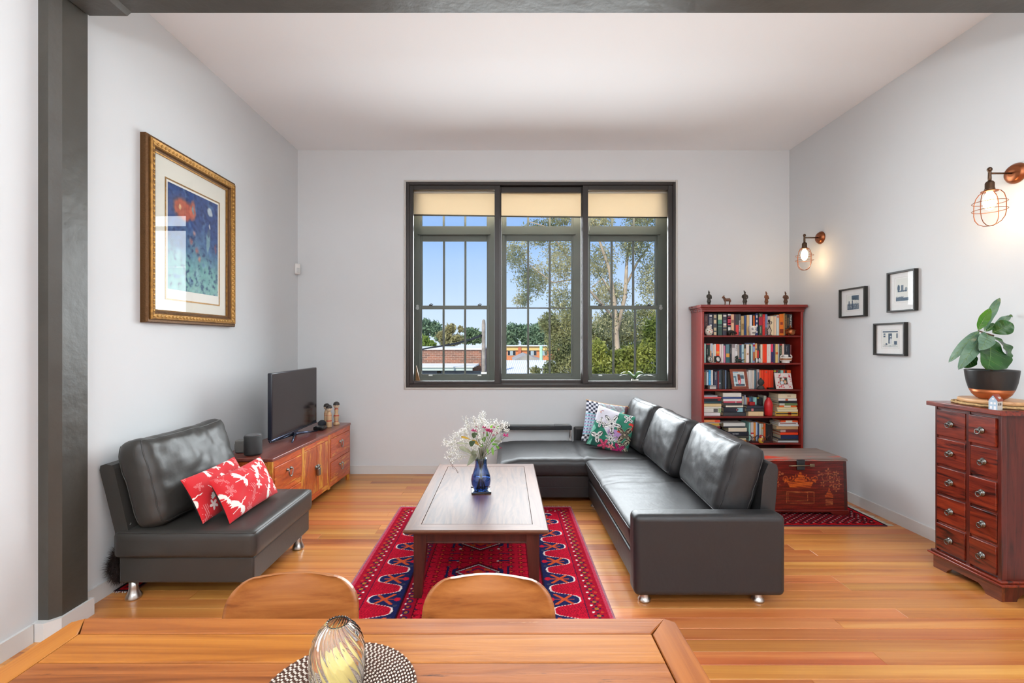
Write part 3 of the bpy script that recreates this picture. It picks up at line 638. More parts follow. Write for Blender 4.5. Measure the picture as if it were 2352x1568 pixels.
# ------------------------------------------------------------------ coffee table
ct = thing('coffee_table', 'dark brown timber coffee table on the long red rug', 'table', (-.165, 3.19, 0))
ctw = WOOD('walnut_top', [(62, 38, 29), (98, 66, 50), (116, 82, 64)], 1, 5., 9., .44, .0, dist=3.2, bump=.12, rand=.06, spec=.36)
ctl = WOOD('walnut_leg', [(40, 18, 14), (70, 32, 24), (84, 40, 30)], 2, 8., 10., .35, .2, rand=.06)
X0, X1, Y0_, Y1_, ZT = -.568, .238, 2.505, 3.875, .41
fw = .085
q = MB(); q.r2(X0 + fw + .002, X1 - fw - .002, Y0_ + fw + .002, Y1_ - fw - .002, ZT - .02, ZT - .0005, .002); wb(q, 'top_panel', ctw, ct)
for nm, pts in (('top_rail', [(X0, Y0_), (X1, Y0_), (X1 - fw, Y0_ + fw), (X0 + fw, Y0_ + fw)]), ('top_rail', [(X1, Y1_), (X0, Y1_), (X0 + fw, Y1_ - fw), (X1 - fw, Y1_ - fw)]), ('top_rail', [(X0, Y1_), (X0, Y0_), (X0 + fw, Y0_ + fw), (X0 + fw, Y1_ - fw)]), ('top_rail', [(X1, Y0_), (X1, Y1_), (X1 - fw, Y1_ - fw), (X1 - fw, Y0_ + fw)])):
    q = MB(); vs = []; c = .006
    cx, cy = (X0 + X1) / 2, (Y0_ + Y1_) / 2
    ins = lambda p, a: (p[0] + (a if p[0] < cx else -a) * (1 if p[0] in (X0, X1) else 0), p[1] + (a if p[1] < cy else -a) * (1 if p[1] in (Y0_, Y1_) else 0))
    lev = [(.012, ZT - .026), (0, ZT - .012), (0, ZT - .006), (c, ZT)]
    for a, z in lev: vs += [(*ins(p, a), z) for p in pts]
    fs = [(0, 1, 2, 3)[::-1], (12, 13, 14, 15)] + [(l * 4 + i, l * 4 + (i + 1) % 4, l * 4 + 4 + (i + 1) % 4, l * 4 + 4 + i) for l in range(3) for i in range(4)]
    q.add(vs, fs); wb(q, nm, WOOD('walnut_rail_' + ('x' if pts[0][1] == pts[1][1] else 'y'), [(66, 40, 30), (104, 68, 50), (126, 86, 64)], 0 if pts[0][1] == pts[1][1] else 1, 6., 12., .44, .0, bump=.1, rand=.05, spec=.36), ct)
lx0, lx1, ly0, ly1 = X0 + .05, X1 - .05, Y0_ + .05, Y1_ - .05
for sx_ in (0, 1):
    for sy_ in (0, 1):
        px_, py_ = (lx1 if sx_ else lx0), (ly1 if sy_ else ly0); dx, dy = (-1 if sx_ else 1), (-1 if sy_ else 1); a, b_ = .072, .044
        vs = []
        for w_, z in ((b_, .0095), (a, ZT - .1), (a, ZT - .026)): vs += [(px_, py_, z), (px_ + dx * w_, py_, z), (px_ + dx * w_, py_ + dy * w_, z), (px_, py_ + dy * w_, z)]
        q = MB(); q.add(vs, [(0, 1, 2, 3), (8, 9, 10, 11)] + [(l * 4 + i, l * 4 + (i + 1) % 4, l * 4 + 4 + (i + 1) % 4, l * 4 + 4 + i) for l in range(2) for i in range(4)]); wb(q, 'leg', ctl, ct)
for (x0, x1, y0, y1) in ((lx0 + .07, lx1 - .07, ly0 + .012, ly0 + .034), (lx0 + .07, lx1 - .07, ly1 - .034, ly1 - .012), (lx0 + .012, lx0 + .034, ly0 + .07, ly1 - .07), (lx1 - .034, lx1 - .012, ly0 + .07, ly1 - .07)):
    q = MB(); q.r2(x0, x1, y0, y1, ZT - .094, ZT - .026, .002); q.r2(x0, x1, y0 - .004, y1 + .004, ZT - .098, ZT - .088, .002); wb(q, 'apron', ctl, ct)

# ------------------------------------------------------------------ rugs
def sd(x, p): return x - np.floor(x / p) * p
RED, DRED, NAVY, ORA, WHI, PINK, OLV = [np.array(c, float) for c in ((184, 18, 44), (92, 10, 28), (28, 32, 74), (186, 74, 38), (216, 200, 194), (190, 110, 128), (150, 110, 50))]
def rug_main(Wd, Ln):
    def f(U, V):
        x = U * Wd; y = V * Ln; xm = np.minimum(x, Wd - x); ym = np.minimum(y, Ln - y); e = np.minimum(xm, ym)
        along = np.where(xm <= ym, y, x)
        C = np.zeros(x.shape + (3,)) + RED
        def put(mask, col, a=1.): C[mask] = C[mask] * (1 - a) + col * a
        rs = np.random.RandomState(2)
        def motif(px, py, r, ph=0.):   # little rosettes on a lattice
            a = sd(x + ph, px) - px / 2; b = sd(y + ph * .7, py) - py / 2; d = np.hypot(a, b); th = np.arctan2(b, a)
            return d, th, d < r * (.75 + .35 * np.cos(5 * th + ph * 40))
        # field
        put((sd(y, .052) < .006) & (np.sin(x * 61) > -.2), DRED, .8)
        d, th, mk = motif(.066, .058, .022); put(mk & (d > .010), DRED, .85); put(mk & (d < .008), ORA)
        d, th, mk = motif(.132, .116, .016, .033); put(mk, NAVY * .7 + DRED * .3); put(d < .006, OLV)
        d, th, mk = motif(.264, .174, .009, .05); put(d < .009, WHI)
        # medallions
        cx, cy = Wd / 2, Ln / 2
        a = sd(x - cx + .26, .52) - .26; b = sd(y - cy + .20, .40) - .20
        dm = np.abs(a) / .15 + np.abs(b) / .105
        put((dm < 1.35) & (np.abs(a) < .16) & (np.abs(b) < .11) & (np.abs(a) > .125), NAVY); put((dm < 1.16) & (np.abs(a) < .14), DRED); put((dm < .98), NAVY * .6 + DRED * .4); put((dm < .93) & (dm > .86), WHI)
        put((dm < .78), RED); put((dm < .5) & (dm > .38), NAVY); put(dm < .25, ORA); put((np.abs(np.abs(a) - .06) < .02) & (np.abs(np.abs(b) - .03) < .014) & (dm < .8), ORA)
        put((np.abs(np.abs(a) - .19) < .008) & (np.abs(b) < .07), NAVY); put((np.abs(np.abs(b) - .15) < .006) & (np.abs(a) > .13) & (np.abs(a) < .20), NAVY)
        # borders, measured from the edge
        bw = e < .43
        put(bw, RED)
        s = (e < .43) & (e > .355); put(s, DRED * .5 + RED * .5); q_ = np.hypot(sd(along, .052) - .026, e - .392); put(s & (q_ < .02) & (q_ > .011), NAVY, .9); put(s & (q_ < .008), OLV); put(s & (np.hypot(sd(along + .026, .052) - .026, e - .375) < .006), WHI)
        for t in (.43, .355, .348): put(np.abs(e - t) < .003, DRED * .6)
        s = (e < .345) & (e > .135)
        per = .22; ph = (along / per) * 2 * np.pi; zig = .235 + .078 * np.sin(ph + .35 * np.sin(2 * ph)) 
        put(s & (e > zig), NAVY)
        put(s & (e <= zig), RED)
        # orange crosses in the navy lobes, feathers in the red ones
        al = sd(along / per * 1., 1.); la = (al - .75) * per; le = e - .245
        put(s & (e > zig + .008) & (np.abs(la) < .05) & (np.abs(le) < .055) & ((np.abs(np.abs(la) - np.abs(le)) < .012) | (np.abs(la) < .004)), ORA)
        put(s & (e > zig + .006) & (np.hypot(la - .0, e - .318) < .018), RED * .9 + ORA * .1); put(s & (e > zig + .006) & (np.hypot(np.abs(la) - .062, e - .318) < .012), NAVY * .5 + 40)
        la2 = (al - .25) * per
        put(s & (e < zig - .012) & (np.abs(la2) < .07) & (sd(np.abs(la2) * 1.4 + e, .017) < .005), DRED, .9)
        put(s & (np.abs(e - zig) < .0048), WHI)
        for t in (.345, .135): put(np.abs(e - t) < .003, NAVY * .7)
        s = (e < .132) & (e > .03); put(s, DRED * .35 + RED * .65)
        q_ = np.hypot(sd(along, .064) - .032, e - .082); th = np.arctan2(e - .082, sd(along, .064) - .032)
        put(s & (q_ < .024 * (.8 + .3 * np.cos(4 * th))) & (q_ > .012), NAVY * .6 + DRED * .4); put(s & (q_ < .011), OLV * .8 + ORA * .2); put(s & (np.hypot(sd(along + .032, .064) - .032, e - .105) < .007), WHI); put(s & (np.hypot(sd(along + .032, .064) - .032, e - .058) < .009), ORA, .8)
        put((e < .03) & (e > .012), PINK * .45 + RED * .5); put(e <= .012, PINK * .6 + 40)
        C *= (.88 + .24 * rs.rand(*x.shape))[..., None]
        return C
    return f
rug_m = P('rug_pile', (150, 40, 50), 1., spec=.05, attr='Col', bump=(420, .5, 2, .004))
def rug(name, label, x0, x1, y0, y1, colfn, nx, ny, fringe_edges, fr_len, z=.009):
    r_ = thing(name, label, 'rug', ((x0 + x1) / 2, (y0 + y1) / 2, 0))
    w_, l_ = x1 - x0, y1 - y0
    me = grid_mesh('pile', nx, ny, lambda U, V: ((U - .5) * w_, (V - .5) * l_, z + 0 * U), colfn(w_, l_), False); link_mesh('pile', me, rug_m, r_)
    q = MB(); q.b2(-w_ / 2, w_ / 2, -l_ / 2, l_ / 2, .0005, z - .0005); q.build('backing', P('rug_backing', (110, 60, 66), .95), r_)
    q = MB(); rs = random.Random(5)
    for edge in fringe_edges:
        n = int((w_ if edge in 'NS' else l_) / .011)
        for i in range(n):
            t = -.5 + (i + .5) / n; jx, jl = rs.uniform(-.008, .008), fr_len * rs.uniform(.6, 1.1)
            if edge == 'N': p0, p1 = (t * w_, l_ / 2, .006), (t * w_ + jx, l_ / 2 + jl, .003)
            elif edge == 'S': p0, p1 = (t * w_, -l_ / 2, .006), (t * w_ + jx, -l_ / 2 - jl, .003)
            else: p0, p1 = (w_ / 2, t * l_, .006), (w_ / 2 + jl, t * l_ + jx, .003)
            q.tube([p0, ((p0[0] + p1[0]) / 2 + jx * .6, (p0[1] + p1[1]) / 2, .0055), p1], [.002, .003, .0015], 4)
    o = q.build('fringe', P('rug_fringe', (196, 190, 178), .95), r_); o['kind'] = 'stuff'
    return r_
rug('oriental_rug', 'long red oriental rug with wavy border under the coffee table', -.925, .572, 1.72, 3.975, rug_main, 330, 500, 'NS', .035)
def rug_small(Wd, Ln):
    def f(U, V):
        x = U * Wd; y = V * Ln; e = np.minimum(np.minimum(x, Wd - x), np.minimum(y, Ln - y)); xm, ym = np.minimum(x, Wd - x), np.minimum(y, Ln - y); al = np.where(xm <= ym, y, x)
        C = np.zeros(x.shape + (3,)) + np.array((70, 16, 24.)); rs = np.random.RandomState(3)
        def put(m_, c, a=1.): C[m_] = C[m_] * (1 - a) + np.array(c, float) * a
        put((np.sin(al * 150) * np.sin(e * 190) > .25), (150, 22, 34)); put((np.sin(al * 90 + 1) * np.sin(e * 120) > .75), (196, 150, 150))
        put(e < .05, (36, 22, 28)); zz_ = .03 + .022 * np.abs(sd(al, .07) / .035 - 1); put((e < .055) & (e > .016) & (e < zz_), (190, 20, 30)); put(e < .014, (44, 34, 38))
        C *= (.85 + .3 * rs.rand(*x.shape))[..., None]; return C
    return f
rug('oriental_rug', 'small dark red rug under the lacquered trunk', 1.75, 2.99, 3.565, 4.45, rug_small, 240, 170, 'E', .06)
rug('oriental_rug', 'narrow dark red rug strip beside the fur throw', -2.268, -2.152, 2.63, 3.2, rug_small, 30, 100, 'S', .012)

# ------------------------------------------------------------------ sideboard, long and low along the left wall
lac = dict(scale=9., stretch=6., rough=.34, coat=.3, rand=.1, dist=2.2, bump=.25)
sb_x = WOOD('worn_red_lacquer', [(152, 58, 24), (196, 86, 36), (210, 104, 46)], 1, wear=((218, 152, 66), 16., .55, 7.), **lac)
sb_z = WOOD('worn_red_lacquer_upright', [(140, 56, 24), (184, 84, 34), (204, 116, 46)], 2, wear=((218, 156, 60), 13., .52, 7.), **lac)
sb_top = WOOD('worn_red_top', [(92, 42, 36), (124, 62, 52), (140, 78, 64)], 1, 6., 16., .3, .35, rand=.03, bump=.1)
iron = P('pewter_handle', (150, 150, 146), .3, 1., bump=(60, .2)); black_foot = P('black_paint', (26, 26, 30), .5)
SB = thing('sideboard', 'low worn red lacquered sideboard with bail handles', 'sideboard', (-1.70, 3.312, 0), R(-2.4))
SL, SD, SH = 1.478, .44, .597
q = MB(); q.r2(-SD - .004, .006, -.004, SL + .004, SH - .024, SH, .004); q.build('top', sb_top, SB)
q = MB(); q.b2(-SD, -.03, .02, SL - .02, .10, SH - .024); q.build('carcass', P('dark_lacquer_inside', (60, 24, 16), .6), SB)
for yy in ((0, .022), (.43, .482), (.943, .99), (SL - .03, SL)):
    q = MB(); q.r2(-.04, 0, yy[0], yy[1], .06 if 0 < yy[0] < SL - .1 else .0, SH - .024, .002); q.build('post', sb_z, SB)
for yy in ((0, .04), (SL - .04, SL)):
    q = MB(); q.r2(-SD, -SD + .04, yy[0], yy[1], 0, SH - .024, .002); q.build('post', sb_z, SB)
    q = MB(); q.b2(-SD + .02, -.02, yy[0] + .012, yy[1] - .012, .09, SH - .03); q.build('end_panel', sb_x, SB)
q = MB(); q.r2(-.036, -.002, .02, SL - .02, .525, SH - .0245, .002); q.build('top_rail', sb_x, SB)
q = MB(); q.r2(-.036, -.002, .02, SL - .02, .072, .122, .002); q.build('bottom_rail', sb_x, SB)
for yy in ((.022, .43), (.99, SL - .03)):
    q = MB(); q.r2(-.036, -.003, yy[0], yy[1], .302, .342, .002); q.build('middle_rail', sb_x, SB)
def bail(parent, x, y, z, s=1.):
    q = MB()
    for k in (-1, 1):
        q.lathe([(.012 * s, 0), (.013 * s, .004), (.009 * s, .012), (.004 * s, .018), (.003, .022)], 12, M=Matrix.Translation((x, y + k * .026 * s, z + .02 * s)) @ Matrix.Rotation(R(90), 4, 'Y'))
    pts = [(x + .018, y + .026 * s * math.cos(a) * 1.18, z + .016 * s - .052 * s * math.sin(a)) for a in [math.pi * i / 14 for i in range(15)]]
    q.tube(pts, [.0034 * s + .0016 * s * math.sin(math.pi * i / 14) for i in range(15)], 8)
    q.ball((x + .018, y, z - .036 * s), .007 * s, 8, 6)
    return q.build('bail_handle', iron, parent)
for (y0, y1) in ((.024, .428), (.992, SL - .032)):
    for (z0, z1) in ((.345, .523), (.124, .30)):
        q = MB(); q.r2(-.03, .004, y0 + .003, y1 - .003, z0, z1, .003); dr = q.build('drawer', sb_x, SB); bail(dr, .004, (y0 + y1) / 2, (z0 + z1) / 2 + .008)
for i, (y0, y1) in enumerate(((.484, .711), (.714, .941))):
    q = MB(); q.r2(-.03, -.001, y0, y1, .124, .523, .003); dr = q.build('door', sb_z, SB)
    if i == 0:
        q = MB()
        for k in (-1, 1): q.ball((.006, .7125 + k * .024, .345), .011, 10, 6, sc=(.6, 1, 1)); q.r2(.0, .004, .7125 + k * .022 - .016, .7125 + k * .022 + .016, .327, .36, .002)
        q.r2(.012, .018, .668, .757, .342, .35, .002); q.r2(.006, .03, .690, .735, .268, .335, .006); q.tube([(.018, .70, .33), (.018, .70, .352), (.018, .725, .352), (.018, .725, .33)], .004, 6)
        q.build('padlock', iron, dr)

# ------------------------------------------------------------------ television
tvf = P('tv_bezel', (34, 36, 46), .25); tvs = P('tv_screen', (44, 38, 38), .16, spec=.35); gun = P('gunmetal', (84, 92, 112), .22, .9)
tv = thing('television', 'flat screen television on four splayed feet on the sideboard', 'television', (-1.885, 4.07, SH))
q = MB(); q.r2(-.022, .014, -.432, .432, .062, .598, .006, 2); q.build('bezel', tvf, tv)
q = MB(); q.b2(.0135, .0155, -.424, .424, .078, .591); q.build('screen', tvs, tv)
q = MB(); q.r2(-.05, -.02, -.28, .28, .10, .40, .012); q.build('rear_casing', tvf, tv)
q = MB(); q.r2(-.016, .016, -.434, .434, .052, .064, .004); q.build('lower_edge', gun, tv)
q = MB(); q.r2(-.016, .012, -.03, .03, .012, .07, .006); st = q.build('neck', gun, tv)
for (dx, dy) in ((.09, -.25), (-.10, -.25), (.095, .25), (-.10, .25)):
    q = MB(); q.tube([(0, 0, .03), (dx * .5, dy * .5, .018), (dx, dy, .006)], [.014, .010, .006], 8); q.build('foot', gun, st)

# ------------------------------------------------------------------ trunk
tk = thing('lacquered_trunk', 'old red lacquered trunk painted with gold vases and flowers', 'trunk', (2.445, 3.97, 0))
hw_ = .395; z0 = .01
tb = WOOD('old_red_lacquer', [(54, 14, 12), (96, 24, 18), (116, 32, 22)], 0, 8., 8., .3, .35, rand=.04, bump=.25, wear=((70, 50, 44), 12., .66, 10.))
tlid = WOOD('worn_trunk_lid', [(88, 64, 58), (126, 108, 100), (150, 134, 124)], 0, 6., 14., .38, .2, rand=.02, bump=.3, wear=((196, 64, 44), 5., .53, 5.))
q = MB(); q.add([(-hw_, -.19, .045), (hw_, -.19, .045), (hw_, .18, .045), (-hw_, .18, .045), (-hw_ + .012, -.188, .455), (hw_ - .012, -.188, .455), (hw_ - .012, .18, .455), (-hw_ + .012, .18, .455)], [(0, 3, 2, 1), (4, 5, 6, 7), (0, 1, 5, 4), (1, 2, 6, 5), (2, 3, 7, 6), (3, 0, 4, 7)]); body = q.build('body', tb, tk)
q = MB(); q.r2(-hw_ + .004, hw_ - .004, -.196, .186, .458, .47, .003); q.r2(-hw_ + .008, hw_ - .008, -.192, .182, .47, .478, .003); q.build('lid', tlid, tk)
q = MB(); q.r2(-hw_ - .006, hw_ + .006, -.197, .186, .032, .052, .004); q.build('plinth', tb, tk)
for x in (-1, 1):
    for y_ in (-1, 1):
        q = MB(); q.prism([(x * (hw_ + .006), z0), (x * (hw_ - .12), z0), (x * (hw_ - .15), .034), (x * (hw_ + .006), .034)], 1, -.197 if y_ < 0 else .15, -.16 if y_ < 0 else .186); q.build('bracket_foot', tb, tk)
def trunk_art(U, V):
    x = (U - .5) * .77; z = V * .4; rs = np.random.RandomState(4)
    C = np.zeros(x.shape + (3,)) + np.array((92, 22, 17.))
    G = np.array((196, 92, 30.)); G2 = np.array((176, 106, 60.))
    st = np.sin(z * 300 + 3 * np.sin(x * 9)) * .5 + np.sin(z * 131 + 2 * np.sin(x * 17)) * .5
    C *= (1 + .22 * st)[..., None]
    wear = np.clip(.8 + .7 * np.sin(x * 37 + np.sin(z * 60) * 2) * np.sin(z * 240 + x * 20), .25, 1)
    def put(m_, c, a=.85):
        w = (a * wear)[m_][:, None]; C[m_] = C[m_] * (1 - w) + c * w
    def flower(cx, cz, r, k=6, c=G):
        d = np.hypot(x - cx, z - cz); t = np.arctan2(z - cz, x - cx); put((d < r * (.62 + .38 * np.cos(k * t))) & (d > r * .25), c)
    # boat-shaped basket of flowers
    put((np.abs(x) < .09 + .5 * (z - .19)) & (z > .185) & (z < .235), G, .9); put((np.abs(x) < .13) & (np.abs(z - .245) < .012 + .02 * np.cos(x * 40)), G)
    for a in (-.09, -.045, .0, .045, .09): flower(a, .262 + .018 * math.cos(a * 30), .03, 5)
    put((np.hypot(np.abs(x) - .125, z - .26) < .022) & (np.hypot(np.abs(x) - .125, z - .26) > .016), G)
    put((np.abs(x) < .02 - (z - .28) * .4) & (z > .27) & (z < .315), G)
    # round mirrors and sprays on both sides
    for s_ in (-1, 1):
        for cx in (.255, .215): 
            d = np.hypot(x - s_ * cx, z - .27); put((d < .033) & (d > .029), G2)
        flower(s_ * .255, .27, .02, 3, G2); flower(s_ * .30, .30, .028, 5, G2); flower(s_ * .235, .325, .026, 4, G2); flower(s_ * .32, .255, .026, 5, G2); flower(s_ * .27, .215, .034, 5, G2); flower(s_ * .19, .215, .026, 5, G2); flower(s_ * .325, .21, .024, 4, G2); flower(s_ * .165, .30, .026, 3, G2)
        # stem vase on stand
        v = np.abs(x - s_ * .24); put((v < .016 + .012 * np.cos((z - .12) * 60)) & (z > .13) & (z < .185), G); put((v < .034) & (z > .10) & (z < .125), G); put((v < .03) & (z > .04) & (z < .095) & (np.sin(z * 400) > -.4), G2)
        flower(s_ * .30, .175, .026, 4, G2)
    # altar table outlines
    for (a, b, c, d) in ((-.115, .115, .055, .15), (-.10, .06, .075, .145)):
        put((((np.abs(x - a) < .0022) | (np.abs(x - b) < .0022)) & (z > c) & (z < d)) | (((np.abs(z - c) < .0022) | (np.abs(z - d) < .0022)) & (x > a) & (x < b)), G2)
    put((np.abs(z - .025) < .002) | (np.abs(z - .18) < .0015), np.array((140, 52, 24.)))
    put((np.abs(np.abs(x) - .375) < .012) | (rs.rand(*x.shape) > .985), np.array((44, 30, 28.)), .9)
    C *= (.9 + .2 * rs.rand(*x.shape))[..., None]
    return C
me = grid_mesh('painted_panel', 190, 100, lambda U, V: ((U - .5) * (.776 - .02 * V), -.1915 + .002 * V, .052 + V * .40), trunk_art, False)
link_mesh('painted_panel', me, P('painted_lacquer', (90, 22, 17), .3, attr='Col', coat=.3, bump=(40, .15, 6, .004)), tk)
steel_d = P('aged_iron', (74, 78, 82), .4, .8)
q = MB(); q.r2(-.034, .034, -.200, -.192, .43, .472, .003); q.r2(-.034, .034, -.202, -.192, .385, .455, .014, 4); hs = q.build('hasp', steel_d, tk)
q = MB(); q.tube([(-.105, -.207, .421), (.07, -.207, .425)], .004, 8); q.rbox((.088, -.207, .426), (.04, .006, .024), .0028, 3); q.build('locking_pin', P('brass_pin', (150, 138, 112), .35, .9), hs)

# ------------------------------------------------------------------ drawer chest by the right wall
mh = dict(scale=7., stretch=9., rough=.3, coat=.35, rand=.12, dist=2.4, bump=.1)
mah_y = WOOD('mahogany_drawer', [(34, 10, 8), (104, 32, 18), (138, 50, 26)], 1, pos=[.36, .47, .66], **mh)
mah_z = WOOD('mahogany_upright', [(40, 14, 12), (84, 28, 20), (100, 36, 26)], 2, **mh)
mah_b = WOOD('mahogany_plinth', [(74, 28, 14), (116, 54, 28), (136, 70, 36)], 1, **mh)
pew = P('knob_pewter', (120, 120, 116), .3, 1.)
DC = thing('drawer_chest', 'dark red timber chest with ten small drawers by the wall', 'chest', (2.766, 2.54, 0))
DW, DL = .33, .392     # depth in x, length in y
q = MB(); q.r2(-.034, DW + .01, -.028, DL + .028, 1.038, 1.066, .004); q.build('top', mah_y, DC)
q = MB(); q.b2(.012, DW, .002, DL - .002, .115, 1.038); q.build('carcass', mah_z, DC)
for (y0, y1) in ((0, .021), (.173, .196), (DL - .012, DL)):
    q = MB(); q.r2(0, .03, y0, y1, .115, 1.038, .0015); q.build('stile', mah_z, DC)
q = MB(); q.b2(.004, .03, .02, DL - .01, 1.02, 1.038); q.build('rail', mah_y, DC)
for r_ in range(5):
    zt = 1.02 - r_ * .181
    if r_: q = MB(); q.b2(.006, .03, .02, DL - .01, zt - .001, zt + .018); q.build('rail', mah_y, DC)
    for c_, (y0, y1) in enumerate(((.023, .171), (.198, DL - .014))):
        off = random.Random(r_ * 7 + c_).choice([-.008, -.004, 0, -.012])
        q = MB(); q.r2(off, .03, y0, y1, zt - .165, zt - .003, .0025); dr = q.build('drawer', mah_y, DC)
        yc, zc = (y0 + y1) / 2, zt - .084
        q = MB(); Mx = Matrix.Translation((off, yc, zc)) @ Matrix.Rotation(R(-90), 4, 'Y')
        q.lathe([(.019, 0), (.0205, .002), (.0195, .005), (.013, .009), (.009, .013), (.0095, .017), (.0085, .021), (.004, .023)], 16, M=Mx); kn = q.build('knob', pew, dr)
        t = random.Random(r_ * 3 + c_).uniform(-.3, .5)
        q = MB(); ring = [(off - .021 - .006 * (1 - math.cos(a)) * max(0, t), yc + .014 * math.sin(a), zc - .007 + .014 * math.cos(a)) for a in [2 * math.pi * i / 18 for i in range(18)]]
        q.tube(ring, .0028, 6, closed=True); q.build('ring_pull', pew, kn)
q = MB(); q.r2(-.03, DW + .006, -.026, DL + .026, .088, .102, .004); q.r2(-.018, DW + .004, -.014, DL + .014, .102, .117, .005); q.build('base_moulding', mah_y, DC)
def plinth(L): # profile along length with a scooped cut-out
    p = [(0, 0), (.085, 0), (.09, .012), (.105, .03), (.125, .042), (L - .125, .042), (L - .105, .03), (L - .09, .012), (L - .085, 0), (L, 0), (L, .09), (0, .09)]
    return p
q = MB(); q.prism(plinth(DL + .012), 0, -.006, .012, M=Matrix.Translation((0, -.006, 0))); q.build('plinth', mah_b, DC)
q = MB(); q.prism(plinth(DW + .006), 1, -.005, .012, M=Matrix.Translation((-.005, 0, 0))); q.build('plinth', mah_z, DC)
q = MB(); q.prism(plinth(DW + .006), 1, DL - .012, DL + .005, M=Matrix.Translation((-.005, 0, 0))); q.build('plinth', mah_z, DC)

# ------------------------------------------------------------------ dining table and two moulded timber chairs
DT = thing('dining_table', 'worn honey coloured timber dining table with boarded top', 'table', (-.33, .70, 0))
def tbl(name, axis, shade):
    c = {'a': [(118, 58, 22), (156, 90, 38), (172, 104, 48)], 'b': [(132, 70, 22), (168, 102, 38), (182, 118, 48)], 'c': [(106, 54, 22), (144, 82, 38), (162, 98, 50)]}[shade]
    return WOOD(name, c, axis, 10., 22., .4, .06, rand=.06, bump=.2, dist=1.0, detail=10, spec=.2, wear=((78, 48, 32), 26., .585, 9.) if shade == 'c' else ((206, 158, 108), 34., .67, 12.))
hx0, hx1, hy0, hy1, hz = -1.087, .425, .20, 1.153, .75; rw, ew = .062, .075
def board(pts, mat, z=hz, th=.032, nm='board'):
    q = MB(); k = len(pts); c = Vector((sum(p[0] for p in pts) / k, sum(p[1] for p in pts) / k)); vs = []
    for (ins, zz_) in ((.0016, z - th), (.0016, z - .002), (.0032, z)):
        for p in pts:
            d = Vector(p) - c; vs.append((p[0] - math.copysign(ins, d.x), p[1] - math.copysign(ins, d.y), zz_))
    q.add(vs, [tuple(range(k))[::-1], tuple(range(2 * k, 3 * k))] + [(l * k + i, l * k + (i + 1) % k, l * k + k + (i + 1) % k, l * k + k + i) for l in range(2) for i in range(k)])
    return wb(q, nm, mat, DT)
board([(hx0 + .02, hy1), (hx1 - .022, hy1), (hx1 - ew, hy1 - rw), (hx0 + ew - .012, hy1 - rw)], tbl('table_rail', 0, 'a'))
board([(hx1 - .022, hy1), (hx1, hy1 - .015), (hx1, hy0), (hx1 - ew, hy0), (hx1 - ew, hy1 - rw)], tbl('table_end', 1, 'a'))
board([(hx0, hy1 - .015), (hx0 + .02, hy1), (hx0 + ew - .012, hy1 - rw), (hx0 + ew - .012, hy0), (hx0, hy0)], tbl('table_end_light', 1, 'b'))
ys = [hy1 - rw, .993, .84, .69, .53, .37, hy0]
for i in range(6): board([(hx0 + ew - .012, ys[i + 1]), (hx1 - ew, ys[i + 1]), (hx1 - ew, ys[i]), (hx0 + ew - .012, ys[i])], tbl('table_board_' + 'bca'[i % 3], 0, 'bca'[i % 3]))
for x in (hx0 + .05, hx1 - .12):
    for y_ in (hy0 + .05, hy1 - .17):
        q = MB(); q.r2(x, x + .07, y_, y_ + .07, 0, hz - .03, .004); wb(q, 'leg', tbl('table_leg', 2, 'a'), DT)
for (x0, x1, y0, y1) in ((hx0 + .12, hx1 - .12, hy1 - .15, hy1 - .125), (hx0 + .12, hx1 - .12, hy0 + .07, hy0 + .095), (hx0 + .07, hx0 + .095, hy0 + .12, hy1 - .17), (hx1 - .095, hx1 - .07, hy0 + .12, hy1 - .17)):
    q = MB(); q.b2(x0, x1, y0, y1, hz - .12, hz - .03); wb(q, 'apron', tbl('table_apron', 0, 'a'), DT)

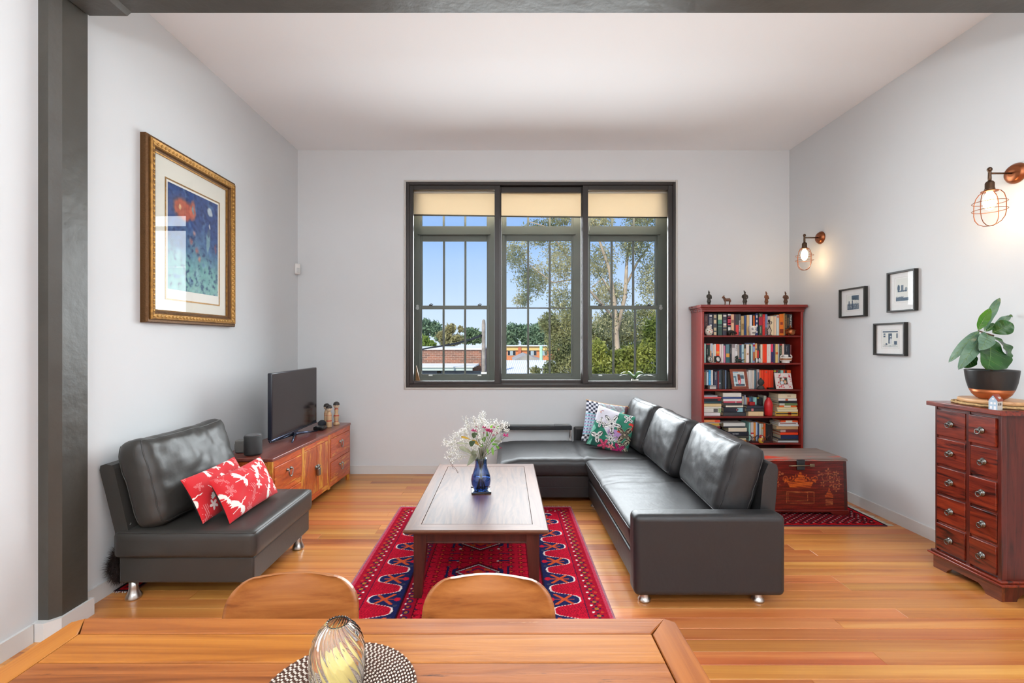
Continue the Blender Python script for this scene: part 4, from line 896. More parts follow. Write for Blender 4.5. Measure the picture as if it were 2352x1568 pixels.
chair_w = WOOD('oak_shell', [(98, 50, 20), (146, 84, 38), (166, 102, 50), (180, 116, 62)], 0, 9., 20., .34, .2, rand=.05, dist=.7, bump=.12)
def dining_chair(label, loc, rz):
    c = thing('dining_chair', label, 'chair', loc, rz, 'timber dining chairs at the table')
    # one moulded shell: seat runs from -y (under the table) to the back at +y, rounded top corners
    nu = 24; vs = []; fs = []; rc = .082; TT = [.5 * i / 14 for i in range(15)] + [.5 + .5 * (i / 10) * (1 - rc / .345) for i in range(1, 11)] + [.5 + .5 * (1 - rc * (1 - math.sin(R(9 * i))) / .345) for i in range(1, 11)]; nv = len(TT) - 1
    def prof(t):   # t 0..1 from seat front to back top -> y, z
        if t < .5: s_ = t / .5; return (-.40 + .36 * s_, .455 - .022 * math.sin(math.pi * s_))
        s_ = (t - .5) / .5; return (-.04 + .03 * math.sin(min(1, s_ * 2) * math.pi / 2) + .085 * s_, .455 + .334 * s_ - .03 * (1 - s_) * 0)
    def half(t):
        if t < .5: return .20 + .012 * math.sin(math.pi * t)
        s_ = (t - .5) / .5; h = .199 - .022 * s_
        k = (s_ - (1 - rc / .345)) / (rc / .345)
        if k > 0: h -= rc * (1 - math.sqrt(max(0, 1 - min(1, k) ** 2)))
        return h
    for side in (0, 1):
        for j in range(nv + 1):
            tj = TT[j]; y_, z_ = prof(tj); h = half(tj)
            for i in range(nu + 1):
                u = i / nu * 2 - 1; s_ = max(0, (tj - .5) / .5)
                k = u * u; vs.append((u * h, y_ - .022 * k * min(1, s_ * 2) - side * .011 * min(1, s_ * 3) * -1, z_ + .02 * k * (1 - min(1, s_ * 2)) - side * .011 * (1 - min(1, s_ * 3))))
    o_ = (nu + 1) * (nv + 1)
    for j in range(nv):
        for i in range(nu):
            a = j * (nu + 1) + i; fs.append((a, a + 1, a + nu + 2, a + nu + 1)); fs.append((o_ + a, o_ + a + nu + 1, o_ + a + nu + 2, o_ + a + 1))
    rim = [j * (nu + 1) for j in range(nv + 1)] + [nv * (nu + 1) + i for i in range(1, nu + 1)] + [j * (nu + 1) + nu for j in range(nv - 1, -1, -1)] + [i for i in range(nu - 1, 0, -1)]
    for k in range(len(rim)):
        a, b_ = rim[k], rim[(k + 1) % len(rim)]; fs.append((a, b_, o_ + b_, o_ + a))
    q = MB(); q.add(vs, fs, [True] * (2 * nu * nv) + [False] * len(rim)); q.build('shell', chair_w, c)
    for (x, y_) in ((-.17, -.36), (.17, -.36), (-.17, -.04), (.17, -.04)):
        q = MB(); q.tube([(x * .7, y_ * .8 - .03, .435), (x * 1.1, y_ * 1.05 + (.02 if y_ > -.1 else -.01), 0)], [.017, .012], 10); q.build('leg', chair_w, c)
    q = MB(); q.tube([(-.12, -.32, .428), (.12, -.07, .428)], .01, 8); q.tube([(.12, -.32, .43), (-.12, -.07, .43)], .01, 8); q.build('under_frame', P('dark_steel', (60, 60, 62), .4, .8), c)
    return c
dining_chair('moulded oak dining chair tucked in beside the ribbed glass vase', (-.592, 1.225, 0), R(3))
dining_chair('moulded oak dining chair tucked in front of the coffee table', (-.048, 1.215, 0), R(-1))

# ------------------------------------------------------------------ bookcase
bkm = WOOD('red_bookcase', [(132, 28, 22), (150, 36, 27), (160, 42, 30)], 2, 3., 20., .26, .4, rand=.04, bump=.02)  # brighter red than the shelves, putting the window's reflection into the side colour
bkx = WOOD('red_bookcase_x', [(96, 18, 16), (128, 30, 24), (140, 36, 28)], 0, 6., 14., .26, .4, rand=.04, bump=.05)
BX0, BX1, BY0, BY1, BZ = 2.03, 3.078, 4.715, 4.985, 1.83
BC = thing('bookcase', 'tall red mahogany bookcase packed with books', 'bookcase', ((BX0 + BX1) / 2, 4.85, 0))
for x in (BX0, BX1 - .022):
    q = MB(); q.r2(x, x + .022, BY0 + .004, BY1, .0, BZ - .07, .002); wb(q, 'side_panel', bkm, BC)
    xx = (x + .011)
    q = MB(); q.r2(xx - .013, xx + .013, BY0 - .004, BY0 + .016, 0, BZ - .07, .004); wb(q, 'front_stile', bkm, BC)
q = MB(); q.b2(BX0 + .02, BX1 - .02, BY1 - .008, BY1, .05, BZ - .06); wb(q, 'back_panel', P('bookcase_back', (62, 24, 26), .6), BC)
SHELF = [1.513, 1.229, .955, .675, .398, .115]
for z in SHELF:
    q = MB(); q.r2(BX0 + .02, BX1 - .02, BY0 + .002, BY1 - .006, z - .019, z, .003); wb(q, 'shelf', bkx, BC)
q = MB(); q.b2(BX0 + .02, BX1 - .02, BY0 + .012, BY0 + .03, 0, .096); wb(q, 'kickboard', bkx, BC)
q = MB()
q.r2(BX0 - .006, BX1 + .006, BY0 - .012, BY1, BZ - .072, BZ - .045, .004); q.r2(BX0 - .016, BX1 + .016, BY0 - .022, BY1, BZ - .047, BZ - .03, .006, 3); q.r2(BX0 - .03, BX1 + .03, BY0 - .036, BY1, BZ - .032, BZ, .007, 3); wb(q, 'cornice', bkx, BC)
# ------------------------------------------------------------------ soft cushions
def in_poly(x, y, pts):
    inside = np.zeros(x.shape, bool); n = len(pts); j = n - 1
    for i in range(n):
        xi, yi = pts[i]; xj, yj = pts[j]
        c = ((yi > y) != (yj > y)) & (x < (xj - xi) * (y - yi) / (yj - yi + 1e-12) + xi); inside ^= c; j = i
    return inside
def basis(n, roll=0.):
    n = Vector(n).normalized(); up = Vector((0, 0, 1)); up = (up - n * up.dot(n)).normalized(); w = up.cross(n)
    M = Matrix((w, up, n)).transposed().to_4x4()
    return M @ Matrix.Rotation(roll, 4, 'Z')
cloth_m = P('printed_cloth', (200, 200, 200), .85, attr='Col', sheen=.1, bump=(300, .15, 2, .003))
def pillow(name, label, cat, w, h, t, colfn, back, loc, n, roll=0., res=70, seed=0, group=None):
    p = thing(name, label, cat, loc, group=group); M = basis(n, roll)
    def pos(s):
        def f(U, V):
            u, v = U * 2 - 1, V * 2 - 1
            x = u * w / 2 * (1 - .05 * (1 - v * v)); y = v * h / 2 * (1 - .05 * (1 - u * u))
            z = s * t / 2 * np.clip((1 - u ** 2) * (1 - v ** 2), 0, 1) ** .42
            z = z + s * .006 * np.sin(u * 5 + seed + v * 3) * (1 - u * u) * (1 - v * v) + s * .004 * np.sin(u * 11 - v * 9 + seed)* (1 - u * u) * (1 - v * v)
            return x, y, z
        return f
    o = link_mesh('front_cover', grid_mesh('front_cover', res, int(res * h / w), pos(1), colfn), cloth_m, p); o.matrix_local = M
    o = link_mesh('back_cover', grid_mesh('back_cover', 24, 24, pos(-1)), back, p); o.matrix_local = M
    return p
def paint(U, base):
    return np.zeros(U.shape + (3,)) + np.array(base, float)
def crane_print(seed):
    A = 1.85
    birds = [(.36, .74, .46, .1, 0), (.66, .70, .44, -1.0, 0), (.88, .48, .40, -.6, 0), (.16, .22, .48, .4, 0), (.74, .20, .36, 2.2, 0), (.45, .32, .42, -.6, 1), (.95, .88, .34, .3, 0), (.12, .88, .3, .6, 1), (.04, .50, .3, .1, 0)]
    leafs = [(.13, .62, .15, 1), (.57, .45, .12, 0), (.80, .84, .12, 0), (.93, .18, .10, 0), (.50, .95, .12, 1), (.32, .08, .12, 1)]
    W_ = np.array((240, 232, 224.)); L_ = np.array((226, 140, 140.))
    def f(U, V):
        C = paint(U, (206, 26, 36)); X = ((U + .13 * seed) % 1.) * A; Y = (V + .07 * seed) % 1.
        def put(m, c, a=1.): C[m] = C[m] * (1 - a) + c * a
        for (bx, by, s, r, ol) in birds:
            c_, s_ = math.cos(r), math.sin(r); x = ((X - bx * A) * c_ + (Y - by) * s_) / s; y = (-(X - bx * A) * s_ + (Y - by) * c_) / s
            body = in_poly(x, y, [(-.18, 0), (-.05, .07), (.12, .05), (.22, 0), (.1, -.05), (-.08, -.05)]) | in_poly(x, y, [(-.16, .015), (-.46, .035), (-.46, .012), (-.16, -.015)])
            w1 = in_poly(x, y, [(.10, .04), (.06, .22), (-.06, .40), (-.18, .54), (-.17, .45), (-.30, .50), (-.25, .40), (-.38, .42), (-.30, .32), (-.40, .29), (-.26, .20), (-.12, .10), (-.07, .03)])
            w2 = in_poly(x, y, [(.10, -.04), (.17, -.2), (.13, -.36), (.05, -.5), (.06, -.42), (-.06, -.46), (-.01, -.37), (-.13, -.38), (-.06, -.28), (-.14, -.24), (-.05, -.12), (-.03, -.03)])
            nk = in_poly(x, y, [(.18, .025), (.30, .07), (.40, .03), (.50, .05), (.60, .01), (.50, .015), (.41, -.015), (.30, .03), (.2, -.02)])
            m = body | w1 | w2 | nk
            if ol: put(m & (np.sin((x + y) * 46) > .35), L_)
            else: put(m, W_)
        for (lx, ly, s, ol) in leafs:
            x = (X - lx * A) / s; y = (Y - ly) / s; d = np.hypot(x, y); th = np.arctan2(y, x) - .6
            m = d < .35 + .65 * np.abs(np.cos(2.5 * th)) ** 1.5
            put(m & (np.sin(d * 26 + th * 12) > 0) if ol else m, L_ if ol else W_, .9)
        return C
    return f
blk_cloth = P('black_cloth', (30, 29, 28), .9)
pillow('scatter_cushion', 'red lumbar cushion printed with white cranes, leaning on the other red one', 'cushion', .50, .275, .12, crane_print(0), blk_cloth, (-1.635, 2.865, .532), (math.cos(R(26)), -.06, math.sin(R(26))), R(2), 240, 1, 'red crane cushions')
pillow('scatter_cushion', 'red crane cushion half hidden against the charcoal back cushion', 'cushion', .50, .28, .11, crane_print(3), blk_cloth, (-1.785, 2.84, .54), (math.cos(R(27)), -.02, math.sin(R(27))), R(1), 240, 2, 'red crane cushions')
def floral(U, V):
    C = paint(U, (30, 120, 96)); x, y = U, V
    def put(m, c, a=1.): C[m] = C[m] * (1 - a) + np.array(c, float) * a
    put((y > .62 - .45 * x + .06 * np.sin(x * 9)) & (x < .75), (214, 212, 222)); put((np.hypot((x - .62) / 1.4, y - .45) < .14), (176, 140, 190)); put((x > .55) & (y > .55), (44, 128, 104)); put((x + y < .55) & (np.sin(x * 24 - y * 14) > .1), (120, 190, 168)); put((y < .22) & (x > .1), (24, 84, 72))
    def fl(cx, cy, r, k, c, line, ph=0., pet=.35):
        d = np.hypot(x - cx, y - cy); t = np.arctan2(y - cy, x - cx) + ph; e = r * (1 - pet + pet * np.cos(k * t))
        put(d < e * 1.08, line); put(d < e * .97, c); put((d < e * .9) & (np.abs(np.sin(k * t * .5)) < .16) & (d > r * .12), line); put((d < e * .62) & (d > e * .52), line); put(d < r * .16, c); put((d < r * .12), line)
    fl(.46, .66, .24, 5, (236, 234, 230), (40, 40, 48)); fl(.18, .60, .13, 4, (230, 228, 224), (50, 50, 56)); fl(.84, .50, .22, 4, (36, 34, 32), (176, 158, 132), .5); fl(.88, .24, .16, 3, (44, 42, 40), (196, 186, 160), 1.); fl(.55, .30, .16, 8, (230, 230, 226), (14, 14, 14), .2)
    fl(.20, .26, .17, 3, (232, 230, 224), (36, 36, 38), 1.2); fl(.80, .10, .17, 5, (190, 24, 104), (110, 10, 60), .3); fl(.42, .10, .15, 5, (190, 30, 80), (230, 110, 140), .1); fl(.80, .90, .13, 4, (240, 238, 236), (60, 60, 66), .4); fl(.98, .78, .12, 4, (196, 30, 40), (236, 80, 70)); fl(.10, .90, .08, 5, (240, 180, 110), (120, 110, 170)); fl(.60, .12, .08, 5, (210, 40, 60), (250, 180, 190))
    put(np.hypot((x - .68) / 2, y - .52) < .02, (216, 60, 30)); put((x + (1 - y) < .22), (222, 218, 216)); return C
def patch(U, V):
    C = paint(U, (168, 166, 172)); x, y = U, V
    def put(m, c, a=1.): C[m] = C[m] * (1 - a) + np.array(c, float) * a
    put((np.sin(x * 60) * np.sin(y * 60) > .3) & (x > .3), (150, 146, 154)); put((np.abs(np.sin((x + y) * 14)) < .25) & (x > .35), (164, 196, 194))
    for (cx, cy) in ((.62, .80), (.90, .80), (.76, .62)):
        d = np.hypot(x - cx, y - cy); put(d < .075, (150, 196, 196)); put(d < .045, (236, 226, 210)); put(d < .018, (220, 140, 90))
    put((x > .92), (104, 62, 66))
    a = (x < .33) & (y > .68); put(a, (222, 222, 232)); put(a & (np.floor(x * 18) + np.floor(y * 18)).astype(int) % 2 == 1, (46, 52, 74)) if False else None
    ck = ((np.floor(x * 18) + np.floor(y * 18)).astype(int) % 2 == 1); put(a & ck, (46, 52, 74))
    a = (x < .26) & (y <= .68) & (y > .16); put(a, (206, 204, 224)); put(a & (sd(y, .082) < .02), (110, 200, 208)); put(a & (sd(y, .082) > .035) & (sd(y, .082) < .07) & (np.sin(x * 90) > .2), (120, 104, 150))
    r = np.hypot(x - .75, y - .42); put((r < .50) & (r > .43) & (y < .7), (214, 110, 140)); put((r <= .43) & (r > .33) & (y < .7), (196, 206, 90)); an = np.arctan2(y - .42, x - .75); put((r <= .41) & (r > .35) & (y < .7) & (sd(an, .22) < .13), (70, 84, 140)); put((r <= .33) & (r > .28) & (y < .7), (110, 180, 196)); put((r <= .28) & (y < .7), (186, 160, 168))
    a = (y <= .16); put(a, (52, 54, 66)); put(a & ck & (x < .4), (220, 220, 226)); put(a & (np.hypot(x - .5, y - .08) < .05), (120, 170, 190)); return C
pillow('scatter_cushion', 'glossy floral cushion in green, magenta and white on the sofa corner', 'cushion', .40, .40, .13, floral, blk_cloth, (1.03, 4.41, .585), (-.36, -.90, .26), R(-15), 110, 4)
pc = pillow('scatter_cushion', 'patchwork cushion of checks and pastel stripes behind the floral cushion', 'cushion', .43, .43, .12, patch, P('plum_cloth', (92, 58, 62), .9), (1.01, 4.64, .612), (-.10, -.93, .34), R(-9), 110, 6)
q = MB(); fc = [c for c in pc.children if c.name.startswith('front')][0]
for i in range(40):
    t = i / 19.5 - 1
    for (x, y) in (((t, 1) if i < 40 else None), (1, t)):
        if (x, y) == (1, 1): continue
        q.ball((x * .215 * (1 - .05 * (1 - y * y)), y * .215 * (1 - .05 * (1 - x * x)), 0), .0055, 6, 4)
o = q.build('bobble_trim', P('orange_bobble', (226, 168, 80), .8), fc); o['kind'] = 'stuff'

# ------------------------------------------------------------------ narrow console behind the chaise
cs = thing('narrow_console', 'narrow black console with chrome legs behind the chaise', 'console', (.325, 4.922, 0))
q = MB(); q.r2(-.385, .383, -.05, .05, .502, .545, .006, 2); q.build('top', P('console_black', (40, 42, 46), .18), cs)
q = MB(); q.r2(.20, .37, -.045, .04, .545, .552, .003); q.build('tray', P('console_tray', (120, 122, 124), .2, .5), cs)
for x in (-.375, .373):
    q = MB(); q.tube([(x, -.042, .502), (x, -.042, 0)], .007, 8); q.tube([(x, .042, .502), (x, .042, 0)], .007, 8); q.tube([(x, -.042, .02), (x, .042, .02)], .006, 8); q.build('leg_frame', P('mirror_chrome', (222, 222, 222), .08, 1.), cs)

# ------------------------------------------------------------------ leaves for bouquet and plant
def leaf(p0, p1, w, bend, face, mat, parent, name='leaf', curl=.0, wave=0., nl=10, shape=.6, cup=.25, seed=0, rnd_p=.8, vein=None):
    p0, p1 = Vector(p0), Vector(p1); ax = (p1 - p0); L = ax.length; t_ = ax.normalized(); nrm = Vector(face); nrm = (nrm - t_ * nrm.dot(t_)).normalized(); sd_ = t_.cross(nrm)
    vs, fs = [], []; nw = 6
    for i in range(nl + 1):
        t = i / nl; c = p0 + ax * t + nrm * (bend * L * 4 * t * (1 - t)) + Vector((0, 0, -curl * L * t * t))
        k = math.sin(math.pi * t ** shape) ** rnd_p if 0 < t < 1 else 0; hw = w / 2 * max(k, .03 if t == 0 else .0)
        for j in range(nw + 1):
            u = j / nw * 2 - 1; ww = wave * w * math.sin(t * 17 + seed + (2 if u > 0 else 0)) * u * u
            vs.append(c + sd_ * (u * hw) + nrm * (cup * abs(u) * hw + ww))
    for i in range(nl):
        for j in range(nw): a = i * (nw + 1) + j; fs.append((a, a + 1, a + nw + 2, a + nw + 1))
    q = MB(); q.add(vs, fs, True); o = q.build(name, mat, parent, fix=False)
    if vein:
        q = MB(); q.tube([vs[i * (nw + 1) + nw // 2] + nrm * .0006 for i in range(nl)], [.0016 * (1 - .7 * i / nl) for i in range(nl)], 5)
        for i in range(3, nl - 2, 3):
            for u in (1, nw - 1): q.tube([vs[i * (nw + 1) + nw // 2] + nrm * .0006, vs[min(nl - 1, i + 2) * (nw + 1) + u] + nrm * .0008], [.0009, .0004], 4)
        q.build('vein', vein, o)
    return o

# ------------------------------------------------------------------ blue vase with flowers on the coffee table
VD = 3.17; V0 = Vector((-.173, VD, ZT))
q = MB(); q.r2(-.068, .068, -.068, .068, 0, .006, .002); q.r2(-.068, .068, -.068, -.060, .006, .012, .002); q.r2(-.068, .068, .060, .068, .006, .012, .002); o = q.build('square_tray', P('dark_tray', (52, 52, 56), .25, .4), None, V0); tag(o, 'small dark square tray under the blue vase', 'tray'); o.rotation_euler = (0, 0, R(6))
va = thing('flower_vase', 'blue glass baluster vase holding mixed flowers', 'vase', V0 + Vector((0, 0, .0065)))
def REALGLASS(name, col, rough=0., ior=1.45):
    return P(name, col, rough, trans=1., ior=ior)
pr = [(.044, 0), (.050, .006), (.066, .04), (.0705, .07), (.066, .10), (.052, .135), (.043, .165), (.040, .19), (.041, .215), (.0405, .222)]
pr_in = [(r - .004, z) for r, z in reversed(pr)][:-1] + [(.040, .008)]
q = MB(); q.lathe(pr + pr_in, 40, caps=False); q.add([(.0, 0, 0)], [])
bm_ = q.build('glass_body', GLASS('blue_glass', (186, 206, 234), .10), va)
q = MB(); q.lathe([(.001, .004), (.044, .004)] + pr[:1] , 40); q.build('base_disc', P('deep_blue_glass', (30, 50, 90), .1), va)
q = MB(); q.lathe([(.039, .009), (.058, .04), (.0655, .07), (.063, .095), (.001, .0955)], 40, caps=False); q.build('water', GLASS('vase_water', (206, 218, 234), .05), va)
stem_m = P('flower_stem', (70, 84, 46), .6); dry_m = P('dried_stem', (200, 196, 180), .8); wht = P('white_blossom', (240, 240, 236), .7); pnk = LEAF('pink_petal', (170, 26, 90), (206, 60, 130), .3, .5, 30)
bl = thing('flower_bunch', 'bunch of white sprays and magenta flowers standing in the blue vase', 'flowers', V0 + Vector((0, 0, .02)))
def fp(cx, cy, dy=0.):   # crop pixel of the bouquet view -> metres relative to the bunch
    d = VD + dy; return Vector((wx(1000 + cx / 7.125, d), d, wz(930 + cy / 7.125, d))) - bl.location
mouth = Vector((0, 0, .20)); rb = random.Random(11)
q = MB()
for k in range(16):
    a = rb.uniform(0, 6.28); b0 = Vector((.03 * math.cos(a), .03 * math.sin(a), .0)); b1 = Vector((-.028 * math.cos(a), -.028 * math.sin(a), .21)); q.tube([b0, (b0 + b1) / 2, b1], .0028, 5)
q.build('stem_bundle', stem_m, bl)
sprays = [(150, 600), (170, 640), (240, 640), (300, 600), (280, 550), (340, 490), (400, 470), (450, 420), (480, 440), (500, 480), (230, 780), (210, 850), (300, 800), (360, 880), (260, 930), (330, 720), (290, 690), (420, 850), (500, 380), (540, 330), (500, 270), (640, 330), (700, 280), (730, 200), (780, 160), (760, 240), (800, 280), (700, 330), (830, 340), (880, 330), (960, 300), (1000, 300), (1000, 420), (1050, 440), (1110, 300), (1150, 330), (1170, 410), (1100, 380), (930, 440), (700, 440), (720, 500), (560, 620), (620, 680), (480, 660), (420, 600), (680, 700), (740, 640), (520, 560), (640, 250), (860, 400)]
q = MB(); qs = MB()
for (cx, cy) in sprays:
    dy = rb.uniform(-.09, .09); e_ = fp(cx, cy, dy); m_ = mouth.lerp(e_, .55) + Vector((0, 0, .02)); qs.tube([mouth * .9, m_, e_], [.0016, .0012, .0008], 4)
    for k in range(22):
        o_ = Vector([rb.gauss(0, .012) for _ in range(3)]); p = e_ + o_; qs.tube([m_.lerp(e_, .8), p], .0005, 3, caps=False)
        r0 = rb.uniform(.0028, .0052)
        q.ball(p, r0, 5, 3)
o = q.build('white_blossom_spray', wht, bl); o['kind'] = 'stuff'
qs.build('spray_stems', dry_m, bl)
for i, (cx, cy, s_) in enumerate(((635, 440, .026), (890, 450, .032), (1150, 520, .027), (800, 385, .02), (680, 368, .010), (860, 430, .024), (1015, 470, .013), (945, 505, .014), (700, 540, .012), (960, 380, .014), (1070, 715, .010), (790, 470, .014))):
    c = fp(cx, cy, rb.uniform(-.10, -.03)); q = MB(); n_ = 11
    for k in range(n_):
        a = k * 2.4; el_ = .2 + .9 * k / n_; d_ = Vector((math.cos(a) * math.cos(el_), math.sin(a) * math.cos(el_) - .3, math.sin(el_))).normalized(); sdv = d_.orthogonal().normalized()
        tip = c + d_ * s_ * rb.uniform(.8, 1.2); mm = c.lerp(tip, .6); q.add([c, mm + sdv * s_ * .16, tip, mm - sdv * s_ * .16], [(0, 1, 2, 3)], True)
    fl_ = q.build('flower_head', pnk, bl, fix=False)
    qs = MB(); qs.tube([mouth, mouth.lerp(c, .5) + Vector((0, 0, .01)), c], .0016, 5); qs.build('flower_stem', stem_m, fl_)
LG = LEAF('fresh_leaf', (60, 110, 36), (130, 176, 70), .4, .45, 12); LY = LEAF('amber_leaf', (120, 86, 20), (196, 156, 40), .35, .4, 12); LO = LEAF('olive_grey_leaf', (96, 100, 76), (164, 166, 140), .25, .35, 12); LD = LEAF('dark_stem_leaf', (44, 66, 40), (80, 100, 64), .2, .5, 12)
for (a, b, w_, m_, bd) in (((600, 575), (775, 700), .016, LY, .1), ((415, 522), (580, 575), .012, LY, .12), ((390, 690), (625, 815), .024, LO, .15), ((665, 785), (515, 1005), .034, LO, -.1), ((590, 800), (690, 770), .026, LO, .1), ((910, 615), (1000, 530), .014, LG, .1), ((925, 650), (1035, 650), .012, LG, .08), ((850, 520), (840, 430), .012, LG, .1), ((780, 600), (830, 520), .022, LG, .1), ((930, 690), (945, 835), .014, LG, .1), ((905, 380), (935, 330), .014, LG, .1), ((1000, 390), (1045, 350), .012, LG, .1), ((340, 630), (560, 640), .010, LO, .05), ((560, 660), (660, 600), .03, LD, .1), ((600, 520), (700, 470), .03, LD, .1), ((720, 660), (790, 680), .02, LG, .1), ((960, 600), (1090, 600), .014, LO, .12), ((1040, 720), (980, 660), .014, LG, .1), ((850, 720), (870, 820), .010, LG, .05)):
    dy = rb.uniform(-.09, -.02); leaf(fp(*a, dy), fp(*b, dy - .01), w_ * 1.25, bd, (rb.uniform(-.3, .3), -1, .5), m_, bl)
q = MB()
for i in range(12):
    t = i / 11; c = fp(245 + 120 * t + 20 * math.sin(t * 9), 945 + 170 * t, -.02); q.ball(c, .0026, 5, 3)
q.tube([fp(230, 900, -.02), fp(260, 990, -.02), fp(330, 1040, -.02), fp(368, 1120, -.02)], .0012, 4); q.build('dried_twig', P('dry_twig', (96, 70, 52), .8), bl)

# ------------------------------------------------------------------ fiddle-leaf plant in its bowl on the drawer chest
CZ = 1.066
mt = thing('woven_mat', 'round braided straw mat on the drawer chest', 'mat', (2.935, 2.735, CZ))
q = MB(); n_ = 60
for ring in range(9):
    r_ = .205 - ring * .022; q.tube([(r_ * math.cos(a) * .78, r_ * math.sin(a), .0085 + .0018 * math.sin(a * 34)) for a in [2 * math.pi * i / n_ for i in range(n_)]], .0065 if ring else .006, 5, closed=True)
q.lathe([(.2, .0005), (.2, .004)], 40, sx=.78); q.build('braid', P('straw', (196, 160, 110), .9, var=(90, .35)), mt)
pb = MB(); pb.lathe([(.165, 0), (.17, .003), (.172, .018), (.168, .022)], 48, sx=.86); o = pb.build('round_board', WOOD('pale_board', [(176, 120, 76), (212, 164, 116), (224, 180, 134)], 1, 5., 14., .4, rand=.02), None, (2.935, 2.735, CZ + .0168)); tag(o, 'round pale timber board under the plant bowl', 'board')
PZ = CZ + .0392
po = thing('plant_bowl', 'black ceramic bowl with copper base holding a fiddle leaf plant', 'pot', (2.918, 2.735, PZ))
q = MB(); q.lathe([(.052, 0), (.066, .008), (.086, .03), (.099, .06)], 48); q.build('copper_base', P('copper_glaze', (176, 98, 54), .32, .55), po)
q = MB(); q.lathe([(.099, .06), (.109, .10), (.115, .14), (.118, .168), (.1185, .174), (.114, .176), (.110, .17), (.106, .14), (.103, .13)], 48, caps=False); q.build('black_rim', P('black_glaze', (38, 37, 36), .38, bump=(30, .08)), po)
q = MB(); q.lathe([(.105, .14), (.06, .148), (.001, .15)], 32, caps=False); q.build('soil', P('soil', (52, 40, 32), .95, bump=(60, .8)), po)
fg = thing('fiddle_leaf_plant', 'fiddle leaf fig with large glossy leaves in the black bowl', 'plant', (2.918, 2.735, PZ + .145))
FD = 2.735
def gp(cx, cy, dy=0.):
    d = FD + dy; return Vector((wx(2160 + cx / 5.406, d), d, wz(670 + cy / 5.406, d))) - fg.location
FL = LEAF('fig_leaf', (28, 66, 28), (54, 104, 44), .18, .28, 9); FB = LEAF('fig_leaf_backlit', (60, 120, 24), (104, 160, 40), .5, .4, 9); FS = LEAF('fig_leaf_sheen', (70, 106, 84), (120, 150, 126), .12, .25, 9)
q = MB(); q.tube([Vector((0, 0, -.02)), gp(640, 760), gp(640, 600), gp(620, 540), gp(540, 515), gp(470, 485)], [.007, .007, .006, .006, .005, .003], 8); q.tube([gp(620, 540), gp(660, 550)], .005, 6); q.build('stem', P('fig_stem', (84, 56, 36), .8), fg)
for i, (a, b, w_, mat_, bd, face, da, db, sh) in enumerate((
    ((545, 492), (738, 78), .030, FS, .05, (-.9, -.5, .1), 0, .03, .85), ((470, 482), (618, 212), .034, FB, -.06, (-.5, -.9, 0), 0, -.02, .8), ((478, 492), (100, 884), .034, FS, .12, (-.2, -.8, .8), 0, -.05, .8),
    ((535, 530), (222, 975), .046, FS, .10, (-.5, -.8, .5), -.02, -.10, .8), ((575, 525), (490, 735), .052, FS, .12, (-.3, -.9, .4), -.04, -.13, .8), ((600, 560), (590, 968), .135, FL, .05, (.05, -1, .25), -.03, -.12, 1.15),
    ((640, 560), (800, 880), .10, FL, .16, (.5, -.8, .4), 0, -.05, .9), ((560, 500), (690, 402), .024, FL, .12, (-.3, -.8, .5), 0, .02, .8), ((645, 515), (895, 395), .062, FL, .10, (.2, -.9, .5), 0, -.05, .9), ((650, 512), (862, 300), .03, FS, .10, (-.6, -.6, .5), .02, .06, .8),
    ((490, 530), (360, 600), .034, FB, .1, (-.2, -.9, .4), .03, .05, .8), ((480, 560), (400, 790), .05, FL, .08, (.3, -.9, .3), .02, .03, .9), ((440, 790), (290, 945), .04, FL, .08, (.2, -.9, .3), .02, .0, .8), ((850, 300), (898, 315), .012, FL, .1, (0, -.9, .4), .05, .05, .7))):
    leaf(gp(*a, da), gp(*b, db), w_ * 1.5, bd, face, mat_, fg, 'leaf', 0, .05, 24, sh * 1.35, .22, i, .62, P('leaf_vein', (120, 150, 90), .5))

# miniature house
hs_ = thing('miniature_house', 'tiny ceramic gabled house with red roof on the drawer chest', 'ornament', (wx(2297, 2.555), 2.578, CZ), R(20))
q = MB(); q.prism([(-.018, 0), (.018, 0), (.018, .052), (0, .08), (-.018, .052)], 1, -.026, .026, M=Matrix.Rotation(R(90), 4, 'Z')); q.build('walls', P('house_cream', (214, 208, 198), .5), hs_)
q = MB(); q.prism([(-.0185, .0), (.0185, 0), (.0185, .0525), (0, .0805), (-.0185, .0525)], 1, .0262, .0268, M=Matrix.Rotation(R(90), 4, 'Z')); q.build('blue_gable', P('house_blue', (176, 200, 218), .5), hs_)
for s_ in (-1, 1):
    q = MB(); q.add([(-.029, s_ * .022, .047), (.03, s_ * .022, .047), (.03, 0, .083), (-.029, 0, .083), (-.029, s_ * .022, .050), (.03, s_ * .022, .050), (.03, 0, .086), (-.029, 0, .086)], [(0, 1, 2, 3), (4, 5, 6, 7), (0, 1, 5, 4), (1, 2, 6, 5), (2, 3, 7, 6), (3, 0, 4, 7)]); q.build('roof_slope', P('house_roof', (150, 66, 46), .5), hs_)
for (x, z) in ((-.012, .03), (.006, .03)):
    q = MB(); q.b2(x - .005, x + .005, -.0192, -.0178, z - .006, z + .007); q.build('window', P('house_window', (70, 64, 64), .3), hs_)
q = MB(); q.b2(-.004, .01, -.017, -.009, .061, .072); q.build('dormer', P('dormer_white', (214, 214, 206), .5), hs_)
for (y_, z0, z1) in ((-.008, .0, .02), (.008, .004, .02), (-.008, .03, .042), (.006, .03, .042), (0, .056, .064)):
    q = MB(); q.b2(-.0275, -.0266, y_ - .0045, y_ + .0045, z0, z1); q.build('window', P('house_window_white', (236, 238, 240), .4), hs_)

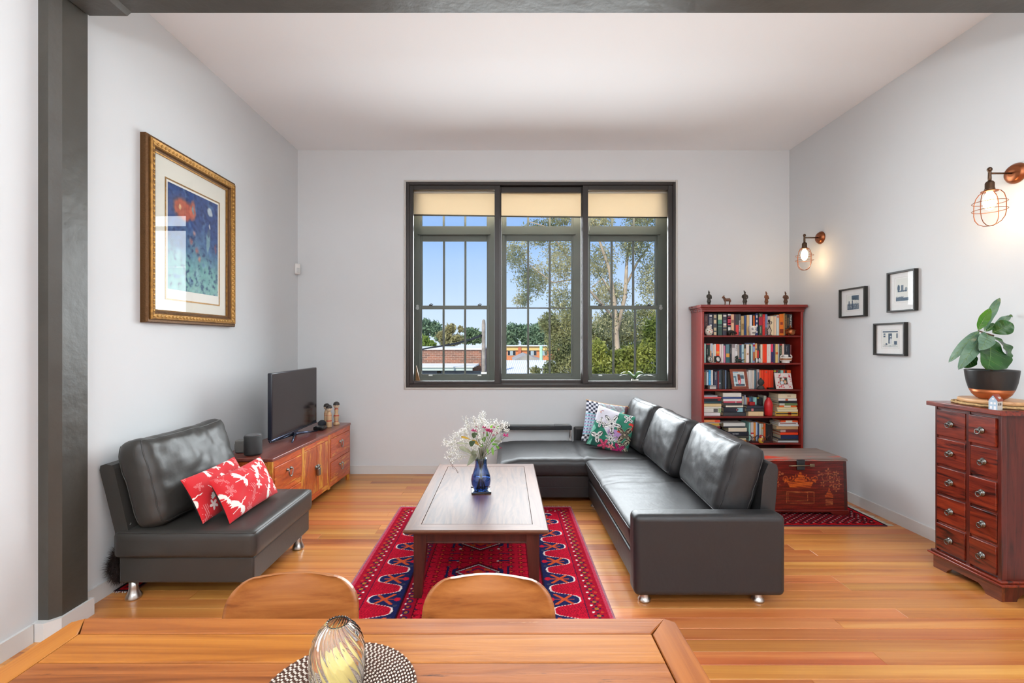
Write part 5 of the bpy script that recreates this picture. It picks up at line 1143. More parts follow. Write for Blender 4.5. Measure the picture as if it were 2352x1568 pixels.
# ------------------------------------------------------------------ pictures
gilt = P('gilt', (150, 108, 54), .42, .75, bump=(60, .3, 4, .004), var=(40, .35)); gilt_d = P('dark_gilt', (96, 64, 30), .45, .5, bump=(90, .4)); mat_w = P('mount_card', (226, 224, 212), .8)
pg = GLASS('picture_glass', (255, 255, 255), .032)
pf = thing('framed_print', 'large blue print in ornate gilt frame above the armless seat', 'picture', (XL, 3.31, 0))
y0, y1, z0, z1 = 2.845 - 3.31, 3.775 - 3.31, 1.57, 2.76
def mitre(name, mat, parent, y0, y1, z0, z1, prof, xs=1):
    """frame swept round a rectangle in the y-z plane; prof = [(inset, proud)]"""
    q = MB(); vs = []; k = len(prof)
    for (i, x) in prof: vs += [(xs * x, y0 + i, z0 + i), (xs * x, y1 - i, z0 + i), (xs * x, y1 - i, z1 - i), (xs * x, y0 + i, z1 - i)]
    fs = [(a * 4 + j, a * 4 + (j + 1) % 4, ((a + 1) % k) * 4 + (j + 1) % 4, ((a + 1) % k) * 4 + j) for a in range(k) for j in range(4)]
    q.add(vs, fs); return q.build(name, mat, parent)
mitre('outer_moulding', gilt_d, pf, y0, y1, z0, z1, [(0, .0), (.0, .035), (.006, .045), (.022, .045), (.022, .0)])
mitre('carved_moulding', gilt, pf, y0 + .020, y1 - .020, z0 + .020, z1 - .020, [(0, 0), (0, .052), (.006, .060), (.02, .054), (.036, .050), (.042, .044), (.042, 0)])
mitre('inner_moulding', gilt_d, pf, y0 + .060, y1 - .060, z0 + .060, z1 - .060, [(0, 0), (0, .042), (.008, .044), (.012, .034), (.022, .030), (.022, 0)])
mitre('gilt_slip', gilt, pf, y0 + .080, y1 - .080, z0 + .080, z1 - .080, [(0, 0), (0, .030), (.008, .026), (.008, 0)])
q = MB(); n1 = 34; n2 = 26
for i in range(n1):
    z = z0 + .045 + (z1 - z0 - .09) * i / (n1 - 1)
    for y_ in (y0 + .043, y1 - .043): q.ball((.052, y_, z), .011, 8, 5, sc=(.7, .8, 1.1))
for i in range(1, n2 - 1):
    y_ = y0 + .045 + (y1 - y0 - .09) * i / (n2 - 1)
    for z in (z0 + .043, z1 - .043): q.ball((.052, y_, z), .011, 8, 5, sc=(.7, 1.1, .8))
q.build('carved_beads', P('gilt_bead', (184, 142, 78), .4, .75), pf)
q = MB(); q.b2(.012, .016, y0 + .07, y1 - .07, z0 + .07, z1 - .07); q.build('mount', mat_w, pf)
iy0, iy1, iz0, iz1 = y0 + .21, y1 - .19, z0 + .235, z1 - .235
mitre('inner_fillet', P('gilt_fillet', (150, 112, 62), .45, .6, var=(80, .4)), pf, iy0 - .024, iy1 + .024, iz0 - .075, iz1 + .024, [(0, 0), (0, .0185), (.010, .0185), (.010, 0)])
q = MB(); q.b2(.014, .0165, iy0 - .016, iy1 + .016, iz0 - .068, iz1 + .016); q.build('print_margin', P('print_paper', (232, 230, 222), .8), pf)
def abstract(U, V):
    # loose washes of blue and sea green with rust and pale dabs
    def nz2(f, sd_):
        return np.array([.5 + .5 * noise.noise(Vector((u * f, v * f * 1.4, sd_))) + .2 * noise.noise(Vector((u * f * 2.3, v * f * 3, sd_ + 5))) for u, v in zip(U.ravel(), V.ravel())]).reshape(U.shape)
    n1, n2, n3 = nz2(3, .3), nz2(8, 1.1), nz2(19, 2.7); x, y = U + .05 * (n2 - .5), V + .05 * (n1 - .5)
    C = paint(U, (44, 70, 124))
    def put(mask, c, a=1.):
        w_ = np.clip(mask, 0, 1)[..., None] * a; C[:] = C * (1 - w_) + np.array(c, float) * w_
    soft = lambda d, r, k=.35: np.clip((r - d) / (r * k) + .5 * (n3 - .5), 0, 1)
    put((.62 - y) * 2.4 + .8 * (n1 - .5), (112, 162, 160)); put((.30 - y) * 2 + n2 - .6, (150, 190, 182)); put((n2 - .62) * 6, (86, 120, 160), .6); put((.40 - n3) * 5, (30, 50, 104), .6)
    put(soft(np.hypot((x - .28) / 1.5, (y - .80) / .8), .15), (184, 86, 60), .9); put(soft(np.hypot((x - .46) / .7, (y - .82)), .11), (196, 104, 78), .85); put(soft(np.hypot(x - .22, y - .82), .03), (230, 200, 150), .8); put(soft(np.hypot((x - .47) / .5, y - .83), .05), (110, 150, 160), .8)
    put(soft(np.hypot((x - .82) / 1.2, y - .88), .055), (206, 214, 212), .8); put(soft(np.hypot((x - .78) / .45, (y - .56) / 1.5), .10), (136, 170, 170), .75); put(soft(np.hypot((x - .78) / .5, (y - .66)), .06), (58, 72, 104), .7); put(soft(np.hypot((x - .80) / .5, y - .73), .035), (206, 200, 190), .8); put(soft(np.hypot((x - .95) / .5, (y - .5) / 1.2), .06), (130, 76, 92), .7)
    for (a, b, r, c) in ((.42, .52, .05, (186, 104, 98)), (.55, .44, .05, (176, 92, 84)), (.60, .36, .04, (190, 116, 104)), (.50, .60, .035, (200, 140, 124)), (.2, .35, .07, (150, 190, 180)), (.55, .2, .08, (140, 182, 190)), (.62, .28, .06, (70, 120, 126))): put(soft(np.hypot(x - a, y - b), r, .8), c, .7)
    C *= (.86 + .28 * n3)[..., None]; return C
me = grid_mesh('art_print', 130, 170, lambda U, V: (.0175 + 0 * U, iy0 + (iy1 - iy0) * U, iz0 + (iz1 - iz0) * V), abstract, False); link_mesh('art_print', me, P('print_ink', (90, 110, 140), .75, attr='Col'), pf)
q = MB(); q.b2(.021, .0225, y0 + .085, y1 - .085, z0 + .085, z1 - .085); q.build('glazing', pg, pf)

blackf = P('black_frame', (34, 32, 29), .4); sepia = P('photo_ink', (120, 130, 140), .7, attr='Col')
def photo_img(kind):
    def f(U, V):
        x, y = U, V; C = paint(U, (226, 228, 222)); B = np.array((62, 86, 108.)); rs = np.random.RandomState(kind)
        def put(m, c=B, a=.9): C[m] = C[m] * (1 - a) + np.array(c, float) * a
        nz = .5 + .5 * np.sin(x * 47 + 5 * np.sin(y * 31 + kind)) * np.sin(y * 41 + 4 * np.sin(x * 23))
        if kind == 0:
            put((x > .38) & (y > .74 - .1 * x)); put(y < .38 + .1 * nz); put((y < .45) & (nz > .75), (210, 216, 216)); put((np.abs(x - .16) < .05) & (y > .3) & (y < .62)); put((np.abs(x - .45) < .04) & (y < .66)); put((x > .6) & (y > .45) & (y < .7) & (nz > .8))
        elif kind == 1:
            put(y < .14 + .1 * nz * (x < .6), B, .8); put((np.hypot((x - .22) / .1, (y - .58) / .16) < 1)); put((np.abs(x - .5) < .09) & (y > .45) & (y < .70), B, .7); put((y < .46) & (y > .40) & (x > .15) & (x < .85) & (nz > .3)); put(np.hypot((x - .8) / .1, (y - .5) / .1) < 1, B, .5)
        else:
            put((y > .92)); put((np.abs(x - .5) < .13) & (y > .22) & (y < .86)); put((np.hypot((x - .55) / .08, (y - .36) / .2) < 1), (224, 226, 226)); put(np.hypot(x - .53, y - .66) < .05, (224, 226, 226)); put((np.abs(x - .12) < .07) & (y > .58) & (y < .86) & (np.sin(y * 40) > -.5)); put((np.abs(x - .95) < .05) & (y > .58) & (y < .86)); put((np.abs(x - .85) < .1) & (y > .16) & (y < .38)); put(np.hypot((x - .25) / .07, (y - .2) / .06) < 1); put((y < .16) & (nz > .6), B, .6)
        return C
    return f
for k, (ya, yb, za, zb, iw, ih, lab) in enumerate(((3.915, 4.22, 1.667, 1.928, .135, .125, 'black framed blue toned street photograph, lowest hung but one, left of the taller frame'), (3.435, 3.69, 1.684, 2.003, .115, .175, 'black framed upright photograph hung highest of the three small frames'), (3.523, 3.825, 1.337, 1.60, .145, .13, 'black framed photograph of a cottage doorway hung lowest on the wall'))):
    lab = ('black framed landscape photograph hung beside the lamp end of the trio', 'black framed upright photograph hung highest of the trio', 'black framed photograph of a cottage doorway hung lowest of the trio')[k]
    yc = (ya + yb) / 2; fr = thing('photo_frame', lab, 'picture', (XR, yc, 0), group='small black frames between lamp and plant'); fr.rotation_euler = (R((-1.2, -1, .6)[k]), 0, 0) if False else (0, 0, 0)
    mitre('frame', blackf, fr, ya - yc, yb - yc, za, zb, [(0, 0), (0, -.030), (.003, -.032), (.012, -.032), (.014, -.018), (.014, 0)])
    q = MB(); q.b2(-.012, -.008, ya - yc + .01, yb - yc - .01, za + .01, zb - .01); q.build('mount', P('white_mount', (236, 235, 233), .8), fr)
    zc = (za + zb) / 2 + (0, .012, 0)[k]
    mitre('mount_bevel', P('bevel_card', (206, 204, 196), .8), fr, -iw / 2 - .012, iw / 2 + .012, zc - ih / 2 - .012, zc + ih / 2 + .012, [(0, -.010), (0, -.0128), (.002, -.0128), (.002, -.010)])
    me = grid_mesh('photograph', 46, 46, lambda U, V: (-.0128 + 0 * U, iw / 2 - iw * U, zc - ih / 2 + ih * V), photo_img(k), False); link_mesh('photograph', me, sepia, fr)
    q = MB(); q.b2(-.0175, -.0165, ya - yc + .012, yb - yc - .012, za + .012, zb - .012); q.build('glazing', pg, fr)

# ------------------------------------------------------------------ wall lamps
bronze = P('aged_bronze', (92, 70, 54), .35, .9); copper = P('copper_wire', (150, 88, 56), .35, .9)
bulb_m = P('lit_bulb', (255, 236, 200), .2, emit=((255, 214, 150), 9.))
def sconce(label, y, z):
    s_ = thing('wall_lamp', label, 'lamp', (XR, y, z), group='cage wall lamps')
    q = MB(); q.lathe([(.060, 0), (.062, .004), (.060, .012), (.050, .026), (.046, .030), (.02, .034)], 32, M=Matrix.Rotation(R(-90), 4, 'Y')); q.build('wall_rose', copper, s_)
    q = MB(); q.tube([(-.03, 0, 0), (-.165, 0, 0)], .0055, 10); q.build('arm', bronze, s_)
    q = MB(); q.lathe([(.008, -.055), (.009, -.03), (.008, .0), (.008, .012), (.012, .016), (.013, .026), (.009, .034), (.002, .038)], 16, c=(-.165, 0, 0)); q.lathe([(.024, -.105), (.025, -.098), (.022, -.09), (.022, -.06), (.016, -.05), (.008, -.045)], 20, c=(-.165, 0, 0)); q.build('lamp_holder', bronze, s_)
    q = MB(); q.lathe([(.040, -.112), (.040, -.108), (.024, -.102)], 24, c=(-.165, 0, 0)); cg = q.build('cage_collar', copper, s_)
    ct_ = -.11; rr = .078; hh = .20; q = MB()
    for k in range(2):
        a = k * math.pi / 2 + .25; pts = []
        prof = [(.036, 0), (.052, -.008), (.068, -.030), (.077, -.065), (rr, -.10), (rr, -.135), (.072, -.165), (.056, -.190), (.030, -.206), (.0, -.211)]
        full = [(r, zz_) for r, zz_ in prof] + [(-r, zz_) for r, zz_ in reversed(prof[:-1])]
        for r, zz_ in full: pts.append((-.165 + r * math.cos(a), r * math.sin(a), ct_ + zz_))
        q.tube(pts, .0022, 6)
    for (r, zz_) in ((.0775, -.068), (rr, -.115)): q.tube([(-.165 + r * math.cos(a), r * math.sin(a), ct_ + zz_) for a in [2 * math.pi * i / 32 for i in range(32)]], .002, 6, closed=True)
    q.build('wire_cage', copper, s_)
    q = MB(); q.lathe([(.012, -.104), (.014, -.115), (.028, -.145), (.032, -.170), (.028, -.198), (.016, -.218), (.003, -.226)], 20, c=(-.165, 0, 0)); q.build('bulb', bulb_m, s_)
    l = bpy.data.lights.new('bulb_light', 'POINT'); l.energy = 1.1; l.color = (1, .72, .42); l.shadow_soft_size = .03; lo = bpy.data.objects.new('bulb_light', l); COL.objects.link(lo); lo.parent = s_; lo.location = (-.165, 0, -.265)
sconce('bronze cage wall lamp above the bookcase corner', 4.497, 2.475)
sconce('bronze cage wall lamp above the drawer chest', 2.775, 2.475)
se = thing('motion_sensor', 'white plastic motion sensor in the wall corner', 'sensor', (XL + .001, 4.955, 2.235))
q = MB(); q.r2(0, .045, -.028, .03, -.055, .06, .012, 3, M=Matrix.Rotation(R(-35), 4, 'Z')); q.build('housing', P('white_plastic', (232, 230, 226), .4), se)
q = MB(); q.r2(.042, .052, -.018, .018, -.04, .012, .006, 3, M=Matrix.Rotation(R(-35), 4, 'Z')); q.build('lens', P('sensor_lens', (206, 206, 204), .3), se)

# ------------------------------------------------------------------ things on the sideboard
SZ = SH + .0005
blk = P('matt_black', (32, 32, 34), .45)
sp = thing('smart_speaker', 'black rounded smart speaker on the sideboard end', 'speaker', (-1.905, 3.43, SZ), R(10))
q = MB(); q.lathe([(.054, .003), (.060, .008), (.062, .02), (.062, .138), (.058, .146), (.05, .149)], 36); q.build('grille', P('speaker_grille', (44, 44, 44), .5, bump=(900, .3)), sp)
q = MB(); q.lathe([(.057, .1462), (.057, .1515), (.053, .1535)], 36); q.build('top_panel', P('speaker_top', (92, 92, 94), .3), sp)
q = MB(); q.lathe([(.045, 0), (.045, .006)], 24); q.build('base', blk, sp)
q = MB(); q.r2(-.035, .035, -.03, .03, 0, .098, .01, 3); q.r2(-.034, .034, -.0315, -.03, .03, .07, .0005); o = q.build('network_box', P('grey_box', (120, 118, 114), .5), None, (-2.035, 3.50, SZ)); tag(o, 'small grey network box behind the black speaker', 'box')
q = MB(); q.rbox((0, 0, .0175), (.10, .10, .035), .01, 3); o = q.build('media_box', P('gloss_black', (22, 22, 24), .2), None, (-1.795, 4.40, SZ)); tag(o, 'flat black media player box on the sideboard', 'box')
q = MB(); q.ball((0, 0, .034), .04, 20, 12, sc=(1, 1, .85)); q.lathe([(.03, 0), (.034, .006)], 20); o = q.build('round_speaker', P('dark_cloth_ball', (44, 46, 54), .8), None, (-1.838, 4.548, SZ)); tag(o, 'dark round cloth covered speaker beside the dolls', 'speaker')
kw = P('kokeshi_wood', (206, 168, 128), .4); kr = P('kokeshi_red', (190, 66, 46), .4); kh = P('kokeshi_hair', (50, 44, 42), .4); kf = P('kokeshi_face', (222, 200, 172), .4)
for i, (x, y_, h, lab, st) in enumerate(((-1.825, 4.635, .235, 'slim wooden kokeshi doll with a single red belt line', 0), (-1.76, 4.53, .235, 'pale wooden kokeshi doll with red waist band in front', 1), (-1.737, 4.665, .25, 'waisted kokeshi doll with red skirt and collar', 2))):
    k = thing('kokeshi_doll', lab, 'doll', (x, y_, SZ), group='kokeshi dolls on the sideboard'); s_ = h / .235
    if st < 2: bp = [(.024, 0), (.026, .01), (.0245, .08), (.026, .12), (.020, .145), (.012, .158)]
    else: bp = [(.030, 0), (.030, .012), (.018, .03), (.022, .06), (.026, .085), (.018, .105), (.015, .12), (.020, .145), (.014, .158)]
    q = MB(); q.lathe([(r * s_, z * s_) for r, z in bp], 20); q.build('body', kw, k)
    q = MB(); q.ball((0, 0, .186 * s_), .030 * s_, 16, 10, sc=(.95, .95, 1)); hd = q.build('head', kf, k)
    q = MB(); q.lathe([(.0296 * s_, .19 * s_), (.030 * s_, .198 * s_), (.024 * s_, .214 * s_), (.012 * s_, .2215 * s_), (.001, .2225 * s_)], 16, caps=False); q.build('hair', kh, hd)
    q = MB()
    for a in (-.35, .35): q.ball((.028 * s_ * math.sin(a + .5), -.0282 * s_ * math.cos(a + .5), .186 * s_), .0028, 6, 4)
    q.build('eyes', kh, hd)
    q = MB()
    for (z_, hh) in (((.105, .003), (.125, .002)) if st == 0 else ((.06, .010), (.118, .003)) if st == 1 else ((.085, .010), (.03, .005), (.15, .008))):
        r_ = np.interp(z_, [z for r, z in bp], [r for r, z in bp]); r2 = np.interp(z_ + hh, [z for r, z in bp], [r for r, z in bp]); q.lathe([(r_ * s_ + .0006, z_ * s_), (r2 * s_ + .0006, (z_ + hh) * s_)], 20, caps=False)
    q.build('red_band', kr, k, fix=False)

# ------------------------------------------------------------------ dining table things
TZ = hz + .0005
pmx, pmy = -.332, .897
pl_ = thing('round_placemat', 'round woven placemat of brown and white cord on the dining table', 'placemat', (pmx, pmy, TZ))
q = MB(); q2 = MB()
q.lathe([(.150, .0005), (.152, .002)], 64)
for ring in range(24):
    r_ = .151 - ring * .0061; n_ = max(12, int(2 * math.pi * r_ / .0052))
    for i in range(n_):
        if ring and (i + ring) % 2 == 0 or not ring and i % 3 == 0:
            a = 2 * math.pi * (i + .3 * (ring % 3)) / n_; c_, s_ = math.cos(a), math.sin(a); L = .0025; w_ = .0021
            q2.add([(r_ * c_ - s_ * L - c_ * w_, r_ * s_ + c_ * L - s_ * w_, .0052), (r_ * c_ - s_ * L + c_ * w_, r_ * s_ + c_ * L + s_ * w_, .0062), (r_ * c_ + s_ * L + c_ * w_, r_ * s_ - c_ * L + s_ * w_, .0062), (r_ * c_ + s_ * L - c_ * w_, r_ * s_ - c_ * L - s_ * w_, .0056), (r_ * c_, r_ * s_, .0086)], [(0, 1, 4), (1, 2, 4), (2, 3, 4), (3, 0, 4)])
    m_ = 72; q.tube([(r_ * math.cos(2 * math.pi * i / m_), r_ * math.sin(2 * math.pi * i / m_), .0035) for i in range(m_)], .0031, 5, closed=True)
q.build('brown_cord', P('brown_cord', (78, 46, 30), .85, var=(120, .3)), pl_); o = q2.build('white_stitch', P('white_stitch', (206, 194, 182), .8), pl_, fix=False); o['kind'] = 'stuff'
gv = thing('ribbed_glass_vase', 'clear twisted ribbed glass vase with candle on the placemat', 'vase', (pmx, pmy, TZ + .0075))
prof = [(.034, 0), (.043, .004), (.048, .02), (.0505, .045), (.0515, .07), (.050, .09), (.045, .108), (.037, .122), (.0275, .132), (.022, .1365), (.0215, .139)]
ribs = 22; vs, fs = [], []; n_ = ribs * 6
zs = np.linspace(0, .139, 40)
def ring_(z, off, amp):
    r = np.interp(z, [p[1] for p in prof], [p[0] for p in prof]) - off; tw = z / .139 * 1.5
    return [((r + amp * (abs(math.sin((j / n_ * 2 * math.pi + 0) * ribs / 2)) - .5) * 2) * math.cos(2 * math.pi * j / n_ - tw), (r + amp * (abs(math.sin((j / n_ * 2 * math.pi) * ribs / 2)) - .5) * 2) * math.sin(2 * math.pi * j / n_ - tw), z) for j in range(n_)]
rows = [ring_(z, 0, .0020) for z in zs] + [ring_(z, .0032, 0) for z in reversed(zs[2:])]
for r in rows: vs += r
for i in range(len(rows) - 1):
    for j in range(n_): fs.append((i * n_ + j, i * n_ + (j + 1) % n_, (i + 1) * n_ + (j + 1) % n_, (i + 1) * n_ + j))
L_ = len(rows) - 1; fs.append(tuple(range(n_))[::-1]); fs.append(tuple(L_ * n_ + j for j in range(n_)))
q = MB(); q.add(vs, fs, True); q.build('ribbed_glass', REALGLASS('clear_glass', (255, 255, 255), .0), gv)
q = MB(); q.lathe([(.001, .009), (.034, .009), (.036, .02), (.036, .066), (.033, .069), (.001, .067)], 40, caps=False); wc = q.build('candle_wax', P('candle_wax', (246, 224, 140), .5, emit=None), gv)
q = MB(); q.tube([(0, 0, .066), (.001, 0, .076)], .0012, 6); q.build('wick', blk, wc)

# dark fur throw pushed behind the armless seat
q = MB(); rf = random.Random(6); fu = thing('fur_throw', 'shaggy dark brown fur throw stuffed behind the armless seat', 'throw', (-2.225, 2.68, .0))
q.ball((0, 0, .17), .1, 14, 10, sc=(.3, 1.2, 1.0)); q.build('hide', P('dark_hide', (36, 26, 22), .95), fu)
q = MB()
for i in range(5200):
    a, b_ = rf.uniform(0, 6.28), math.acos(rf.uniform(-.9, 1)); n_ = Vector((math.sin(b_) * math.cos(a), math.sin(b_) * math.sin(a), math.cos(b_)))
    p = Vector((n_.x * .028, n_.y * .115, .17 + n_.z * .095)); d_ = Vector((n_.x * .2 + rf.gauss(0, .3), n_.y * .9 + rf.gauss(0, .5), n_.z * .5 + rf.gauss(-.2, .5))).normalized() * rf.uniform(.02, .06); d_.x = max(d_.x, -.058 - p.x); s_ = d_.orthogonal().normalized() * .0016
    q.add([p - s_, p + s_, p + d_], [(0, 1, 2)])
o = q.build('fur', P('dark_fur', (44, 30, 26), .9), fu, fix=False); o['kind'] = 'stuff'
# ------------------------------------------------------------------ books
NAMED = [('maroon', (60, 22, 30)), ('dark red', (120, 34, 36)), ('crimson', (200, 30, 50)), ('bright red', (220, 40, 34)), ('salmon pink', (224, 90, 100)), ('hot pink', (245, 60, 100)), ('mauve', (120, 80, 90)), ('rose pink', (214, 130, 160)),
    ('bright orange', (252, 66, 22)), ('deep orange', (232, 110, 40)), ('amber', (226, 176, 70)), ('peach', (240, 190, 150)), ('tan', (200, 164, 112)), ('buff', (232, 200, 130)), ('cream', (236, 220, 180)), ('ivory', (228, 220, 206)), ('white', (236, 234, 232)), ('pale grey', (200, 204, 210)), ('mid grey', (150, 150, 150)),
    ('slate grey', (92, 96, 106)), ('charcoal', (56, 56, 60)), ('black', (30, 32, 36)), ('brown', (96, 66, 50)), ('taupe', (150, 132, 112)), ('navy', (44, 56, 96)), ('royal blue', (60, 78, 132)), ('sky blue', (40, 160, 220)), ('powder blue', (180, 205, 225)), ('periwinkle', (140, 160, 205)), ('steel blue', (70, 110, 140)),
    ('teal', (60, 96, 100)), ('mint', (178, 220, 208)), ('bottle green', (36, 56, 48)), ('grey green', (64, 90, 84)), ('olive', (120, 130, 84)), ('khaki', (190, 190, 170))]
def cname(c): return min(NAMED, key=lambda n: sum((a - b) ** 2 for a, b in zip(n[1], c)))[0]
def bm(c):
    c = tuple(int(v) for v in c); return P('book_%d_%d_%d' % c, c, .5, coat=.1)
page_m = P('book_pages', (222, 204, 170), .9, bump=(500, .2, 1, .002))
def book_parts(b, w, h, d, col, deco=(), text=None, flip=False):
    """standing book in local space: spine at y=0 facing -y, x width, z height"""
    t = min(.0028, w * .16)
    q = MB(); r_ = min(.003, w * .2)
    out = [(-w / 2, d), (-w / 2, r_), (-w / 2 + r_, 0), (w / 2 - r_, 0), (w / 2, r_), (w / 2, d), (w / 2 - t, d), (w / 2 - t, t + .001), (-w / 2 + t, t + .001), (-w / 2 + t, d)]
    q.prism(out, 2, 0, h); q.build('cover', bm(col), b)
    q = MB(); q.b2(-w / 2 + t, w / 2 - t, t, d - .004, .003, h - .004); q.build('pages', page_m, b)
    for (a, c, cc, ins) in deco:
        q = MB(); q.b2(-w / 2 + ins * w, w / 2 - ins * w, -.0006, .002, h * a, h * c); q.build('spine_band', bm(cc), b)
    if text:
        for (s, a, c, size, cc) in (text if isinstance(text, list) else [text]):
            me = text_mesh(s, 1.); bb = np.array([v.co[:2] for v in me.vertices]); ex = bb.max(0) - bb.min(0); mid_ = (bb.max(0) + bb.min(0)) / 2
            L = h * (c - a); H = w * size; sx, sy = L / ex[0], H / ex[1]; s_ = min(sx, sy * 1.35)
            for v in me.vertices: v.co = Vector(((v.co.x - mid_[0]) * s_, (v.co.y - mid_[1]) * min(sy, s_ * 1.25), v.co.z))
            o = link_mesh('lettering', me, bm(cc), b)
            o.matrix_local = Matrix.Translation((0, -.0009, h * (a + c) / 2)) @ Matrix(((0, 1, 0, 0), (0, 0, -1, 0), (-1, 0, 0, 0), (0, 0, 0, 1)))
ALLB = []
def standing(entries, shelf, ypix0, scale, base_z, yfront, group, sh_name, rnd_):
    row = []
    for e in entries:
        off, x0, x1, top, col = e[:5]; deco = e[5] if len(e) > 5 else (); text = e[6] if len(e) > 6 else None; dy = e[7] if len(e) > 7 else 0.
        yy = yfront + dy + rnd_.uniform(0, .008); X0_, X1_ = wx(off + x0 / scale, yy), wx(off + x1 / scale, yy); zt = wz(ypix0 + top / scale, yy)
        row.append([X0_, X1_, zt - base_z, col, deco, text, yy])
    row.sort(key=lambda r: r[0])
    for r in row: r[0] = max(r[0], 2.0565); r[1] = min(r[1], 3.0515)
    for i in range(len(row) - 1):     # spines touch, never cross, when they stand in the same line
        if abs(row[i][6] - row[i + 1][6]) < .05 and row[i][1] > row[i + 1][0] - .0004:
            m_ = (row[i][1] + row[i + 1][0]) / 2; row[i][1] = m_ - .0003; row[i + 1][0] = m_ + .0003
    for i, (a, c, h, col, deco, text, yy) in enumerate(row):
        w = c - a
        n_l = cname(row[i - 1][3]) if i else None; n_r = cname(row[i + 1][3]) if i + 1 < len(row) else None
        size = 'thin' if w < .014 else 'thick' if w > .034 else 'medium'
        det = ' lettered' if text else ' banded' if deco else ''
        if n_l and n_r: pos_ = 'between %s and %s books' % (n_l, n_r)
        else: pos_ = 'last in row beside %s book' % (n_l or n_r)
        b = thing('book', '%s %s%s book standing %s, %s' % (size, cname(col), det, pos_, sh_name), 'book', ((a + c) / 2, yy, base_z + .0005), group=group)
        book_parts(b, w, h, min(.17, BY1 - .012 - yy), col, deco, text)
        ALLB.append(b)
def stack(entries, off, ypix0, scale, base_z, yfront, group, sh_name, rnd_, dep=None):
    z = base_z + .0006; ent = entries[::-1]; tot = sum(e[3] - e[2] for e in ent)
    ztop = wz(ypix0 + entries[0][2] / scale, yfront); k = (ztop - z) / (tot / scale * yfront / F)
    for i, e in enumerate(ent):
        x0, x1, y0, y1, col = e[:5]; deco = e[5] if len(e) > 5 else (); text = e[6] if len(e) > 6 else None
        yy = yfront + rnd_.uniform(-.006, .012); X0_, X1_ = wx(off + x0 / scale, yy), wx(off + x1 / scale, yy); th = (y1 - y0) / scale * yfront / F * k; L = X1_ - X0_; sh_ = max(0, 2.0565 - X0_) - max(0, X1_ - 3.0515); X0_ += sh_; X1_ += sh_
        up = cname(ent[i + 1][4]) if i + 1 < len(ent) else None; dn = cname(ent[i - 1][4]) if i else None
        pos_ = ('lying between %s and %s' % (up, dn)) if up and dn else ('lying topmost, over %s' % dn) if dn else ('lying lowest, under %s' % up)
        size = 'thin' if th < .016 else 'thick' if th > .030 else 'medium'
        b = thing('book', '%s %s%s book %s, %s' % (size, cname(col), ' lettered' if text else ' banded' if deco else '', pos_, sh_name), 'book', ((X0_ + X1_) / 2, yy, z), group=group)
        r = bpy.data.objects.new('binding', None)
        # built upright, then laid on its side: local z -> -x so that spine text reads left to right
        before = set(b.children); book_parts(b, th - .0008, L, dep or rnd_.uniform(.15, .19), col, deco, text)
        M = Matrix.Translation((L / 2 - L, 0, th / 2)) @ Matrix(((0, 0, -1, 0), (0, 1, 0, 0), (1, 0, 0, 0), (0, 0, 0, 1)))
        M = Matrix.Translation((L / 2, 0, (th - .0008) / 2)) @ Matrix(((0, 0, -1, 0), (0, 1, 0, 0), (1, 0, 0, 0), (0, 0, 0, 1)))
        for c in b.children: c.matrix_local = M @ c.matrix_local
        bpy.data.objects.remove(r); z += th; ALLB.append(b)
A, B = 1605, 1725; rb_ = random.Random(21)
G = (206, 190, 150); Wt = (226, 224, 216)
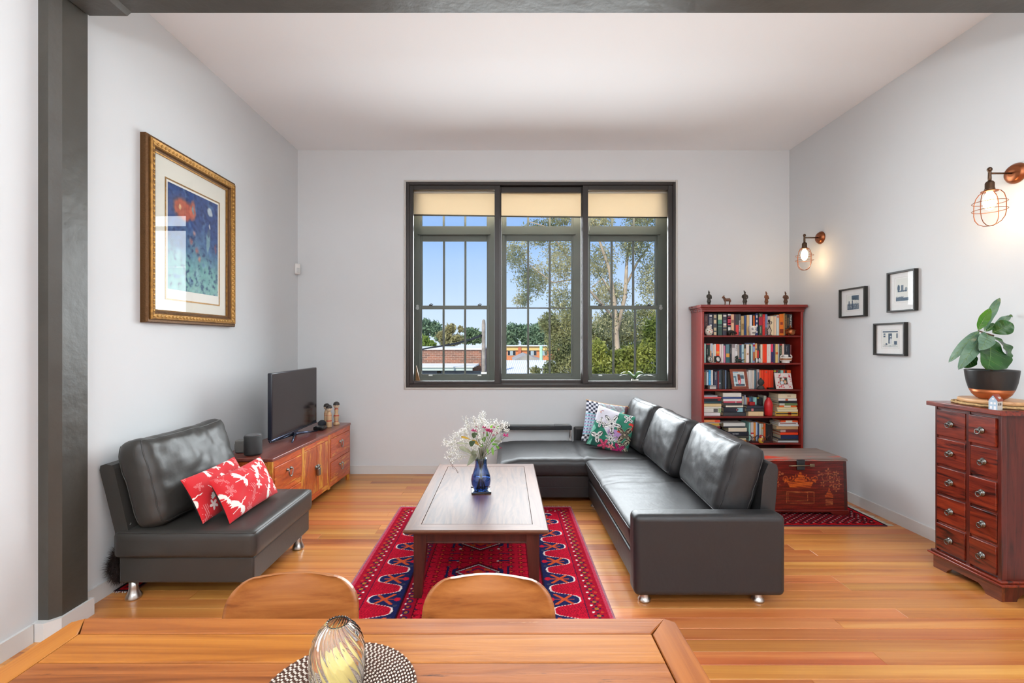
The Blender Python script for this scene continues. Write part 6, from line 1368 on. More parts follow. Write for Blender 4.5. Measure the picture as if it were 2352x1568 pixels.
standing([(A, 235, 440, 130, (56, 22, 30), (), ('HARRY POTTER', .25, .9, .42, (150, 110, 104))), (A, 450, 630, 120, (58, 66, 92), ((.55, .72, (110, 112, 120), .14), (.86, .93, Wt, .2), (.42, .5, Wt, .25), (.74, .78, (150, 146, 140), .2))), (A, 648, 825, 130, (72, 72, 78), ((.80, .95, G, .2), (.55, .72, (222, 196, 156), .2), (.22, .36, G, .2), (.02, .16, (222, 196, 156), .2))), (A, 860, 1060, 120, (58, 84, 78), ((.72, .95, (206, 214, 170), .06), (.52, .70, (90, 150, 124), .06), (.40, .43, (120, 150, 140), .1))),
    (A, 1085, 1265, 120, (62, 62, 76), ((.86, .94, Wt, .12), (.45, .55, Wt, .12), (.60, .70, (110, 110, 130), .14), (.38, .42, G, .08), (.24, .27, G, .08))), (A, 1300, 1455, 120, (44, 46, 58), ((.92, .98, Wt, .08), (.48, .86, (196, 50, 80), .03), (.76, .82, Wt, .1), (.52, .57, Wt, .1), (.22, .38, Wt, .14))), (A, 1465, 1590, 150, (238, 190, 150), ((.60, .74, (150, 110, 100), .1),)), (A, 1600, 1660, 150, (112, 74, 84)), (A, 1665, 1790, 150, (62, 64, 66), ((.02, .5, (226, 60, 62), 0),)), (A, 1800, 1895, 150, (84, 90, 96), (), ('boekmen', .18, .70, .8, (240, 240, 240))), (A, 1915, 2040, 225, (204, 172, 116), ((.3, .6, (150, 120, 70), .1),)), (A, 2050, 2150, 200, (44, 72, 122)), (A, 2165, 2275, 180, (232, 194, 136)),
    (A, 2285, 2410, 180, (220, 220, 226)), (B, 95, 172, 160, (34, 34, 38), ((.3, .95, (250, 120, 30), .12),)), (B, 210, 318, 115, (48, 62, 118), ((.80, .92, Wt, .2), (.60, .70, Wt, .22), (.40, .5, Wt, .22), (.12, .2, Wt, .22))), (B, 350, 522, 110, (58, 74, 64), ((.46, .84, (176, 44, 66), .02), (.86, .96, (150, 170, 130), .3), (.1, .4, (160, 176, 150), .42))), (B, 530, 640, 150, (216, 36, 34), (), ('THE CRIMSON', .3, .9, .4, (240, 120, 100))), (B, 645, 742, 150, (132, 150, 192), ((.05, .38, (120, 100, 96), .06),)), (B, 750, 880, 240, (206, 190, 180)), (B, 885, 1028, 230, (242, 222, 182)), (B, 1045, 1140, 240, (240, 206, 172)), (B, 1160, 1272, 180, (202, 216, 210), ((.86, .98, (196, 130, 110), .1),)), (B, 1282, 1470, 140, (236, 122, 32), ((.1, .3, (130, 40, 16), .06), (.5, .62, (150, 60, 40), .2))), (B, 1478, 1518, 112, (232, 172, 92)), (B, 1525, 1625, 120, (72, 64, 56), (), ('REMEMBERING', .35, .92, .6, (196, 150, 84))), (B, 1630, 1710, 130, (44, 36, 32), (), ('CHAPMAN', .35, .92, .5, (206, 170, 120))), (B, 1718, 1862, 140, (54, 58, 60), (), ('Wolf Hall', .4, .95, .55, Wt))],
    0, 715, 19.6, SHELF[0], 4.757, 'books standing on the top shelf', 'top shelf', rb_)
standing([(A, 205, 250, 210, (52, 60, 84)), (A, 255, 325, 200, (190, 224, 214)), (A, 340, 420, 200, (32, 34, 38), ((.96, 1., (200, 30, 40), 0),), ('Ancient Light', .3, .85, .4, Wt)), (A, 425, 510, 200, (40, 60, 54), ((.96, 1., (214, 30, 40), 0),)), (A, 520, 570, 190, (222, 222, 222), ((.3, .62, (226, 170, 120), 0),)), (A, 575, 630, 190, (196, 212, 230), ((.1, .5, (70, 120, 150), .1),)), (A, 635, 690, 260, (226, 206, 186)), (A, 700, 785, 210, (230, 228, 222), ((.02, .34, (30, 50, 46), 0),)), (A, 795, 935, 210, (255, 72, 24), ((.52, .60, (240, 170, 70), 0), (.44, .50, (230, 150, 60), 0))), (A, 940, 1030, 230, (230, 206, 202)), (A, 1040, 1120, 210, (228, 222, 214)), (A, 1130, 1205, 285, (214, 132, 162)), (A, 1230, 1392, 230, (92, 132, 142), ((.30, .50, (226, 160, 60), .06), (.02, .28, (44, 100, 106), 0))), (A, 1405, 1485, 230, (30, 34, 42), (), ('The Master', .4, .9, .4, (180, 180, 180))), (A, 1500, 1638, 220, (216, 210, 206), ((.80, .99, (150, 138, 140), .06),)), (A, 1645, 1750, 215, (236, 234, 232), (), ('MAO', .6, .95, .6, (90, 90, 90))), (A, 1755, 1838, 225, (172, 160, 150)), (A, 1848, 1925, 215, (52, 82, 112), ((.95, 1., (196, 70, 76), 0),)), (A, 1935, 2038, 230, (176, 208, 218), ((.5, .56, (90, 130, 160), .1),)), (A, 2050, 2125, 240, (182, 160, 120), ((.78, .98, (70, 66, 60), 0),)), (A, 2135, 2278, 225, (240, 224, 214), ((.42, .52, (190, 150, 120), .2),)), (A, 2287, 2350, 235, (42, 52, 68), ((.95, 1., (236, 206, 80), 0),)),
    (B, 2, 80, 225, (190, 220, 210)), (B, 95, 180, 170, (152, 170, 212), ((.82, .92, (200, 40, 50), 0), (.1, .55, (190, 110, 60), 0))), (B, 190, 280, 190, (244, 188, 126), ((.66, .74, (110, 96, 80), .2),)), (B, 288, 350, 230, (60, 60, 68), ((.25, .66, (222, 40, 40), 0),)), (B, 355, 425, 230, (52, 54, 54), (), ('UNITY', .7, .95, .5, (230, 210, 150))), (B, 435, 525, 225, (230, 218, 196)), (B, 530, 612, 212, (250, 76, 30)), (B, 614, 715, 210, (252, 60, 16)), (B, 720, 900, 220, (230, 224, 214), (), ('Team of Rivals', .35, .93, .25, (190, 176, 164))), (B, 905, 1002, 220, (246, 60, 102), ((.02, .58, (40, 44, 96), 0),)), (B, 1020, 1092, 215, (62, 66, 104)), (B, 1110, 1216, 215, (232, 202, 132), ((.44, .56, (216, 96, 30), .04),)), (B, 1226, 1280, 210, (202, 202, 208)), (B, 1290, 1400, 210, (34, 52, 44), ((.92, 1., (170, 30, 34), 0),), ('THE SECRET RIVER', .2, .88, .35, (190, 206, 160))), (B, 1408, 1500, 210, (240, 202, 182)), (B, 1505, 1558, 225, (52, 54, 62)), (B, 1560, 1652, 220, (36, 40, 52), (), ('Carson', .6, .92, .5, (170, 176, 186))), (B, 1658, 1756, 220, (26, 32, 48)), (B, 1768, 1826, 250, (112, 52, 52))],
    1, 780, 19.6, SHELF[1], 4.757, 'books standing on the second shelf', 'second shelf', rb_)
standing([(A, 205, 250, 240, (72, 76, 88)), (A, 255, 320, 290, (152, 130, 106)), (A, 355, 440, 220, (206, 218, 226), ((.9, 1, (90, 96, 104), .1),)), (A, 465, 548, 210, (40, 160, 222), (), ('BLUE MARS', .4, .8, .4, (150, 216, 240))), (A, 556, 648, 210, (226, 218, 208)), (A, 670, 850, 270, (62, 66, 88), (), [('SIMON SCHAMA', .5, .95, .3, Wt)]), (A, 862, 910, 260, (152, 34, 36)), (A, 920, 988, 215, (92, 98, 112), ((.26, .31, Wt, .1),)), (A, 995, 1058, 215, (50, 66, 72)), (A, 1072, 1182, 220, (54, 50, 48)), (A, 1195, 1252, 215, (112, 132, 162)), (A, 1262, 1330, 250, (30, 32, 36)), (A, 1338, 1422, 300, (82, 82, 74)), (A, 1430, 1520, 260, (44, 50, 60)), (A, 2150, 2228, 280, (212, 206, 200)), (A, 2236, 2352, 215, (228, 222, 214)),
    (B, 4, 46, 215, (222, 216, 210)), (B, 60, 156, 215, (230, 214, 198)), (B, 165, 216, 215, (88, 136, 156)), (B, 224, 270, 200, (122, 112, 112)), (B, 275, 380, 182, (206, 190, 190), ((.45, .85, (110, 110, 130), .2),)), (B, 386, 460, 210, (240, 92, 34)), (B, 465, 582, 215, (250, 68, 26)), (B, 600, 780, 215, (252, 60, 18), ((.86, .94, (170, 110, 90), .35),)), (B, 790, 902, 215, (242, 58, 20)), (B, 915, 1020, 215, (222, 62, 30)), (B, 1030, 1120, 225, (32, 36, 40), ((.93, 1., (220, 200, 60), 0), (.8, .9, Wt, .3))), (B, 1126, 1222, 225, (34, 34, 40), ((.93, 1., (190, 24, 50), 0), (.8, .9, (210, 170, 190), .3))), (B, 1232, 1326, 220, (62, 92, 82)), (B, 1332, 1462, 220, (162, 206, 196)), (B, 1470, 1546, 220, (232, 72, 32)), (B, 1552, 1616, 225, (36, 44, 52)), (B, 1626, 1800, 215, (236, 102, 42), ((.02, .98, (224, 70, 26), .38),))],
    2, 840, 19.6, SHELF[2], 4.795, 'books standing on the third shelf', 'third shelf', rb_)
k = 12.06
stack([(115, 520, 168, 205, (182, 182, 190)), (110, 610, 215, 258, (222, 84, 84)), (110, 610, 262, 332, (36, 36, 42), ((.02, .18, (200, 40, 46), .3),), ('BARACK OBAMA', .22, .75, .55, (236, 236, 236))), (110, 636, 345, 405, (44, 74, 82), (), ('JOHN STEINBECK', .45, .9, .35, (170, 190, 196))), (110, 610, 412, 485, (226, 196, 142), (), ('KILLING PABLO', .45, .96, .6, (216, 70, 40))), (105, 610, 487, 528, (232, 224, 208)), (105, 602, 530, 645, (222, 216, 206), ((.0, .15, (160, 180, 130), 0), (.18, .42, (90, 88, 84), .12))), (105, 590, 646, 727, (232, 226, 224), (), ('JULIAN BARNES', .45, .92, .3, (150, 140, 136)))], A, 895, k, SHELF[3], 4.745, 'books stacked on the fourth shelf', 'stack by side panel, fourth shelf', rb_)
stack([(670, 1180, 95, 205, (228, 220, 208), (), ('THE LUMINARIES', .08, .92, .28, (170, 150, 136))), (665, 1195, 210, 262, (60, 76, 132)), (680, 1195, 265, 330, (236, 226, 222), (), ('GRENVILLE', .55, .93, .4, (220, 100, 90))), (690, 1190, 335, 378, (224, 90, 112), ((.3, .34, Wt, 0),)), (690, 1195, 384, 448, (56, 56, 58), (), ('CLAIRE TOMALIN', .3, .95, .35, (170, 170, 170))), (750, 1230, 452, 508, (238, 228, 206)), (690, 1275, 512, 640, (36, 38, 50), ((.10, .36, (150, 196, 206), .08), (.30, .4, (220, 110, 120), .32)), ('The Book Thief', .45, .94, .45, (226, 226, 226))), (680, 1305, 645, 737, (58, 60, 64), (), ("John Howard's East", .5, .97, .45, (206, 206, 204)))], A, 895, k, SHELF[3], 4.745, 'books stacked on the fourth shelf', 'tall middle stack, fourth shelf', rb_)
stack([(-110, 350, 462, 520, (46, 50, 64), (), ('THE HUNT', .62, .93, .6, (240, 240, 240))), (-140, 360, 528, 618, (44, 44, 50), ((.58, .7, (216, 130, 130), .1),), ('DAVID GRANN', .15, .5, .35, (206, 206, 206))), (-70, 345, 622, 742, (236, 200, 152))], B, 895, k, SHELF[3], 4.735, 'books stacked on the fourth shelf', 'stack beside the red vase', rb_, .11)
standing([(A, 1205, 1255, 185, (216, 206, 182)), (A, 1270, 1306, 155, (190, 196, 216)), (A, 1312, 1346, 225, (226, 206, 176)), (A, 1350, 1402, 230, (232, 84, 50)), (A, 1405, 1444, 225, (92, 130, 160)), (B, 2, 56, 225, (62, 82, 112)), (B, 60, 102, 220, (152, 206, 202)), (B, 105, 162, 220, (164, 216, 206)), (B, 170, 222, 225, (32, 36, 42), ((.94, 1., (220, 190, 60), 0),)), (B, 226, 272, 230, (42, 42, 44)), (B, 276, 326, 230, (22, 26, 32)), (B, 352, 432, 180, (192, 192, 172))], 3, 895, k, SHELF[3], 4.93 - .07, 'small books behind the low stack', 'fourth shelf behind', rb_)
stack([(755, 1255, 130, 246, (232, 214, 180), ((.3, .5, (206, 170, 140), .3),)), (760, 1270, 250, 314, (234, 226, 222), ((.48, .62, (206, 80, 30), .1),)), (770, 1276, 318, 382, (40, 40, 48), (), ('ANNE ENRIGHT', .35, .85, .32, (190, 190, 190))), (780, 1286, 385, 446, (112, 132, 82), ((.7, .98, (206, 206, 196), .05),)), (785, 1262, 450, 498, (246, 110, 32), ((.34, .72, (240, 226, 200), 0),)), (720, 1280, 500, 555, (240, 216, 162)), (735, 1300, 558, 626, (236, 222, 184)), (700, 1320, 630, 737, (244, 192, 76), ((.02, .98, (56, 52, 44), .33), (.3, .44, (206, 70, 40), .1)))], B, 895, k, SHELF[3], 4.745, 'books stacked on the fourth shelf', 'pale stack, fourth shelf', rb_)
stack([(105, 580, 845, 915, (240, 152, 92), ((.0, .3, (236, 80, 50), 0),)), (110, 625, 920, 942, (182, 182, 182)), (110, 560, 945, 988, (228, 178, 62)), (110, 560, 990, 1028, (206, 176, 116)), (110, 590, 1030, 1090, (132, 30, 42)), (110, 590, 1094, 1160, (42, 52, 58)), (110, 600, 1165, 1250, (176, 40, 44)), (110, 600, 1255, 1360, (70, 66, 62)), (110, 600, 1365, 1485, (214, 206, 190))], A, 895, k, SHELF[4], 4.745, 'books stacked on the fifth shelf', 'stack by side panel, fifth shelf', rb_)
stack([(685, 1290, 930, 1026, (226, 222, 214), (), ('HERMIONE LEE', .3, .75, .2, (196, 190, 180))), (690, 1290, 1030, 1072, (40, 42, 56)), (825, 1330, 1075, 1184, (232, 214, 190)), (790, 1385, 1188, 1304, (30, 34, 46), (), [('THE THIRST', .46, .76, .5, (236, 236, 236)), ('JO NESBO', .16, .42, .5, (240, 220, 50))]), (690, 1385, 1308, 1372, (72, 72, 66)), (690, 1310, 1374, 1430, (212, 198, 162)), (690, 1320, 1432, 1487, (202, 122, 32))], A, 895, k, SHELF[4], 4.745, 'books stacked on the fifth shelf', 'stack behind the sofa cushion', rb_)
standing([(A, 1392, 1432, 920, (162, 216, 206)), (B, -2, 75, 915, (224, 212, 208), ((.38, .46, (196, 40, 50), 0),)), (B, 80, 136, 920, (246, 152, 62)), (B, 139, 182, 915, (190, 206, 236)), (B, 186, 226, 950, (52, 72, 112)), (B, 229, 290, 955, (202, 202, 188)), (B, 293, 346, 955, (192, 182, 162), ((.7, .8, (206, 140, 40), .1),)), (B, 351, 411, 945, (226, 92, 32)), (B, 416, 466, 960, (30, 38, 40)), (B, 471, 600, 970, (42, 30, 28))], 4, 895, k, SHELF[4], 4.80, 'books standing on the fifth shelf', 'fifth shelf', rb_)
stack([(820, 1300, 865, 916, (242, 92, 42), ((.32, .7, (236, 226, 206), 0),)), (770, 1300, 930, 980, (226, 222, 222), ((.1, .95, (150, 90, 80), .25),)), (785, 1340, 984, 1036, (232, 230, 228)), (755, 1355, 1045, 1132, (206, 160, 112), (), ('KATE ATKINSON', .45, .95, .5, (216, 84, 60))), (820, 1315, 1136, 1214, (112, 36, 42), ((.7, 1., (190, 160, 150), .1),)), (810, 1305, 1216, 1282, (255, 66, 12), (), ('ERNEST', .68, .95, .3, (250, 190, 150))), (830, 1315, 1286, 1392, (32, 44, 80), (), ('GEOFFREY BLAINEY', .15, .94, .3, (214, 220, 230))), (790, 1345, 1394, 1440, (60, 60, 62), (), ('THE SURGEON', .5, .92, .6, (220, 220, 220))), (785, 1350, 1441, 1486, (200, 206, 206))], B, 895, k, SHELF[4], 4.745, 'books stacked on the fifth shelf', 'corner stack, fifth shelf', rb_)
# no two labels alike unless only place tells them apart
seen = {}
for b in ALLB: seen.setdefault(b['label'], []).append(b)

# ------------------------------------------------------------------ ornaments on the shelves
YF_ = 4.728
def orn(name, label, cat, px, shelf_z, y=YF_, group=None): return thing(name, label, cat, (wx(px, y), y, shelf_z + .0012), group=group)
o = orn('ginger_jar', 'small white jar with red and green flowers on the top shelf', 'jar', 1628.5, SHELF[0])
q = MB(); q.lathe([(.02, 0), (.024, .003), (.036, .022), (.041, .042), (.036, .062), (.022, .074), (.018, .078)], 24); q.build('body', P('jar_white', (226, 218, 206), .25, var=(60, .1)), o)
q = MB(); q.lathe([(.026, .074), (.026, .080), (.024, .092), (.014, .100), (.002, .102)], 20); q.build('lid', P('jar_lid', (218, 204, 190), .25), o)
for i, (a, z, c) in enumerate(((-.3, .035, (200, 60, 40)), (.35, .05, (206, 80, 90)), (-.7, .05, (90, 120, 60)), (.1, .02, (110, 130, 70)), (.7, .03, (200, 70, 50)), (-.1, .058, (170, 120, 60)))):
    r_ = np.interp(z, [0, .022, .042, .062], [.022, .036, .041, .036]); q = MB(); q.ball((r_ * math.sin(a), -r_ * math.cos(a), z), .0065, 8, 5, sc=(1, .35, .9)); q.build('painted_flower', P('jar_paint_%d' % i, c, .3), o)
def blob(name, mat, parent, parts):
    q = MB()
    for p in parts:
        if p[0] == 't': q.tube(p[1], p[2], 8)
        else: q.ball(p[1], 1., 12, 8, sc=p[2])
    return q.build(name, mat, parent)
bz = P('dark_bronze', (40, 42, 42), .35, .5); o = orn('bear_figurine', 'black faceted bear figurine on the top shelf', 'figurine', 1679, SHELF[0], 4.722)
blob('body', bz, o, [('b', (0, 0, .036), (.036, .016, .018)), ('b', (-.024, 0, .034), (.016, .015, .017)), ('t', [(-.024, .006, .03), (-.026, .006, 0)], [.009, .007]), ('t', [(-.02, -.008, .03), (-.019, -.008, 0)], [.009, .007]), ('t', [(.02, .006, .03), (.022, .006, 0)], [.009, .007]), ('t', [(.016, -.008, .03), (.014, -.008, 0)], [.009, .007])])
blob('head', bz, o, [('b', (.042, -.004, .026), (.015, .011, .013)), ('t', [(.046, -.004, .024), (.06, -.005, .017)], [.009, .005]), ('b', (.036, .004, .038), (.004, .003, .005)), ('b', (.036, -.010, .038), (.004, .003, .005))])
o = orn('skull_cup', 'white ceramic skull shaped cup on the top shelf', 'cup', 1728.5, SHELF[0], 4.722)
q = MB(); q.lathe([(.022, 0), (.024, .006), (.026, .02), (.030, .034), (.0375, .052), (.039, .08), (.037, .095), (.033, .0975), (.031, .092), (.03, .06)], 24, caps=False); q.lathe([(.001, .002), (.022, .0)], 24, caps=False); q.build('body', P('skull_white', (236, 230, 222), .3), o)
for x in (-.017, .017):
    q = MB(); q.ball((x * .9, -.035, .066), .012, 12, 6, sc=(1, .35, 1)); e = q.build('eye_ring', P('skull_grey', (110, 110, 112), .4), o); q = MB(); q.ball((x * .9, -.0378, .066), .006, 10, 5, sc=(1, .4, 1)); q.build('pupil', P('skull_pupil', (236, 236, 236), .3), e)
q = MB(); q.r2(-.02, .02, -.0335, -.03, .026, .028, .0008); q.r2(-.018, .018, -.031, -.028, .014, .0155, .0006)
for i in range(5): q.r2(-.016 + i * .008 - .0005, -.016 + i * .008 + .0005, -.0325, -.028, .018, .034, .0004)
q.build('painted_teeth', P('skull_line', (70, 66, 66), .5), o)
q = MB(); q.ball((.004, -.0385, .086), .005, 8, 5, sc=(1, .4, 1)); q.build('painted_dot', P('skull_gold', (190, 130, 40), .4), o)
o = orn('dancer_sculpture', 'slender dark metal dancer sculpture on the top shelf', 'sculpture', 1767, SHELF[0], 4.724)
wires = [[(-.018, 0, .004), (-.014, 0, .03), (-.022, 0, .052), (-.004, 0, .082), (-.001, 0, .10)], [(.012, 0, .004), (.014, 0, .025), (.022, 0, .05), (.006, 0, .082), (-.001, 0, .10)], [(-.001, 0, .098), (-.001, 0, .118), (0, 0, .126)], [(-.024, 0, .117), (0, 0, .121), (.018, 0, .115), (.027, 0, .131), (.019, 0, .145), (.008, 0, .138), (0, 0, .123)]]
q = MB()
for w_ in wires: q.tube(w_, .0032, 8)
q.ball((-.003, 0, .148), .011, 12, 8, sc=(.9, .8, 1.5)); q.tube([(0, 0, .125), (-.002, 0, .14)], .004, 6); q.build('figure', P('dark_metal_figure', (46, 32, 28), .4, .6), o)
q = MB(); q.lathe([(.03, 0), (.03, .003), (.026, .006)], 20, sy=.55); q.build('base', P('dark_metal_figure', (46, 32, 28)), o)
cop = P('polished_copper', (176, 110, 72), .25, 1.); o = orn('copper_pot', 'lidded copper pot on the top shelf', 'pot', 1815.5, SHELF[0], 4.722)
q = MB(); q.lathe([(.026, 0), (.036, .004), (.043, .02), (.045, .042), (.044, .048)], 28); q.build('bowl', cop, o)
q = MB(); q.lathe([(.05, .048), (.052, .051), (.046, .056), (.036, .066), (.016, .074), (.009, .080), (.006, .09), (.004, .10), (.001, .106)], 28); q.build('lid', cop, o)
# second shelf
sil = P('tarnished_silver', (120, 116, 108), .4, .7)
for i, (px, tilt, lab, c) in enumerate(((1631.5, 1, 'tilted oval silver photo frame on the second shelf', (120, 112, 100)), (1649.5, 0, 'upright dark oval photo frame on the second shelf', (44, 44, 46)))):
    o = orn('oval_frame', lab, 'picture', px, SHELF[1], 4.722, 'oval frames on the second shelf'); M = Matrix.Translation((0, 0, .036)) @ Matrix.Rotation(R(-14 if tilt else 0), 4, 'Y') @ Matrix.Rotation(R(72), 4, 'X')
    q = MB(); q.lathe([(.018, -.002), (.0275, -.002), (.0285, .003), (.024, .005), (.019, .002)], 32, M=M, sy=1.28, caps=False); q.build('rim', P('oval_rim_%d' % i, c, .4, .6), o)
    q = MB(); q.lathe([(.001, .0), (.021, .0), (.021, -.003), (.001, -.003)], 32, M=M, sy=1.28, caps=False); ph = q.build('photograph', P('oval_photo_%d' % i, (206, 206, 200), .4), o)
    q = MB(); q.ball((0, -.001, .008), .0075, 10, 6, M=Matrix.Translation((0, -.003, .036)), sc=(.9, .2, 1.2)); q.ball((0, -.001, -.010), .011, 10, 6, M=Matrix.Translation((0, -.003, .036)), sc=(1.1, .2, .8)); q.build('portrait', P('oval_sitter_%d' % i, ((90, 84, 80), (226, 222, 216))[i], .6), ph)
o = orn('lion_dog_figurine', 'green bronze lion dog figurine on the second shelf', 'figurine', 1697, SHELF[1], 4.736); gb = P('green_bronze', (48, 62, 56), .4, .5)
blob('body', gb, o, [('b', (.0, 0, .022), (.034, .014, .014)), ('b', (-.018, 0, .028), (.018, .015, .020)), ('t', [(-.02, .006, .02), (-.026, .006, 0)], .007), ('t', [(-.014, -.007, .02), (-.018, -.007, 0)], .007), ('t', [(.024, .006, .018), (.028, .006, 0)], .007), ('t', [(.02, -.007, .018), (.018, -.007, 0)], .007), ('t', [(.03, 0, .026), (.05, 0, .028), (.064, 0, .034)], [.006, .005, .003])])
blob('head', gb, o, [('b', (-.022, -.004, .056), (.015, .012, .014)), ('t', [(-.03, -.006, .054), (-.040, -.006, .058)], [.008, .006]), ('t', [(-.018, 0, .066), (-.014, 0, .078)], [.003, .002])])
q = MB(); q.r2(-.038, .04, -.016, .016, 0, .004, .001); q.build('base', gb, o)
q = MB(); q.ball((.012, -.006, .044), .008, 8, 6, sc=(1.2, .6, .7)); q.build('red_ribbon', P('red_ribbon', (206, 60, 70), .6), o)
for i, (px, c, lab, h) in enumerate(((1738, (222, 222, 220), 'white and black penguin figurine on the second shelf', .050), (1744.8, (206, 208, 210), 'pale grey egg shaped penguin figurine on the second shelf', .052))):
    o = orn('penguin_figurine', lab, 'figurine', px, SHELF[1], 4.720, 'pair of smooth figurines')
    q = MB(); q.ball((0, 0, .024), .013, 14, 10, sc=(.95, .85, 1.85)); q.build('body', P('egg_%d' % i, c, .25), o)
    q = MB(); q.ball((-.009 if i == 0 else .009, .003, .026), .011, 12, 8, sc=(.7, .8, 2.0)); q.build('wing', P('egg_dark', (40, 42, 44), .3), o)
o = orn('panda_bowl', 'white ceramic bowl with two ear handles on the second shelf', 'bowl', 1804.5, SHELF[1], 4.722); wc_ = P('white_ceramic', (236, 230, 222), .2)
q = MB(); q.lathe([(.036, 0), (.038, .008), (.034, .011), (.052, .022), (.058, .036), (.054, .050), (.046, .060), (.043, .058), (.05, .046), (.048, .03)], 32, caps=False); q.lathe([(.001, .001), (.036, .0)], 32, caps=False); q.build('bowl', wc_, o)
for s_ in (-1, 1):
    q = MB(); q.tube([(s_ * (.045 + .012 * math.sin(a)), -.01, .05 + .018 * -math.cos(a) + .01) for a in [math.pi * i / 10 - .2 for i in range(13)]], .006, 8); q.build('handle', wc_, o)
q = MB(); q.lathe([(.022, .055), (.026, .064), (.024, .082), (.022, .083), (.022, .06)], 20, caps=False); q.build('neck', wc_, o)
q = MB(); q.lathe([(.0555, .030), (.0588, .036), (.0555, .047)], 32, caps=False); q.build('painted_band', P('rust_paint', (170, 104, 60), .3, var=(50, .4)), o, fix=False)
# third shelf
o = orn('silver_box', 'small silver trinket box on the third shelf', 'box', 1634, SHELF[2], 4.735)
q = MB(); q.r2(-.042, .042, -.012, .06, 0, .036, .003); q.build('body', P('box_dark', (70, 56, 52), .4), o)
q = MB(); q.r2(-.022, .042, -.0145, -.011, .002, .024, .002); q.build('front_drawer', P('box_silver', (206, 204, 202), .3, .3), o); q = MB(); q.r2(-.022, .042, -.0145, -.011, .027, .037, .002); q.build('front_edge', P('box_silver', (206, 204, 202)), o)
def table_frame(name, label, px0, px1, py0, py1, skew, mat, border, imgfn, lean, y):
    zb = SHELF[2]; w_ = (px1 - px0) * y / F; h = wz(py0, y) - zb
    o = thing(name, label, 'picture', (wx((px0 + px1) / 2, y), y, zb + .0025)); M = Matrix.Rotation(R(-lean), 4, 'X') @ Matrix.Rotation(R(skew), 4, 'Y')
    q = MB(); b_ = border
    for (x0, x1, z0, z1) in ((-w_ / 2, w_ / 2, 0, b_), (-w_ / 2, w_ / 2, h - b_, h), (-w_ / 2, -w_ / 2 + b_, b_, h - b_), (w_ / 2 - b_, w_ / 2, b_, h - b_)): q.r2(x0, x1, -.006, .008, z0, z1, .003)
    q.b2(-w_ / 2 + .004, w_ / 2 - .004, .004, .008, .004, h - .004)
    f = q.build('frame', mat, o); f.matrix_local = M
    me = grid_mesh('photograph', 40, 50, lambda U, V: ((U - .5) * (w_ - 2 * b_ + .002), .002 + 0 * U, b_ - .001 + V * (h - 2 * b_ + .002)), imgfn, False); p = link_mesh('photograph', me, P('colour_photo', (200, 200, 200), .35, attr='Col'), o); p.matrix_local = M
    q = MB(); q.b2(-.012, .012, .008, .012, .02, h * .75); s_ = q.build('strut', mat, o); s_.matrix_local = Matrix.Rotation(R(-lean + 5), 4, 'X') @ Matrix.Translation((0, .002, -.004)); return o, f, w_, h, M
def im1(U, V):
    C = paint(U, (190, 206, 210)); x, y = U, V
    def put(m, c): C[m] = np.array(c, float)
    put(y > .85, (210, 214, 206)); put((y > .9) & (x < .5), (120, 176, 206)); put((y < .72) & (y > .3) & (x < .3), (92, 124, 140)); put((y < .75) & (y > .5) & (x > .62), (70, 92, 104)); put(y < .18, (48, 66, 84)); put((np.abs(x - .12) < .05) & (y < .6), (190, 214, 220)); put(np.hypot((x - .52) / .14, (y - .42) / .28) < 1, (222, 100, 112)); put(np.hypot((x - .50) / .05, (y - .44) / .22) < 1, (220, 206, 200)); put(np.hypot((x - .48) / .08, (y - .68) / .09) < 1, (222, 210, 202)); put((x < .05) | (x > .95) | (y < .03) | (y > .97), (236, 232, 222)); return C
fw_ = WOOD('walnut_frame', [(96, 38, 18), (140, 60, 28), (160, 76, 36)], 0, 10., 6., .35, .3, rand=.02)
table_frame('wooden_photo_frame', 'brown timber photo frame leaning on the third shelf', 1681.5, 1720, 848, 896, 0, fw_, .027, im1, 15, 4.724)
def im2(U, V):
    C = paint(U, (44, 62, 52)); x, y = U, V
    def put(m, c): C[m] = np.array(c, float)
    put(np.hypot((x - .32) / .2, (y - .26) / .3) < 1, (206, 220, 224)); put(np.hypot((x - .34) / .16, (y - .68) / .22) < 1, (214, 168, 138)); put((np.hypot((x - .34) / .17, (y - .76) / .18) < 1) & (y > .78), (130, 90, 56)); put(np.hypot((x - .72) / .18, (y - .36) / .22) < 1, (222, 172, 140)); put((np.hypot((x - .72) / .19, (y - .45) / .2) < 1) & (y > .50), (176, 116, 66)); put((x < .06) | (y < .05), (120, 20, 26)); return C
o, f, w_, h, M = table_frame('patterned_photo_frame', 'white photo frame scattered with red flowers on the third shelf', 1783, 1821, 858, 895.5, 0, P('floral_frame', (226, 212, 206), .5), .046, im2, 13, 4.724)
rf_ = random.Random(4); rfl = P('frame_flower', (206, 50, 66), .5); rpk = P('frame_flower_pale', (226, 140, 146), .5)
for i in range(44):
    x, z = rf_.uniform(-w_ / 2 + .01, w_ / 2 - .01), rf_.uniform(.01, h - .01)
    if abs(x) < w_ / 2 - .05 and .05 < z < h - .05: continue
    q = MB(); s_ = rf_.uniform(.004, .009)
    for k2 in range(5): a = k2 * 1.257; q.ball((x + s_ * .6 * math.cos(a), -.0062, z + s_ * .6 * math.sin(a)), s_ * .45, 6, 4, sc=(1, .15, 1))
    fl_ = q.build('painted_flower', rfl if i % 3 else rpk, o); fl_.matrix_local = M
o = orn('stone_head', 'dark carved stone head with shoulders on the third shelf', 'sculpture', 1747.5, SHELF[2], 4.728); sm_ = P('dark_stone', (58, 56, 54), .7, bump=(60, .5))
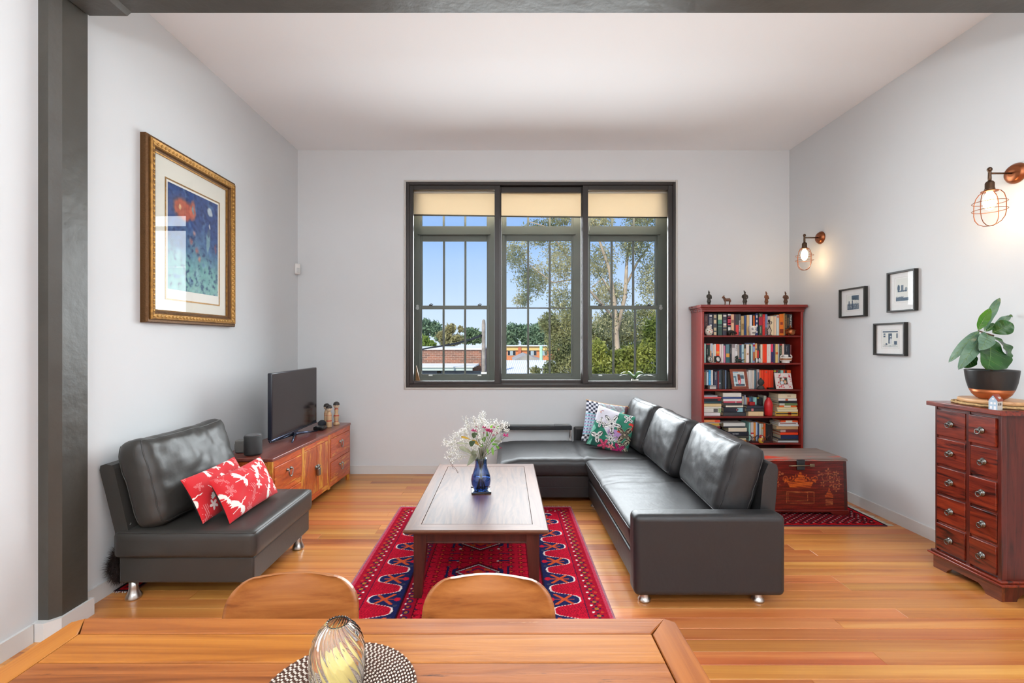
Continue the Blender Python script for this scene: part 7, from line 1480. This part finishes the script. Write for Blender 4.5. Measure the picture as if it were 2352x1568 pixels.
q = MB(); q.ball((0, 0, .07), .031, 16, 12, sc=(1, .9, 1.15)); q.ball((0, 0, .108), .010, 10, 6); q.tube([(-.028, -.004, .06), (-.031, -.004, .074)], .005, 6); q.tube([(.028, -.004, .06), (.031, -.004, .074)], .005, 6); q.tube([(0, -.026, .072), (0, -.031, .060)], [.003, .005], 6); q.build('head', sm_, o)
q = MB(); q.lathe([(.040, 0), (.038, .012), (.028, .028), (.014, .038), (.013, .048)], 20, sy=.7); q.build('bust', sm_, o)
q = MB(); q.r2(-.03, .03, -.014, .03, 0, .016, .002); o = q.build('small_black_box', P('gloss_black', (22, 22, 24)), None, (wx(1771, 4.735), 4.735, SHELF[2] + .0004)); tag(o, 'small flat black box beside the stone head', 'box')
# fourth shelf: red vase and box
o = orn('red_vase', 'matt red bottle vase on the fourth shelf', 'vase', 1765, SHELF[3], 4.752)
q = MB(); q.lathe([(.030, 0), (.036, .006), (.040, .06), (.042, .11), (.036, .145), (.022, .17), (.017, .18), (.018, .188), (.014, .188), (.013, .17)], 28); q.build('body', P('red_glaze', (206, 34, 38), .4), o)
q = MB(); q.lathe([(.019, .186), (.0195, .190), (.014, .190)], 28, caps=False); q.build('lip', P('red_glaze_lip', (180, 26, 32), .35), o)
o = thing('trinket_box', 'tiny red trinket box on the low book stack', 'box', (wx(1727, 4.78), 4.79, wz(895 + 462 / k, 4.735) + .0012))
q = MB(); q.r2(-.028, .028, -.02, .02, 0, .026, .003); q.build('body', P('trinket_red', (170, 30, 34), .4), o); q = MB(); q.r2(-.029, .029, -.021, .021, .026, .036, .003); q.build('lid', P('trinket_lid', (196, 40, 40), .4), o)
# fifth shelf: nesting doll and two low stands
o = orn('nesting_doll', 'small red and yellow nesting doll on the fifth shelf', 'doll', 1748, SHELF[4], 4.722)
q = MB(); q.lathe([(.020, 0), (.021, .004), (.026, .018), (.0265, .03), (.020, .048), (.017, .054)], 20); q.build('body', P('doll_yellow', (214, 160, 60), .3), o)
q = MB(); q.ball((0, 0, .064), .0185, 16, 10); hd = q.build('head', P('doll_red', (176, 40, 40), .3), o); q = MB(); q.ball((.004, -.0125, .063), .011, 12, 8, sc=(1, .7, 1)); q.build('face', P('doll_face', (236, 200, 170), .4), hd)
q = MB(); q.ball((.003, -.021, .026), .014, 12, 8, sc=(1, .45, 1)); ap = q.build('apron', P('doll_black', (40, 34, 34), .3), o); q = MB(); q.ball((.004, -.0265, .028), .0075, 10, 6, sc=(1, .35, 1)); q.build('painted_rose', P('doll_rose', (226, 90, 110), .4), ap)
dk = P('dark_rosewood', (64, 36, 36), .4)
for i, (px, w_) in enumerate(((1731, .07), (1759, .075))):
    o = orn('display_stand', ('dark curved timber stand beside the tall book stack', 'dark curved timber stand behind the nesting doll')[i], 'stand', px, SHELF[4], 4.752, 'low timber display stands')
    q = MB(); q.r2(-w_ / 2, w_ / 2, -.02, .03, 0, .008, .002); q.r2(-w_ / 2 + .01, w_ / 2 - .01, -.014, .024, .008, .016, .002); q.build('base', dk, o)
    q = MB(); q.tube([(-.02, 0, .016), (-.014, 0, .04), (-.03, 0, .066), (-.046, 0, .074)], .004, 6); q.tube([(.02, 0, .016), (.014, 0, .04), (.03, 0, .066), (.046, 0, .074)], .004, 6); q.tube([(-.03, 0, .06), (0, 0, .05), (.03, 0, .06)], .004, 6); q.build('arms', dk, o)
# terracotta figures along the top
def warrior(label, px, h, c, turn, hat):
    o = thing('warrior_figurine', label, 'figurine', (wx(px, 4.80), 4.80, BZ + .0004), R(turn), 'clay warriors on the bookcase'); m_ = P('clay_%d' % px, c, .7, bump=(60, .4)); s_ = h / .14
    q = MB(); q.lathe([(r * s_, z * s_) for r, z in ((.020, .030), (.022, .036), (.017, .06), (.016, .075), (.021, .09), (.020, .103), (.008, .112), (.007, .116))], 16, sy=.75); q.build('robe', m_, o)
    q = MB()
    for x in (-.009, .009): q.tube([(x * s_, 0, .034 * s_), (x * s_, 0, .008 * s_), (x * s_, -.006 * s_, .004 * s_)], [.008 * s_, .006 * s_, .005 * s_], 8)
    q.r2(-.018 * s_, .018 * s_, -.014 * s_, .012 * s_, 0, .005 * s_, .001); q.build('legs', m_, o)
    for x in (-1, 1):
        q = MB(); q.tube([(x * .019 * s_, 0, .102 * s_), (x * .026 * s_, -.002, .082 * s_), (x * .018 * s_, -.012 * s_, .068 * s_), (x * .006 * s_, -.018 * s_, .070 * s_)], [.007 * s_, .006 * s_, .005 * s_, .004 * s_], 8); q.build('arm', m_, o)
    q = MB(); q.ball((0, 0, .125 * s_), .0095 * s_, 12, 8, sc=(.9, .95, 1.2)); hd = q.build('head', m_, o)
    q = MB(); q.tube([(hat * s_, 0, .132 * s_), (hat * 1.6 * s_, 0, .142 * s_), (hat * 2.6 * s_, 0, .146 * s_)], [.006 * s_, .005 * s_, .003 * s_], 8); q.build('topknot', m_, hd)
warrior('dark clay warrior figurine at the side panel end of the bookcase', 1628.5, .150, (62, 60, 54), 15, -.001)
warrior('dark clay warrior figurine with folded arms beside the horse', 1711, .150, (66, 56, 48), -8, -.004)
warrior('rust brown clay warrior figurine', 1760.5, .140, (124, 70, 40), 20, -.004)
warrior('dark clay warrior figurine with copper chest near the cage lamp', 1804.5, .140, (86, 56, 40), 0, -.003)
o = thing('horse_figurine', 'brown clay horse figurine standing among the warriors', 'figurine', (wx(1669, 4.80), 4.80, BZ + .0004)); hm = P('clay_horse', (116, 78, 60), .7, bump=(60, .4))
blob('body', hm, o, [('b', (.006, 0, .058), (.030, .014, .017)), ('b', (-.016, 0, .060), (.016, .013, .018)), ('b', (.026, 0, .060), (.016, .014, .017)), ('t', [(-.022, 0, .066), (-.028, 0, .084), (-.030, 0, .092)], [.014, .010, .008]), ('t', [(.038, 0, .064), (.044, 0, .05), (.043, 0, .034)], [.004, .004, .002])])
blob('head', hm, o, [('t', [(-.028, 0, .095), (-.038, 0, .087), (-.046, 0, .077)], [.009, .008, .006]), ('t', [(-.027, .004, .1), (-.026, .005, .108)], [.003, .001]), ('t', [(-.027, -.004, .1), (-.026, -.005, .108)], [.003, .001])])
for (x, y_) in ((-.018, -.008), (-.014, .008), (.028, -.008), (.032, .008)):
    q = MB(); q.tube([(x, y_, .052), (x + .002, y_, .028), (x, y_, .012), (x - .001, y_, 0)], [.008, .005, .004, .005], 8); q.build('leg', hm, o)
